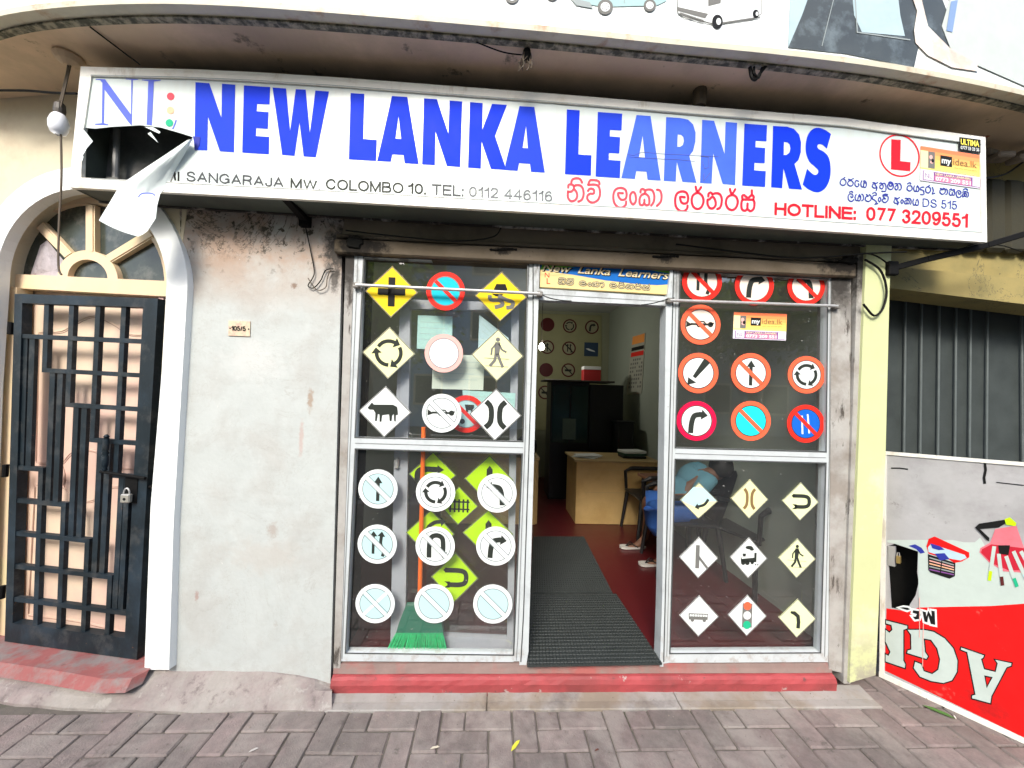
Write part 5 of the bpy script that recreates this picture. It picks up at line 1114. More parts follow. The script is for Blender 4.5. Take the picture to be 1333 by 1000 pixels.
def s_uturn_h(): return merge(A2().ribbon([(-.42, .28), (.18, .28), (.42, .2), (.48, 0), (.42, -.2), (.18, -.28), (-.3, -.28)], .19, smooth=3), A2().poly([(-.44, -.16), (-.26, -.28), (-.46, -.42), (-.2, -.4), (-.2, -.16)]), A2().poly([(-.5, .28), (-.36, .4), (-.36, .18)]))
def s_gate(): return merge(*[A2().ribbon([(x, -.34), (x, .34)], .09) for x in (-.42, -.2, .02, .24, .46)], A2().ribbon([(-.52, .2), (.56, .2)], .08), A2().ribbon([(-.52, -.18), (.56, -.18)], .08))
def s_curve(): return arrow([(.0, -.2), (-.1, .2), (.15, .45), (.42, .5)], .16, .2, .2, 4)
def s_trucks(): return merge(A2().poly([(-.1, .5), (.4, .5), (.4, .34), (.3, .2), (-.02, .2)]), A2().disc((.04, .16), .07, 8), A2().disc((.3, .16), .07, 8), A2().disc((-.2, -.4), .14, 10))
def s_arrowcurve(): return arrow([(.5, .1), (.3, -.2), (-.02, -.32)], .14, .18, .2, 4)
GN = [0]
def sticker(kind, cx, cy, rx, ry, back, label, rim=None, sym=None, symc=None, slash=None, slc=None, S=GL, base=0., inner=.77, outline=None, group=None, clip=None, extra=()):
    T = fr(cx, cy, rx, ry); t = thing('traffic_sign_'+('disc' if kind == 'o' else 'diamond'), S(cx, cy+ry, base), label, 'traffic sign', group)
    loop = arc(1, 0, 360-11.25, 31) if kind == 'o' else [(0, 1), (1, 0), (0, -1), (-1, 0)]
    if clip: loop = clip(loop)
    m = MB(); m.slab([T(p) for p in loop], S, base, base+.0018)
    m.build('plate', rim if rim else back, t)
    o = base+.0022
    if kind == 'o':
        a = A2()
        if clip: a.poly(clip([(p[0]*inner, p[1]*inner) for p in arc(1, 0, 350, 35)]))
        else: a.disc((0, 0), inner, 36)
        if rim: a.mapped(T).build('inner_face', S, o, back, t)
        a = A2(); a.ring((0, 0), inner-.02, inner+.02, 40) if not clip else a.ribbon(clip([(p[0]*inner, p[1]*inner) for p in arc(1, 0, 350, 35)]), .024, closed=True); a.mapped(T).build('outline', S, o+.0004, outline or I_out, t)
    else:
        a = A2(); a.ribbon([(0, .97), (.97, 0), (0, -.97), (-.97, 0)], .035, closed=True); a.mapped(T).build('outline', S, o, outline or I_symg, t)
    for m_, c in extra: m_.mapped(T).build('band', S, o+.0006, c, t)
    if sym: sym.mapped(T).build('symbol', S, o+.001, symc or I_sym, t)
    if slash:
        a = A2(); q = inner*.985
        if slash == 2:
            a.ribbon([(-q*.72, q*.72), (q*.72, -q*.72)], .16)
            b = A2(); b.ribbon([(q*.72, q*.72), (-q*.72, -q*.72)], .16); b.mapped(T).build('slash', S, o+.0017, slc or I_white, t)
        else: a.ribbon([(-q*.74, q*.70), (q*.74, -q*.70)], .2)
        if slc is not None:
            b = A2()
            for s_ in (-1, 1): b.ribbon([(-q*.74+s_*.09, q*.70+s_*.09), (q*.74+s_*.09, -q*.70+s_*.09)], .034)
            b.mapped(T).build('slash_outline', S, o+.002, I_out if slc == I_white else I_brown, t)
        a.mapped(T).build('slash', S, o+.0014, slc or rim, t)
    return t
LW, RW = 'on the left window', 'on the right window'
sticker('d', 509.7, 380, 34.5, 33.8, I_yel, 'yellow diamond with black crossroads cross, top left of the left window', sym=s_cross(), symc=I_black)
sticker('o', 580, 379, 25.2, 25.2, I_cyan, 'red ringed cyan no parking disc between the crossroads and slippery road diamonds', rim=I_sred, slash=1, inner=.74)
t = sticker('d', 652, 386, 34, 32.5, I_yel, 'yellow diamond with skidding car, top right of the left window', sym=s_slip(), symc=I_black)
s_slip2().mapped(fr(652, 386, 34, 32.5)).build('skid_marks', GL, .0034, I_symg, t)
sticker('d', 506, 459.6, 34.5, 34, I_yel2, 'pale yellow diamond with three black roundabout arrows on the left window', sym=roundabout(.46, .14))
sticker('o', 577.7, 460, 25, 25, I_white, 'blank white disc with faded pink ring at the middle of the left window', rim=I_pink)
t = sticker('d', 647.6, 462.5, 34, 34, I_yel2, 'pale yellow diamond with walking man on the left window', sym=s_walk(), symc=I_symg)
a = A2(); a.ribbon([(-.5, -.12), (.45, -.14)], .02).ribbon([(-.46, -.42), (.42, -.44)], .02); a.mapped(fr(647.6, 462.5, 34, 34)).build('crossing_lines', GL, .003, I_symg, t)
sticker('d', 501, 536, 34.5, 33.5, I_white, 'white diamond with black cow silhouette on the left window', sym=s_cow())
sticker('o', 575, 538, 25.6, 25.2, I_white, 'white no horn disc with bleached slash beside the cow diamond', sym=s_horn(), slash=1, slc=I_white, inner=.78)
sticker('d', 645, 540, 34, 34, I_white, 'white diamond with black road narrows lines on the left window', sym=s_narrow(1.05))
LS = [(492, 636.6, s_up(), 1, 'bleached white disc with up arrow and slash, upper left of the lower left pane'), (567, 640.8, roundabout(.5, .17), 0, 'bleached white disc with three roundabout arrows in the lower left pane'), (647, 642, s_right(-1), 1, 'bleached white no left turn disc, upper right of the lower left pane'),
      (491, 708.5, s_overtake(), 1, 'bleached white disc with two arrows and slash in the lower left pane'), (566.5, 711, s_uturn(), 1, 'bleached white no u-turn disc at the middle of the lower left pane'), (645.4, 711, s_right(1), 1, 'bleached white disc with arrow to the right and slash in the lower left pane'),
      (488.3, 786, None, 2, 'bleached white and aqua disc with a cross, near the green broom head'), (565, 786, None, 1, 'bleached white and aqua disc with one slash, directly above the green broom'), (641.5, 786.5, None, 1, 'bleached white and aqua disc with one slash, lower right of the left window')]
for x, y, sy, sl_, lb in LS:
    sticker('o', x, y, 25.6, 25.4, I_aqua if sy is None or (x < 500) else I_white, lb, rim=I_white, sym=sy, slash=sl_, slc=I_white, inner=.78)
GR = GL
clipt = lambda v: (lambda loop: [(p[0], min(p[1], v)) for p in loop])
def red(x, y, r, back, rim, lb, sy, sl_=1, clip=None, symc=None, extra=()):
    sticker('o', x, y, r, r, back, lb, rim=rim, sym=sy, slash=sl_, inner=.76, clip=clip, symc=symc, outline=I_sym, extra=extra)
red(914, 366.7, 26, I_cream, I_sred, 'red ringed no overtaking disc with two arrows, top left of the right window', merge(A2().ribbon([(-.2, -.45), (-.2, .62)], .15), A2().ribbon([(.26, -.62), (.34, -.34), (.18, -.05), (.2, .58)], .17, smooth=3)), clip=clipt(.66))
red(982, 372, 25.5, I_cream, I_sred, 'red ringed turn right disc without slash under the lintel of the right window', s_right(1), 0, clipt(.82))
red(1049.5, 373, 24.4, I_cream, I_sred, 'red ringed no left turn disc, top right of the right window', s_right(-1), 1, clipt(.78))
red(912, 422.7, 26, I_cream, I_orng, 'orange red no horn disc beside the advert sticker on the right window', s_horn())
red(909, 485.7, 26.3, I_white, I_orng, 'orange ringed disc with arrow pointing down to the left', s_downleft(), 0)
red(977.5, 485.7, 26, I_white, I_orng, 'orange ringed disc with upright arrow and slash on the right window', s_up(), 1)
red(1050, 488, 24.4, I_white, I_orng, 'orange ringed disc with three roundabout arrows on the right window', roundabout(.5, .16), 0)
red(906.7, 548, 26, I_white, I_crim, 'crimson ringed turn right disc on the right window', s_right(1), 0)
red(977.5, 548, 26, I_cyan2, I_orng, 'orange ringed bright cyan disc with slash on the right window', None, 1)
t = sticker('o', 1049, 551.7, 24.4, 24.8, I_dblue, 'red ringed deep blue disc with two white stripes and slash', rim=I_sred, slash=1, inner=.76, outline=I_sym, extra=((merge(A2().ribbon([(-.16, -.55), (-.22, .42)], .09), A2().ribbon([(.2, -.5), (.08, .5)], .09)), I_white),))
def dia(x, y, rx, ry, back, lb, sy, symc=None, extra=()): return sticker('d', x, y, rx, ry, back, lb, sym=sy, symc=symc, extra=extra)
t = dia(909.8, 652, 24.5, 23.5, I_yel2, 'small diamond with aqua paper patch over a curved arrow, in front of the seated person', s_arrowcurve())
a = A2(); a.poly([(-.95, .0), (-.3, .76), (.22, .72), (.95, .02), (.3, -.06), (-.1, -.36), (-.5, -.22)]); a.mapped(fr(909.8, 652, 24.5, 23.5)).build('paper_patch', GL, .0028, I_aqua, t)
dia(975.7, 649.6, 24.5, 26, I_yel2, 'small pale yellow diamond with brown road narrows lines', s_narrow(.8), I_brown)
dia(1042, 652.9, 24, 25, I_yel3, 'small lemon diamond with u-turn arrow, right column of the right window', s_uturn_h())
dia(909.5, 726, 25.5, 27, I_white, 'small white diamond with side road joining from the right', s_merge(), I_symg)
dia(974.5, 726.3, 24.5, 26.8, I_white, 'small white diamond with steam train on the right window', s_train())
t = dia(1037.5, 727, 24.5, 26, I_yel3, 'small lemon diamond with walking man on the right window', s_walk())
a = A2(); a.ribbon([(-.5, -.1), (.5, -.14)], .02).ribbon([(-.46, -.44), (.5, -.46)], .02); a.mapped(fr(1037.5, 727, 24.5, 26)).build('crossing_lines', GL, .003, I_symg, t)
t = dia(909.8, 802, 26, 27, I_white, 'small white diamond with grey bus on the right window', s_bus(), I_symg)
a = A2()
for i in range(7): a.poly([(-.46+i*.13, .07), (-.36+i*.13, .07), (-.36+i*.13, -.03), (-.46+i*.13, -.03)])
a.mapped(fr(909.8, 802, 26, 27)).build('bus_windows', GL, .0036, I_white, t)
for x in (-.32, .28): a = A2(); a.disc((x, -.2), .09, 10); a.mapped(fr(909.8, 802, 26, 27)).build('bus_wheel', GL, .0036, I_symg, t)
t = dia(972.7, 801.3, 25.5, 27, I_white, 'small white diamond with red white and green traffic light', A2().ribbon([(0, -.58), (0, .58)], .5), I_symg)
for q_, c_ in ((.46, I_orng), (0, I_white), (-.46, I_green)): a = A2(); a.disc((0, q_), .2, 16); a.mapped(fr(972.7, 801.3, 25.5, 27)).build('lamp', GL, .0038, c_, t)
dia(1037.8, 804.9, 24.5, 25.5, I_yel3, 'small lemon diamond with bend to the left, lowest of its column', s_bend())
idea([(955.4, 406.3), (1024.4, 408.9), (1023, 443.5), (954, 440.8)], GL, .001, 'orange and yellow advert sticker on the glass of the right window')

# small fascia above the door
DF = PY(.012)
t, q, tx, U = poster('door_fascia_sign', [(703.5, 341.5), (873.5, 348.2), (872.5, 383.5), (703, 373.5)], DF, 0, 'small blue, green and cream New Lanka Learners sign above the open doorway')
t['category'] = 'sign'
m = MB(); m.slab([U(0, 0), U(1, 0), U(1, 1), U(0, 1)], DF, -.02, .001); m.build('panel', I_fcream, t)
def uart(name, loops, m_, o): a = A2(); [a.poly([U(*p) for p in l]) for l in loops]; return a.build(name, DF, o, m_, t)
uart('blue_wave', [[(0, .02), (1, .02), (1, .62), (.9, .68), (.75, .68), (.5, .60), (.25, .44), (.1, .38), (0, .36)]], I_fblue, .0018)
uart('green_wave', [[(.02, 0), (1, 0), (1, .24), (.85, .14), (.7, .06), (.5, .05), (.3, .10), (.15, .22), (.0, .30)]], I_fgreen, .0022)
uart('cream_wave', [[(0, .30), (.08, .34), (.2, .44), (.1, .50), (0, .50)]], I_fcream, .0026)
for b_, c_, o_ in ((.045, I_black, .003), (.012, I_gold, .0034)):
    a = A2(); v_, f_ = text_geo('New  Lanka  Learners', b_, .35); a.glyphs(v_, f_, lambda p: U(.012+.975*p[0]+(.0 if o_ > .0031 else .003), .34-.30*p[1]+.10*p[0]+(0 if o_ > .0031 else .02))); a.build('lettering', DF, o_, c_, t)
a = A2(); v_, f_ = text_geo('N', 0); a.glyphs(v_, f_, lambda p: U(.035+.035*p[0], .60-.20*p[1])); a.build('logo', DF, .003, I_red, t)
a = A2(); v_, f_ = text_geo('L', 0); a.glyphs(v_, f_, lambda p: U(.05+.028*p[0], .86-.24*p[1])); a.build('logo', DF, .003, I_red, t)
for wpx, c_, o_ in ((2.2, I_sym, .003), (.75, I_gold, .0034)):
    a = A2(); sinhala(a, SI_NAME, U(.14, .83), U(.85, .87), (.1, -5.2), wpx); a.build('lettering', DF, o_, c_, t)

# ================================================================== INSIDE THE LEFT WINDOW
IN = PY(.105)
ip = thing('inner_glazed_door', IN(598, 850, 0), 'grey aluminium glazed door leaf standing inside behind the left window', 'door')
for nm, qd in (('stile', [(521, 392), (534, 392), (531, 590), (527, 846), (508, 846), (513, 590)]), ('stile', [(666, 396), (676, 396), (672, 600), (668, 846), (660, 846), (663, 600)]), ('rail', [(534, 390), (667, 394), (667, 404), (533, 402)]), ('rail', [(527, 826), (661, 832), (661, 849), (526, 846)])):
    m = MB(); m.slab(qd, IN, -.04, 0); m.build(nm, M_alu_in, ip)
m = MB(); m.slab([(531, 398), (669, 400), (663, 836), (524, 834)], IN, -.03, -.026); m.build('pane', M_glass_in, ip)
c = IN(517, 603, .004); m = MB(); m.bbox(c.x-.012, c.x+.012, c.y-.02, c.y+.01, c.z-.03, c.z+.03, .006); m.build('lock', M_steel, ip)
def sheetp(Q, m_, lb):
    t = thing('paper_notice', IN(Q[3][0], Q[3][1], .0), lb, 'paper'); m = MB(); m.slab(Q, IN, .001, .0025); m.build('sheet', m_, t)
    a = A2()
    for i in range(4):
        f_ = .2+i*.17; A_ = [Q[0][k]+(Q[3][k]-Q[0][k])*f_ for k in (0, 1)]; B_ = [Q[1][k]+(Q[2][k]-Q[1][k])*f_ for k in (0, 1)]
        a.ribbon([(A_[0]+4, A_[1]), (B_[0]-5-rg.random()*8, B_[1])], .7)
    a.build('faint_line', IN, .0032, mat('faint_print', (.42, .55, .52), .6, .1), t)
sheetp([(544, 410.5), (589, 412), (588.5, 456), (542.5, 454)], M_cyanp, 'aqua paper sheet taped behind the left window, upper left')
sheetp([(564, 461), (631, 463), (629, 508), (562, 506)], M_cyanp2, 'pale greenish paper sheet behind the left window below the aqua one')
sheetp([(602, 508), (671, 512), (669, 548), (604, 545)], M_cyanp, 'aqua paper sheet behind the road narrows diamond on the left window')
sheetp([(624, 410), (662, 440), (664, 470), (622, 466)], mat('pale_blue_reflection', (.45, .62, .66), .6, .05), 'pale blue painted reflection with slanted top behind the slippery road and walking man diamonds')  # flat pale shape painting a street reflection in the glass
for x, y, rx, ry, sy, lb in ((563, 618, 31, 30, s_rightturn(), 'lime diamond with right turn arrow behind the left glass, crossed by the broom handle'), (636.4, 624, 32, 31.5, s_bar(), 'lime diamond with upright bar behind the left glass, upper right'), (597, 658.5, 25.5, 25, s_gate(), 'small lime diamond with railway gate behind the left glass'),
                             (560, 694.4, 32, 31, s_curve(), 'lime diamond with curved arrow behind the bleached no u-turn disc'), (635, 694.4, 33, 31, s_bar(), 'lime diamond with short upright bar behind the bleached disc with the right arrow'), (592, 752, 31, 33, s_uturn_h(), 'lime diamond with u-turn arrow behind the left glass, lowest')):
    sticker('d', x, y, rx, ry, I_lime, lb, sym=sy, S=IN, base=.004)
sticker('o', 607, 539, 24.5, 24.5, I_cyanp if False else I_aqua, 'red ringed no trucks disc behind the left glass, partly hidden by the no horn disc', rim=I_sred, sym=s_trucks(), slash=1, S=IN, base=.008, inner=.72)
# broom
br = thing('broom', on_y(543, 850, .2), 'broom with orange handle and bright green bristles leaning inside the left window', 'broom')
A_, B_ = on_y(551.5, 556, .078), on_y(546, 792, .062); m = MB(); m.tube([A_, B_], .0125, 12); m.build('handle', M_orange, br)
BR = PY(.042); m = MB(); m.slab([(528, 789), (566, 789), (575, 812), (577, 826), (515, 826), (519, 812)], BR, -.04, 0); m.build('head', M_greend, br)
m = MB(); rg = random.Random(12)
for k in range(5):
    for i in range(44):
        f_ = i/43; x0 = 516+60*f_; x1 = 503+79*f_+rg.uniform(-2, 2); P = BR(x0, 824, -k*.008); Q = BR(x1, 849+rg.uniform(-1, 1.5), -.002-k*.009); Mx = (P+Q)/2+Vector((rg.uniform(-.003, .003), rg.uniform(-.006, .002), 0)); m.tube([P, Mx, Q], [.0022, .0025, .002], 4)
bs = m.build('bristles', M_green, br); bs['kind'] = 'stuff'

# ================================================================== INSIDE THE ROOM
FZ = .15
def mat_strip(Q, lb):
    t = thing('rubber_mat', on_z(*Q[3], FZ), lb, 'mat'); fp_ = [on_z(x, y, FZ) for x, y in Q]
    m = MB(); m.add([p+Vector((0, 0, .001)) for p in fp_]+[p+Vector((0, 0, .011)) for p in fp_], [[4, 5, 6, 7], [0, 1, 2, 3], [0, 1, 5, 4], [1, 2, 6, 5], [2, 3, 7, 6], [3, 0, 4, 7]]); m.build('base', M_mat, t)
    m = MB(); d0 = (fp_[1]-fp_[0]); n_ = int(d0.length/.016)
    for i in range(n_):
        u = (i+.5)/n_; A_ = fp_[0]+(fp_[1]-fp_[0])*u+Vector((0, 0, .0125)); B_ = fp_[3]+(fp_[2]-fp_[3])*u+Vector((0, 0, .0125)); m.tube([A_, B_], .0035, 4)
    m.build('ribs', M_mat, t)['kind'] = 'stuff'
    m = MB(); L_ = (fp_[3]-fp_[0]).length; k_ = int(L_/.03)
    for i in range(k_):
        u = (i+.5)/k_; A_ = fp_[0]+(fp_[3]-fp_[0])*u+Vector((0, 0, .0125)); B_ = fp_[1]+(fp_[2]-fp_[1])*u+Vector((0, 0, .0125)); m.tube([A_, B_], .0028, 4)
    m.build('cross_ribs', M_mat, t)['kind'] = 'stuff'
mat_strip([(690, 776), (802, 775), (862, 866), (686, 869)], 'black ribbed rubber mat lying in the doorway on the red floor')
mat_strip([(694, 700), (760, 700), (797, 773), (690, 774)], 'black ribbed rubber mat further inside behind the doorway mat')
# desk
dk = thing('office_desk', (1.45, 2.6, FZ), 'pale yellow wooden desk in the middle of the dim room', 'desk')
p0, p1 = on_y(751, 683, 2.27), on_y(751, 598, 2.27); dx0 = p1.x; DH = p1.z
m = MB(); m.bbox(dx0, 1.93, 2.27, 2.29, FZ, DH-.025, .003); m.build('front_panel', M_desk, dk)
m = MB(); m.bbox(dx0, dx0+.02, 2.292, 2.85, FZ, DH-.025, .003); m.build('side_panel', M_desk, dk)
m = MB(); m.bbox(dx0-.03, 1.95, 2.24, 2.87, DH-.024, DH, .004); m.build('top', M_deskedge, dk)
for z in (.36, .62): m = MB(); m.box(dx0+.1, 1.9, 2.268, 2.27, FZ+z, FZ+z+.004); m.build('panel_seam', M_deskedge, dk)
pb = thing('paper_pile', (dx0+.12, 2.45, DH), 'loose pile of white papers on the left end of the yellow desk', 'papers')
for i in range(5):
    m = MB(); m.bbox(-.14, .14, -.1, .1, DH+.001+i*.006, DH+.005+i*.006, .001, Matrix.Translation((dx0+.14+i*.01, 2.46, 0)) @ Matrix.Rotation(rg.uniform(-.5, .5), 4, 'Z')); m.build('sheet', M_paper, pb)
bk2 = thing('book_stack', (1.68, 2.5, DH), 'small stack of dark files at the right end of the yellow desk', 'files')
for i in range(3): m = MB(); m.bbox(-.14, .14, -.1, .1, DH+.002+i*.03, DH+.028+i*.03, .003, Matrix.Translation((1.70, 2.5, 0)) @ Matrix.Rotation(.1*i, 4, 'Z')); m.build('file', (M_dark, mat('dark_green_file', (.03, .08, .05)), M_paper)[i], bk2)
# second desk seen at the left edge of the doorway
d2 = thing('side_desk', (.2, 2.3, FZ), 'brown wooden desk partly hidden behind the left window frame', 'desk')
x2 = on_y(703, 600, 2.2).x
m = MB(); m.bbox(-.6, x2, 2.2, 2.7, FZ+.72, FZ+.75, .003); m.build('top', M_deskedge, d2); m = MB(); m.bbox(-.55, x2-.03, 2.22, 2.24, FZ, FZ+.72, .003); m.build('front_panel', M_desk, d2)
m = MB(); m.bbox(x2-.03, x2-.01, 2.24, 2.68, FZ, FZ+.72, .003); m.build('side_panel', M_desk, d2)
hm = thing('helmet', (x2-.14, 2.4, FZ+.75), 'black motorcycle helmet on the brown desk at the left edge of the doorway', 'helmet')
m = MB(); m.lathe((x2-.14, 2.4, FZ+.75), [(.09, 0), (.115, .04), (.125, .11), (.115, .17), (.08, .215), (.03, .235)], 18); m.build('shell', M_blackp, hm, smooth=True)
m = MB(); m.bbox(x2-.21, x2-.07, 2.28, 2.30, FZ+.82, FZ+.90, .01); m.build('visor', M_dkglass, hm)
# cabinet
cb = thing('tall_cabinet', (1.2, 3.4, FZ), 'tall black cabinet with dark green glass doors behind the yellow desk', 'cabinet')
ca, cb_, cc = on_y(718, 494, 3.3), on_y(812, 500, 3.3), on_y(768, 500, 3.3)
m = MB(); m.bbox(cc.x, cb_.x, 3.3, 3.75, FZ, cb_.z-.02, .004); m.build('carcass', M_dark, cb)
m = MB(); m.bbox(ca.x, cc.x-.004, 3.31, 3.75, FZ, ca.z-.03, .004); m.build('carcass', M_dark, cb)
for a0, a1 in ((.04, .48), (.52, .96)):
    xa, xb = ca.x+(cc.x-ca.x)*a0, ca.x+(cc.x-ca.x)*a1; m = MB(); m.bbox(xa, xb, 3.295, 3.307, FZ+.8, ca.z-.08, .003); m.build('glass_door', M_dkglass, cb)
m = MB(); m.bbox(ca.x-.10, cb_.x-.15, 3.24, 3.74, ca.z-.025, ca.z, .003); m.build('top_board', mat('cabinet_top', (.10, .09, .08)), cb)
m = MB(); m.bbox(on_y(733, 537, 3.28).x, on_y(750, 537, 3.28).x, 3.28, 3.292, on_y(735, 572, 3.28).z, on_y(735, 545, 3.28).z, .002); m.build('notice', mat('green_grey_note', (.16, .22, .18)), cb)
lb_ = thing('low_cabinet', (2.0, 3.2, FZ), 'lower black cabinet to the right of the tall one', 'cabinet')
l0, l1 = on_y(812, 550, 3.1), on_y(822, 550, 3.1); m = MB(); m.bbox(l0.x-.1, l1.x, 3.0, 3.28, FZ, l0.z, .004); m.build('carcass', M_dark, lb_); m = MB(); m.bbox(l0.x-.12, l1.x+.01, 2.99, 3.285, l0.z+.001, l0.z+.02, .004); m.build('top', M_dark, lb_)
# wall chart of prohibitory signs
BW = PY(4.74)
wc = thing('wall_chart', BW(738, 570, 0), 'yellowish wall chart with rows of small round traffic signs on the back wall', 'chart')
m = MB(); m.slab([(692, 408), (783, 411), (783, 560), (690, 560)], BW, .0, .006); m.build('board', mat('chart_paper', (.34, .33, .17), .7, .1), wc)
def mini(x, y, sy, fill=None, sq=False):
    T = fr(x, y, 9, 9); a = A2()
    if sq: a.poly([(-1, -1), (1, -1), (1, 1), (-1, 1)]); a.mapped(T).build('square_sign', BW, .008, mat('navy_print', (.02, .05, .10)), wc); a = A2(); a.poly([(-.8, .1), (-.4, .14), (.5, -.2), (.6, -.35), (-.3, -.2)]); a.mapped(T).build('symbol', BW, .009, I_white, wc); return
    if fill: a.disc((0, 0), 1, 24); a.mapped(T).build('disc_sign', BW, .008, fill, wc); return
    a.disc((0, 0), 1, 28); a.mapped(T).build('disc_sign', BW, .008, I_maroon, wc); a = A2(); a.disc((0, 0), .8, 24); a.mapped(T).build('disc_face', BW, .009, mat('chart_sign_face', (.34, .32, .20)), wc)
    if sy: sy.mapped(T).build('symbol', BW, .010, I_sym, wc)
mini(712.8, 422.7, None, I_maroon); mini(741.7, 424.5, roundabout(.55, .16)); mini(770.5, 426, s_right(1))
sl_m = lambda s_: merge(s_, A2().ribbon([(-.6, .6), (.6, -.6)], .16))
mini(712.5, 452, sl_m(s_up())); mini(740.7, 453.5, sl_m(s_overtake())); mini(769.5, 455, None, None, True)
mini(711, 481.6, None, I_maroon); mini(739.8, 482, sl_m(s_bus())); mini(709.5, 511, sl_m(s_bus()))
nb = thing('red_notice_box', BW(770, 494, .05), 'red and white box on top of the cabinet against the back wall', 'box')
q0, q1 = on_y(759, 477, 3.5), on_y(781, 493, 3.5)
m = MB(); m.bbox(q0.x, q1.x, 3.45, 3.6, ca.z+.001, q0.z-.05, .004); m.build('body', mat('dull_red_box', (.42, .02, .02)), nb); m = MB(); m.bbox(q0.x, q1.x, 3.448, 3.6, q0.z-.049, q0.z, .004); m.build('lid', M_paper, nb)
# calendar on the side wall
RWL = PX(2.06)
cl = thing('wall_calendar', RWL(830, 513, .01), 'narrow hanging calendar with red heading on the right wall of the room', 'calendar')
CQ = [(823, 438), (840, 433), (835, 513), (815.5, 514)]
t, q, tx, U = cl, None, None, None
def UC(u, v): a_ = [CQ[0][i]+(CQ[1][i]-CQ[0][i])*u for i in (0, 1)]; b_ = [CQ[3][i]+(CQ[2][i]-CQ[3][i])*u for i in (0, 1)]; return (a_[0]+(b_[0]-a_[0])*v, a_[1]+(b_[1]-a_[1])*v)
m = MB(); m.slab([UC(0, 0), UC(1, 0), UC(1, 1), UC(0, 1)], RWL, 0, .008); m.build('sheet', mat('calendar_paper', (.42, .42, .34)), cl)
for v0_, v1_, c_ in ((.01, .15, I_or2), (.20, .26, I_black), (.285, .36, I_sred)):
    a = A2(); a.poly([UC(.04, v0_), UC(.96, v0_), UC(.96, v1_), UC(.04, v1_)]); a.build('heading_band', RWL, .0095, c_, cl)
a = A2()
for r_ in range(8):
    for c_ in range(6):
        if (r_+c_) % 5: a.poly([UC(.08+c_*.15, .40+r_*.065), UC(.17+c_*.15, .40+r_*.065), UC(.17+c_*.15, .435+r_*.065), UC(.08+c_*.15, .435+r_*.065)])
b_ = a.build('numbers', RWL, .0095, I_symg, cl); b_['kind'] = 'stuff'
# lit bulb in the room
lbp = on_y(705, 452, 3.4); pl_ = bpy.data.lights.new('lamp_glow', 'POINT'); pl_.energy = 4.5; pl_.color = (1, .96, .86); pl_.shadow_soft_size = .04; po_ = bpy.data.objects.new('lamp_glow', pl_); COL.objects.link(po_); po_.location = lbp+Vector((.06, -.12, -.06))
lt = thing('lit_lamp', lbp, 'small glowing bulb hanging in the dim room near the left edge of the doorway', 'lamp')
m = MB(); m.lathe(lbp, [(.01, -.045), (.03, -.035), (.042, 0), (.03, .035), (.015, .055)], 16); m.build('bulb', M_lit, lt, smooth=True)
m = MB(); m.lathe(lbp+Vector((0, 0, .055)), [(.018, 0), (.018, .05)], 10); m.tube([lbp+Vector((0, 0, .1)), Vector((lbp.x, lbp.y, 3.15))], .004, 6); m.build('cord', M_socket, lt)
# chairs
def chair(x, y, rz, label):
    t = thing('plastic_armchair', (x, y, FZ), label, 'chair', 'black plastic armchairs in the office'); M4 = Matrix.Translation((x, y, FZ)) @ Matrix.Rotation(rz, 4, 'Z')
    # chair faces +x locally
    m = MB(); m.bbox(-.23, .25, -.23, .23, .41, .435, .01, M4); m.build('seat', M_blackp, t)
    m = MB(); nz = 8; ny = 6; vs = []
    for k in (0, 1):
        for j in range(nz+1):
            for i in range(ny+1):
                f_ = j/nz; yy = (-.22+.44*i/ny)*(1-.12*f_**3); zz = .42+.46*f_-(.05*abs(yy/.22)**3*f_); xx = -.21-.14*f_-(.05*(1-(yy/.22)**2))-k*.014; vs.append(M4 @ Vector((xx, yy, zz)))
    q_ = (nz+1)*(ny+1); m.add(vs, [[k*q_+j*(ny+1)+i, k*q_+j*(ny+1)+i+1, k*q_+(j+1)*(ny+1)+i+1, k*q_+(j+1)*(ny+1)+i] for k in (0, 1) for j in range(nz) for i in range(ny)]); m.build('backrest', M_blackp, t, smooth=True)
    for sx, sy in ((1, 1), (1, -1), (-1, 1), (-1, -1)):
        m = MB(); m.tube([M4 @ Vector((.22*sx, .21*sy, .41)), M4 @ Vector((.27*sx, .25*sy, 0))], [.022, .016], 8); m.build('leg', M_blackp, t)
    for sy in (1, -1):
        m = MB(); m.tube([M4 @ Vector(p) for p in ((.22, .24*sy, .40), (.23, .26*sy, .62), (.16, .27*sy, .655), (-.2, .25*sy, .66), (-.30, .20*sy, .64))], [.016, .018, .024, .022, .016], 8); m.build('armrest', M_blackp, t)
    return t
c2_ = on_y(985, 700, .85); chair(c2_.x+.0, .95, math.pi+.35, 'black plastic armchair inside the right window, behind the steam train and u-turn diamonds')
hp_ = on_y(884, 665, 1.2)
chair(hp_.x+.02, 1.2, math.pi-.12, 'black plastic armchair under the seated person')
# bench top behind the person
ch3 = on_y(822, 638, 2.0); chair(ch3.x+.24, 1.97, math.pi, 'black plastic armchair in front of the yellow desk, its armrest showing in the doorway')
tb = thing('side_table', (1.55, 2.1, FZ), 'brown topped side table behind the seated person', 'table')
m = MB(); m.bbox(1.62, 1.96, 1.5, 2.1, FZ+.60, FZ+.63, .004); m.build('top', mat('salmon_brown_wood', (.30, .14, .08), .4), tb)
for x, y in ((1.68, 1.54), (1.92, 1.54), (1.68, 2.06), (1.92, 2.06)): m = MB(); m.bbox(x-.02, x+.02, y-.02, y+.02, FZ, FZ+.60, .003); m.build('leg', M_dark, tb)
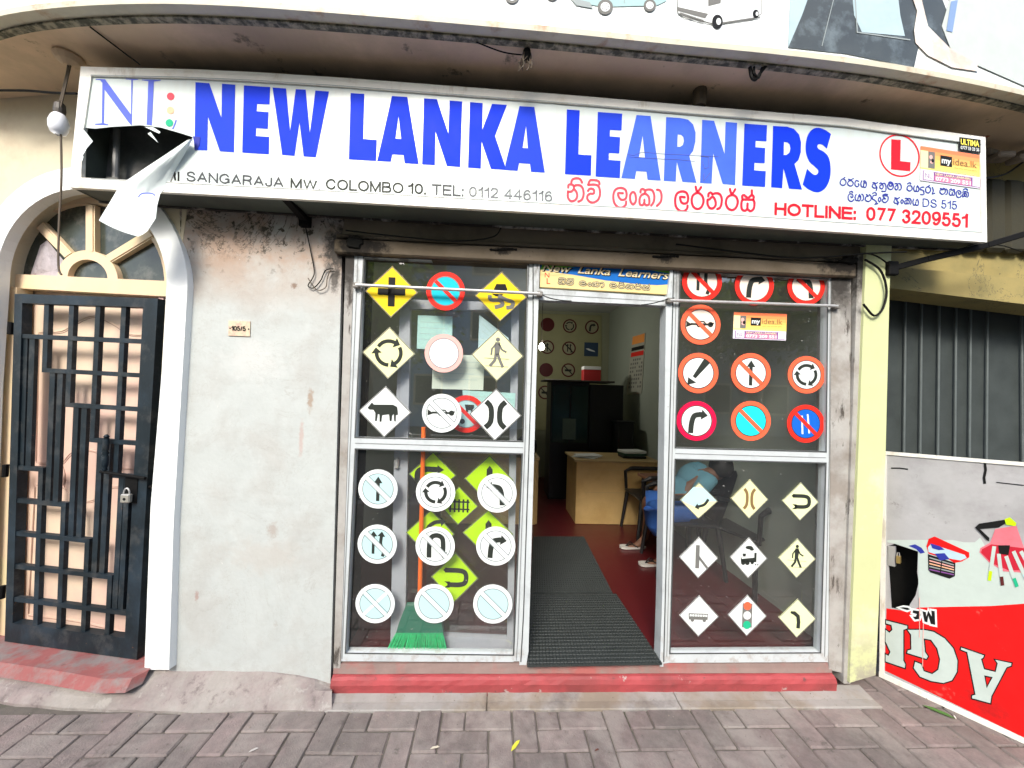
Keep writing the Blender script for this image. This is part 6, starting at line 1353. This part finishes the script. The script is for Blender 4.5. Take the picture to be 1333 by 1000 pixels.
# person
def skin(name, nodes, edges, m_, parent, sub=2):
    me = bpy.data.meshes.new(name); me.from_pydata([Vector(p) for p, r in nodes], edges, []); o = bpy.data.objects.new(name, me); COL.objects.link(o)
    sk = o.modifiers.new('s', 'SKIN'); sk.use_smooth_shade = True
    for i, (p, r) in enumerate(nodes): me.skin_vertices[0].data[i].radius = (r if isinstance(r, tuple) else (r, r))
    me.skin_vertices[0].data[0].use_root = True
    sb_ = o.modifiers.new('u', 'SUBSURF'); sb_.levels = sub; sb_.render_levels = sub
    bpy.context.view_layer.update(); ev = o.evaluated_get(bpy.context.evaluated_depsgraph_get()); m2 = ev.to_mesh(); vs = [v.co.copy() for v in m2.vertices]; fs = [list(p.vertices) for p in m2.polygons]
    bpy.data.objects.remove(o); return new_obj(name, vs, fs, m_, parent, True)
f1, f2 = on_z(829, 711, FZ+.02), on_z(856, 733, FZ+.02)
hip = on_y(884, 668, 1.2); hip.z = FZ+.52
ps = thing('person', (hip.x, hip.y, FZ), 'person in blue shorts and teal shirt sitting slumped on a chair behind the right window', 'person')
k1, k2 = on_y(842, 648, 1.36), on_y(852, 660, 1.08); k1.z = FZ+.53; k2.z = FZ+.52
a1, a2 = f1+Vector((.09, .03, .07)), f2+Vector((.09, .03, .07))
V = Vector; chest = hip+V((.14, .02, .22)); neck = hip+V((.22, .0, .29)); head = hip+V((.31, -.04, .31)); shL = chest+V((.04, -.15, .05)); shR = chest+V((.04, .15, .05))
handL = k2+V((.10, .0, .09)); handR = k1+V((.14, .0, .10))
nodes = [(hip, (.13, .15)), (hip+V((.10, .03, .16)), (.12, .15)), (chest, (.13, .16)), (neck, .055), (head+V((-.02, 0, -.02)), (.07, .07)), (head+V((.05, 0, .04)), (.085, .08)),
         (hip+V((-.06, .09, -.01)), .09), (k1, .06), ((k1+a1)/2+V((.03, 0, .04)), .052), (a1, .034), (f1, .034), (f1+V((-.10, -.01, -.012)), .022),
         (hip+V((-.06, -.09, -.01)), .09), (k2, .06), ((k2+a2)/2+V((.03, 0, .04)), .052), (a2, .034), (f2, .034), (f2+V((-.10, -.01, -.012)), .022),
         (shL, .06), ((shL+handL)/2+V((.05, -.05, -.06)), .042), (handL+V((.05, 0, .02)), .028), (handL, .03),
         (shR, .06), ((shR+handR)/2+V((.05, .05, -.06)), .042), (handR+V((.05, 0, .02)), .028), (handR, .03)]
edges = [(0, 1), (1, 2), (2, 3), (3, 4), (4, 5), (0, 6), (6, 7), (7, 8), (8, 9), (9, 10), (10, 11), (0, 12), (12, 13), (13, 14), (14, 15), (15, 16), (16, 17), (2, 18), (18, 19), (19, 20), (20, 21), (2, 22), (22, 23), (23, 24), (24, 25)]
skin('body', nodes, edges, M_skin, ps)
for h_ in (handL, handR):
    for i, (dy, L_) in enumerate(((-.03, .062), (-.01, .072), (.01, .068), (.03, .055))):
        m = MB(); b_ = h_+V((-.015, dy, .005)); m.tube([b_, b_+V((-L_*.5, 0, .004)), b_+V((-L_*.85, 0, -.02))], [.009, .0085, .006], 6); m.build('finger', M_skin, ps, True)
    m = MB(); b_ = h_+V((.01, -.03, 0)); m.tube([b_, b_+V((-.02, -.03, .0)), b_+V((-.045, -.035, -.01))], [.010, .009, .007], 6); m.build('thumb', M_skin, ps, True)
for f_ in (f1, f2):
    for i in range(5):
        m = MB(); b_ = f_+V((-.115, -.035+i*.016, -.012)); m.tube([b_, b_+V((-.022+abs(i-1)*.003, 0, -.004))], [.009-.001*i, .006], 6); m.build('toe', M_skin, ps, True)
m = MB(); 
for k_, hh in (((k1), .1), ((k2), .1)): pass
def shorts(a, b, r0, r1):
    P = [a, (a*2+b)/3, (a+b*2)/3, b]; m.tube(P, [r0, r0, (r0+r1)/2, r1], 14)
shorts(hip+V((.0, .07, 0)), k1+V((-.01, 0, -.02)), .115, .10); shorts(hip+V((.0, -.07, 0)), k2+V((-.01, 0, -.03)), .115, .105)
m.tube([k2+V((0, 0, .02)), k2+V((.03, 0, -.10)), k2+V((.06, 0, -.19))], [.09, .10, .07], 14)
m.tube([hip+V((0, 0, -.06)), hip+V((.02, 0, .10))], [.15, .14], 16); m.build('shorts', M_blue, ps, True)
m = MB(); tp = [hip+V((.0, .0, .04)), hip+V((.06, .02, .14)), (hip+chest)/2+V((.04, 0, .05)), chest, chest+V((.05, .01, .06)), neck+V((-.01, 0, -.01))]
m.tube(catmull(tp, 4), [.135, .136, .137, .138, .138, .139, .14, .142, .144, .146, .148, .15, .15, .148, .145, .135, .12, .105, .09, .075, .06], 18)
for sh_, hd_ in ((shL, handL), (shR, handR)): m.tube([sh_+(chest-sh_)*.3, sh_, sh_*.6+hd_*.4+V((.04, (-.04 if sh_ is shL else .04), -.04))], [.085, .078, .062], 14)
m.build('shirt', M_shirt, ps, True)
m = MB(); hc = head+V((.045, 0, .03)); m.lathe(hc, [(.03, .125), (.07, .11), (.098, .065), (.106, .02), (.10, -.03), (.08, -.06)], 18); m.build('hair', M_hair, ps, True)
for s_ in (-1, 1): m = MB(); m.lathe(head+V((-.035, .03*s_, .045)), [(.009, 0), (.006, -.008)], 8, 'x'); m.build('eye', I_black, ps); m = MB(); m.lathe(head+V((.04, .087*s_, .02)), [(.022, 0), (.014, .01*s_)], 10, 'y'); m.build('ear', M_skin, ps, True)
m = MB(); m.tube([head+V((-.04, 0, .05)), head+V((-.068, 0, .015)), head+V((-.045, 0, .005))], [.008, .014, .01], 8); m.build('nose', M_skin, ps, True)
m = MB(); m.tube([head+V((-.05, -.02, -.025)), head+V((-.056, 0, -.025)), head+V((-.05, .02, -.025))], .006, 6); m.build('mouth', mat('lips', (.16, .05, .04)), ps, True)
for f_, lb in ((f1, 'pale flip-flop under the far foot of the seated person'), (f2, 'pale flip-flop under the near foot of the seated person')):
    t = thing('flip_flop', (f_.x, f_.y, FZ), lb, 'sandal', 'flip-flops of the seated person'); m = MB(); out = [(-.15, 0), (-.14, .035), (-.10, .048), (0, .036), (.08, .034), (.11, .0), (.08, -.034), (0, -.036), (-.10, -.048), (-.14, -.035)]
    m.add([V((f_.x+a_-.02, f_.y+b_, FZ+.003)) for a_, b_ in out]+[V((f_.x+a_-.02, f_.y+b_, FZ+.020)) for a_, b_ in out], [list(range(10)), list(range(10, 20))]+[[i, (i+1) % 10, 10+(i+1) % 10, 10+i] for i in range(10)]); m.build('sole', M_slip, t)
    m = MB(); 
    for s_ in (-1, 1): m.tube([V((f_.x-.11, f_.y, FZ+.02)), V((f_.x-.06, f_.y+.028*s_, FZ+.052)), V((f_.x+.0, f_.y+.036*s_, FZ+.02))], .005, 6)
    m.build('strap', M_blackp, t)

# ================================================================== LEANING BOARD ON THE RIGHT
bA, bB = on_z(1145, 881, .0), on_z(1333, 968.5, .0)
BS = plane2((bA.x, bA.y), (bB.x, bB.y))
BQ = [(1148, 588), (1333, 602.5), (1333, 968.5), (1145, 881)]
_top = lambda x: 588+(x-1148)*(14.5/185); _bot = lambda x: 881+(x-1145)*(87.5/188)
XE = 1452
bd = thing('old_signboard', BS(1240, 925), 'upside-down red and grey signboard leaning beside the yellow pillar, cosmetic pictures and a torn hole', 'signboard')
bg_loop = [(1150, 590), (XE, _top(XE)+2), (XE, _bot(XE)-3), (1148, 878)]
hole = [(1155, 711), (1165, 708), (1195, 718), (1194, 745), (1196, 758), (1192, 775), (1185, 786), (1181, 795), (1160, 792)]
m = MB(); m.slab(bg_loop, BS, -.012, 0, [hole]); m.build('sheet', I_bgrey, bd)
def bdart(nm, loops, m_, o, fn=None): a = A2(); [a.poly(l) for l in loops]; return a.build(nm, BS, o, m_, bd)
a = A2(); a.poly([(1155, 703), (1240, 703), (1255, 706), (1269, 706), (1276, 700), (1283, 712), (1290, 728), (1303, 728), (1333, 730), (XE, 734), (XE, 790), (1333, 787), (1290, 790), (1240, 790), (1196, 792), (1195, 718), (1165, 708), (1155, 706)]); a.build('printed_white_wave', BS, .001, I_bwhite, bd)
a = A2(); a.poly([(1154, 792), (1182, 796), (1196, 791), (1240, 790), (1290, 789), (1333, 786), (XE, 780), (XE, _bot(XE)-6), (1152, 873)]); a.build('printed_red_field', BS, .0016, I_bred, bd)
def fr_strip(nm, l, d=.03, o=.006): m = MB(); m.slab(l, BS, -.02, o); m.build(nm, M_signframe, bd)
fr_strip('frame_edge', [(1147.5, 587.5), (XE, _top(XE)), (XE, _top(XE)+5), (1147.5, 591.5)]); fr_strip('frame_edge', [(1144, 874), (XE, _bot(XE)-8), (XE, _bot(XE)), (1144, 881)]); fr_strip('frame_edge', [(1147.5, 588), (1154, 588.5), (1151, 878), (1144.5, 876)], o=.007)
# scratches and stains
for l_, w_ in (([(1282, 602), (1283, 612), (1281, 622), (1282, 630)], 3.5), ([(1160, 609.5), (1171, 609.5), (1182, 611)], 1.6), ([(1297, 628), (1333, 632)], 1.2)): a = A2(); a.ribbon(l_, w_); a.build('torn_mark', BS, .002, I_black, bd)
# AGR lettering upside down with black outline
def blet(loops, nm='letter'):
    for l in loops[:1]:
        a = A2(); a.ribbon(l, 3.4, closed=True); a.build('letter_outline', BS, .0022, I_black, bd)
    a = A2(); a.poly(*loops); a.build(nm, BS, .003, I_bwhite, bd)
    for l in loops[1:]: a = A2(); a.ribbon(l, 1.6, closed=True); a.build('letter_outline', BS, .0034, I_black, bd)
cb1 = lambda *p: cv(1140, 660, 3.124, p)
blet([cb1((348, 572), (440, 604), (436, 614), (428, 618), (440, 660), (488, 672), (496, 636), (486, 622), (552, 636), (550, 646), (532, 652), (470, 770), (466, 798), (392, 778), (392, 768), (406, 764), (372, 590), (346, 580)), cb1((444, 688), (472, 694), (452, 732))], 'letter_a')
blet([cb1((130, 500), (195, 500), (235, 508), (280, 535), (315, 575), (332, 625), (330, 670), (310, 705), (275, 716), (225, 708), (180, 690), (155, 655), (160, 630), (185, 640), (195, 668), (230, 680), (255, 662), (262, 620), (250, 575), (225, 540), (195, 535), (200, 590), (212, 608), (206, 618), (128, 594), (130, 584), (145, 580), (144, 520))], 'letter_g')
blet([cb1((42, 462), (128, 484), (128, 494), (112, 500), (112, 625), (120, 640), (118, 655), (62, 636), (40, 628), (40, 600), (52, 606), (60, 590), (46, 560), (40, 548), (40, 500), (56, 512), (68, 500), (64, 480), (42, 474))], 'letter_r')
for lp in ([(240, 424), (242, 480), (224, 476), (214, 442), (210, 470), (198, 466), (190, 424), (204, 428), (206, 446), (214, 422), (228, 446), (226, 422)], [(178, 424), (182, 440), (176, 456), (160, 458), (150, 446), (162, 446), (168, 436), (150, 430), (152, 420)], [(140, 416), (128, 420), (110, 414), (96, 410), (112, 408), (130, 410)]):
    l = cb1(*lp); a = A2(); a.ribbon(l, 5, closed=True); a.build('script_outline', BS, .0024, I_white, bd); a = A2(); a.poly(l); a.build('script_letter', BS, .003, I_black, bd)
# compact palette and brush holder pictures
a = A2(); a.poly(cb1((206, 160), (215, 130), (240, 120), (380, 185), (380, 205), (350, 222), (320, 228), (300, 215), (215, 190))); a.build('printed_compact', BS, .0022, I_bred, bd)
a = A2(); a.poly(cb1((212, 165), (225, 150), (362, 195), (370, 208), (345, 218), (300, 210), (215, 184))); a.build('printed_mirror', BS, .0028, ink('mirror_blue', (.45, .60, .68)), bd)
a = A2(); a.poly(cb1((212, 192), (324, 228), (322, 282), (300, 292), (222, 266), (214, 256))); a.build('printed_tray', BS, .0030, I_black, bd)
for i, c_ in enumerate((I_line, I_pink, I_peach, I_line, I_purple)):
    a = A2(); a.ribbon(cb1((218, 206+i*12), (318, 236+i*10)), 1.5); a.build('printed_colour_row', BS, .0034, c_, bd)
a = A2(); a.ribbon(cb1((270, 210), (262, 274)), 1.4); a.build('printed_divider', BS, .0038, I_black, bd)
a = A2(); a.poly(cb1((222, 148), (262, 160), (280, 174), (256, 176), (230, 168))).poly(cb1((240, 190), (280, 188), (300, 212), (262, 218))); a.build('printed_brush', BS, .004, I_navy, bd)
a = A2(); a.poly(cb1((486, 90), (572, 76), (590, 130), (604, 168), (700, 175), (690, 240), (603, 268), (520, 262), (460, 225), (422, 185), (425, 168), (466, 145))); a.build('printed_cup', BS, .0022, ink('cup_pink', (.68, .18, .22), .4, .2), bd)
a = A2(); a.poly(cb1((470, 152), (604, 168), (604, 258), (540, 258), (470, 228), (428, 185), (432, 172))); a.build('printed_cup_mouth', BS, .0027, ink('cup_red', (.50, .02, .04)), bd)
for (x0, y0, x1, y1, c_) in ((482, 160, 462, 300, I_lime), (500, 190, 516, 320, I_maroon), (530, 200, 575, 325, I_green), (560, 180, 620, 310, I_aqua), (590, 180, 660, 300, I_bwhite)):
    p_ = cb1((x0, y0), (x1, y1)); mid_ = (p_[0][0]+(p_[1][0]-p_[0][0])*.72, p_[0][1]+(p_[1][1]-p_[0][1])*.72)
    a = A2(); a.ribbon([p_[0], mid_], 5); a.build('printed_brush', BS, .0033, I_bwhite, bd); a = A2(); a.ribbon([mid_, p_[1]], 4.5); a.build('printed_brush_tip', BS, .0036, c_, bd)
a = A2(); a.poly(cb1((404, 84), (420, 68), (524, 52), (530, 66), (500, 84), (424, 90), (462, 126), (462, 140), (452, 136))).poly(cb1((498, 156), (546, 156), (540, 196), (502, 190))); a.build('printed_handle', BS, .0039, I_black, bd)
a = A2(); a.poly(cb1((524, 50), (545, 42), (572, 66), (568, 78), (530, 72))); a.build('printed_flower', BS, .0042, I_lime, bd)
a = A2(); a.poly(cb1((134, 158), (160, 152), (186, 166), (200, 186), (182, 190), (165, 172))); a.build('printed_brush', BS, .0026, I_navy, bd)
a = A2(); a.ribbon([(1197, 778), (1197, 830)], .9); a.ribbon([(1202, 812), (1201, 868)], .9); a.build('paint_drip', BS, .0044, I_pink, bd)
# what shows through the hole: black backing with a small lock
m = MB(); m.slab([(1153, 705), (1205, 705), (1205, 805), (1153, 805)], BS, -.10, -.09); m.build('backing', M_black, bd)
lk = thing('small_padlock', BS(1169, 740, .01), 'tiny brass padlock on a grey hasp in the hole of the upside-down signboard', 'padlock')
m = MB(); m.slab([(1156, 711), (1165, 712), (1165, 738), (1156, 736)], BS, -.02, .004); m.build('hasp', M_steel, lk); m = MB(); m.slab([(1166.5, 724), (1171.5, 725), (1171.5, 734), (1166.5, 733)], BS, -.012, .012); m.build('body', mat('small_brass', (.55, .40, .14), .35, .1, metal=.7), lk)
P = [BS(1167.5, 724, 0), BS(1168, 719.5, 0), BS(1170.5, 719.5, 0), BS(1171, 724.5, 0)]; m = MB(); m.tube(P, .0022, 6); m.build('shackle', M_steel, lk)

# ================================================================== WIRES, BRACKETS, BULB
def wire(pts, r, label, m_=M_wire, name='cable', n=6):
    P = catmull(pts, n); m = MB(); m.tube(P, r, 6); o = m.build(name, m_); return tag(o, label, 'cable')
def yw(l, y): return [on_y(a_, b_, y if not isinstance(y, list) else y[i]) for i, (a_, b_) in enumerate(l)]
bl = thing('hanging_bulb', on_y(76, 182, -.25), 'white unlit light bulb hanging from the soffit left of the long sign', 'bulb')
m0 = on_z(90, 73, 3.25); YB = m0.y
c = on_y(76.5, 160, YB); m = MB(); m.lathe(c, [(.012, -.062), (.028, -.052), (.036, -.03), (.038, 0), (.030, .03), (.02, .045)], 18); m.build('bulb', M_bulb, bl, smooth=True)
m = MB(); m.lathe(c+V((0, 0, .045)), [(.021, 0), (.023, .02), (.020, .05), (.008, .065)], 14); m.build('holder', M_socket, bl)
m = MB(); m.tube(catmull([c+V((0, 0, .11)), on_y(82, 118, YB), on_y(88, 92, YB), m0], 5), .005, 6); m.tube(catmull([on_y(79, 140, YB-.01), on_y(86, 110, YB-.01), on_y(92, 85, YB), m0+V((.02, 0, 0))], 5), .004, 6); m.build('cord', M_wire2, bl)
m = MB(); rg = random.Random(2); m.lathe(m0+V((0, 0, .0)), [(.02, -.05), (.045, -.035), (.06, -.012), (.055, .0)], 12); m.build('ceiling_rose', M_soffit, bl)
wire(yw([(79, 165), (80, 230), (77, 290), (76, 345), (80, 358)], YB), .0045, 'brown cable dropping from the hanging bulb past the fanlight', M_wire2)
wire([on_y(-30, 118, -.02), on_y(30, 118, -.05), on_y(70, 121, -.1), on_y(100, 122, -.15)], .0055, 'black cable running from the left edge to the sign box end')
wire([on_z(117, 35, 3.24), on_z(150, 60, 3.235), on_y(182, 84, -.2)], .0035, 'thin dark wire crossing the soffit above the sign logo')
wire([on_z(620, 55, 3.238), on_z(655, 68, 3.23), on_z(684, 72, 3.235)], .003, 'thin wire drooping along the slab edge towards a clump of roots')
rt = thing('root_clump', on_z(686, 90, 3.2), 'dark clump of dry roots hanging from the slab edge above the sign', 'roots')
b0 = on_z(686, 66, 3.24); m = MB(); rg = random.Random(9)
for i in range(22):
    P = [b0+V((rg.uniform(-.012, .012), rg.uniform(-.01, .01), 0))]
    for k in range(3): P.append(P[-1]+V((rg.uniform(-.02, .012), rg.uniform(-.01, .01), -rg.uniform(.015, .04))))
    m.tube(catmull(P, 3), [.0022]*10, 4)
m.build('fibres', M_wire2, rt)['kind'] = 'stuff'
m = MB(); m.lathe(b0, [(.012, -.05), (.02, -.03), (.018, 0)], 8); m.build('knot', M_black, rt)
hk = thing('cable_knot', on_z(985, 98, 3.2), 'small knot of black cable hanging from the slab edge above LEARNERS', 'cable')
b0 = on_z(984, 88, 3.24); m = MB(); m.tube(catmull([b0+V((-.03, 0, 0)), b0+V((-.02, 0, -.05)), b0+V((.0, 0, -.06)), b0+V((.02, 0, -.03)), b0+V((.05, 0, .01))], 4), .008, 6); m.tube(catmull([b0+V((-.01, 0, 0)), b0+V((-.015, -.01, -.04)), b0+V((.015, 0, -.05)), b0+V((.03, 0, .0))], 4), .006, 6); m.build('loop', M_wire, hk)
pc = thing('pipe_stub', on_z(912, 128, 3.2), 'short stub of pipe under the soffit just above the sign', 'pipe'); b0 = on_z(911, 118, 3.25); m = MB(); m.lathe(b0, [(.03, -.09), (.035, -.07), (.035, 0)], 12); m.build('stub', M_lintel, pc)
# sign brackets
def bracket(pts, r, label, w_=1.):
    t = thing('sign_bracket', pts[0], label, 'bracket'); m = MB(); P = pts
    for a_, b_ in zip(P, P[1:]):
        d = (b_-a_); L_ = d.length; q = d.to_track_quat('X', 'Z').to_matrix().to_4x4(); m.bbox(0, L_, -r*w_, r*w_, -r, r, .003, Matrix.Translation(a_) @ q)
    m.build('bar', M_bracket, t); m = MB(); m.bbox(P[0].x-.03, P[0].x+.03, P[0].y-.02, P[0].y+.01, P[0].z-.04, P[0].z+.04, .005); m.build('plate', M_bracket, t)
bracket([on_y(398, 287, -.005), on_y(372, 258, -.19)], .013, 'black steel bracket under the sign box above the grey wall', 1.6)
bracket([on_y(1160, 350, -.04), on_y(1205, 338, -.06), on_y(1283, 320, -.10), on_y(1350, 300, -.14)], .016, 'long black steel bracket running from the yellow pillar under the right end of the sign')
wire(yw([(450, 300), (520, 308), (590, 314), (640, 309), (652, 297)], [-.04, -.06, -.06, -.06, -.04]), .0035, 'sagging black wire under the left half of the sign box')
wire([on_y(880, 318, -.05), on_y(960, 328, -.06), on_y(1040, 336, -.06), on_y(1130, 330, -.10), on_y(1180, 328, -.12)], .0045, 'black wire running below the right half of the sign box')
wire(yw([(1126, 338), (1146, 352), (1154, 378), (1149, 402), (1138, 411), (1127, 400), (1124, 396)], -.055), .006, 'thick black cable looping down the front of the yellow pillar')
wire(yw([(1110, 336), (1122, 330), (1140, 333), (1158, 345)], -.06), .004, 'short black wire crossing the top of the yellow pillar')
wire([on_y(1283, 232, .0), on_y(1310, 226, .1), on_y(1340, 205, .15)], .0055, 'black cable behind the right end of the sign box')
wire(yw([(1275, 318), (1305, 320), (1330, 328)], .1), .003, 'thin dark wire on the ochre wall beyond the sign')
wire(yw([(398, 296), (404, 325), (409, 352), (407, 362), (401, 372), (408, 375), (417, 366), (424, 352), (434, 350)], -.012), .0028, 'thin loose wire dangling on the grey wall beside the left window')
wire(yw([(401, 362), (406, 370), (414, 378), (424, 374), (426, 362), (430, 352)], -.016), .0025, 'second loop of loose wire dangling on the grey wall', M_wire2)
wire(yw([(706, 384), (715, 388), (730, 391), (744, 392)], -.03), .003, 'short twisted wire at the top left of the doorway')
wire(yw([(835, 397), (850, 395), (868, 390), (878, 388)], -.03), .003, 'short twisted wire at the top right of the doorway')
# litter
def leaf(px, py, L_, ang, m_, label, nm='fallen_leaf'):
    p = on_z(px, py, .004); m = MB(); R_ = Matrix.Translation(p) @ Matrix.Rotation(ang, 4, 'Z'); pts = [(-L_/2, 0, 0), (-L_*.2, L_*.12, .004), (L_*.25, L_*.10, .006), (L_/2, 0, .002), (L_*.25, -L_*.10, .004), (-L_*.2, -L_*.12, .003), (0, 0, -.001)]
    m.add([R_ @ V(q) for q in pts], [[0, 1, 6], [1, 2, 6], [2, 3, 6], [3, 4, 6], [4, 5, 6], [5, 0, 6]]); tag(m.build(nm, m_), label, 'leaf')
leaf(671, 971, .07, .9, mat('yellow_leaf', (.62, .60, .05), .6, .1), 'small yellow leaf on the paving in front of the doorway')
leaf(1222, 927, .12, -.9, mat('green_leaf', (.06, .16, .03), .6, .2), 'green leaf on the paving below the upside-down signboard')
leaf(777, 977, .025, .3, mat('brown_leaf', (.10, .03, .02), .6, .2), 'tiny brown leaf on the paving right of the yellow leaf')
leaf(566, 974, .045, .2, mat('pale_scrap', (.42, .38, .30), .7, .2), 'pale crumpled scrap on the paving left of the yellow leaf', 'paper_scrap')
leaf(1243, 934, .03, 1., M_paper, 'tiny white scrap on the paving near the green leaf', 'paper_scrap')
leaf(330, 977, .04, .5, mat('white_smear', (.4, .38, .36), .8, .2), 'white chip on the paving at the lower left', 'paper_scrap')

rg = random.Random(31); m = MB()
for i in range(260):
    x = rg.uniform(-2.6, 2.7); y = rg.choice((rg.uniform(-.6, -.14), rg.uniform(-.2, -.13), rg.uniform(-.1, -.04))); r_ = rg.uniform(.0012, .0042); z_ = .004 if y < -.13 else .012
    m.add([V((x-r_, y, z_)), V((x+r_*.4, y-r_, z_)), V((x+r_, y+r_*.5, z_)), V((x, y, z_+r_*1.1))], [[0, 1, 3], [1, 2, 3], [2, 0, 3]])
tag(m.build('grit', mat('grit_mixed', (.26, .22, .17), .9, .6, 120)), kind='stuff')
# ================================================================== ACROSS THE STREET (seen in the glass)
pvo = MB(); pvo.box(-40, 40, -16, -12, -.19, -.03); tag(pvo.build('far_pavement', M_joint), kind='structure')
kb = MB(); kb.bbox(-14, 14, -3.55, -3.4, -.19, .0, .01); tag(kb.build('kerb', M_conc), kind='structure')
def facade(x0, x1, y, h, m_, label, nfl, nw):
    t = thing('street_building', ((x0+x1)/2, y, -.03), label, 'building'); m = MB(); m.box(x0, x1, y-6, y, -.05, h); m.build('wall', m_, t)
    m = MB(); m.bbox(x0-.2, x1+.2, y-6, y+.3, h+.002, h+.35, .03); m.build('parapet', M_conc, t)
    for f_ in range(nfl):
        for i in range(nw):
            cx_ = x0+(x1-x0)*(i+.5)/nw; z0 = 1.0+f_*3.2; m = MB(); m.bbox(cx_-.7, cx_+.7, y+.003, y+.06, z0, z0+1.5, .01); o = m.build('window', M_frame, t)
            m = MB(); m.box(cx_-.6, cx_+.6, y+.062, y+.07, z0+.1, z0+1.4); m.build('pane', M_darkglass, o)
facade(-16, -5, -16, 7.5, mat('opposite_cream_wall', (.55, .50, .40), .8, .1, 1), 'cream building across the street reflected in the left window', 2, 4)
facade(-4.5, 6, -16.5, 10, mat('opposite_pale_blue_wall', (.36, .46, .55), .8, .1, 1), 'pale blue building across the street behind the photographer', 3, 4)
facade(6.5, 18, -16, 7, mat('opposite_grey_wall', (.30, .30, .28), .8, .1, 1), 'grey building across the street reflected in the right window', 2, 4)
M_leafs = [mat('leaf_green_light', (.14, .22, .035), .55, .3, 3), mat('leaf_green_dark', (.035, .075, .02), .6, .3, 3)]
for m_ in M_leafs:
    n = m_.node_tree.nodes; L = m_.node_tree.links; p = n['Principled BSDF']; tr_ = n.new('ShaderNodeBsdfTranslucent'); tr_.inputs[0].default_value = (.22, .30, .04, 1); mx_ = n.new('ShaderNodeMixShader'); mx_.inputs[0].default_value = .5
    L.new(p.outputs[0], mx_.inputs[1]); L.new(tr_.outputs[0], mx_.inputs[2]); L.new(mx_.outputs[0], n['Material Output'].inputs[0])
M_bark = mat('bark', (.10, .075, .05), .9, .3, 12, bump=.6)
def tree(x, y, h, r, label, seed):
    rg = random.Random(seed); t = thing('street_tree', (x, y, -.05), label, 'tree', 'trees across the street'); m = MB()
    m.tube([V((x, y, -.1)), V((x+.1, y, h*.3)), V((x-.1, y+.1, h*.55))], [.2, .15, .1], 10)
    cl_ = []
    for i in range(9):
        a_ = rg.uniform(0, 6.28); e = V((x+math.cos(a_)*r*.65, y+math.sin(a_)*r*.65, h*rg.uniform(.6, .95))); m.tube([V((x, y, h*.42)), (V((x, y, h*.6))+e)/2, e], [.08, .05, .02], 6); cl_.append(e)
    m.build('trunk', M_bark, t)
    for k in (0, 1):
        m = MB()
        for i in range(1900):
            c_ = rg.choice(cl_); d = V((rg.gauss(0, 1), rg.gauss(0, 1), rg.gauss(0, .7))); p = c_+d*r*.27; s_ = rg.uniform(.06, .16); a_ = V((rg.gauss(0, 1), rg.gauss(0, 1), rg.gauss(0, 1))).normalized(); b_ = a_.orthogonal().normalized()
            m.add([p-a_*s_, p+b_*s_*.5, p+a_*s_, p-b_*s_*.5], [[0, 1, 2, 3]])
        m.build('crown', M_leafs[k], t)
tree(-3.9, -9.6, 5.4, 2.4, 'leafy green tree across the street, reflected at the left edge of the left window', 1)
tree(-8.6, -10.5, 6, 2.6, 'large leafy tree across the street left of the photographer', 2)
tree(4.4, -10.4, 5.4, 2.2, 'leafy tree across the street reflected in the right window', 3)
tree(8.5, -10.2, 6.2, 2.6, 'large leafy tree across the street right of the photographer', 4)
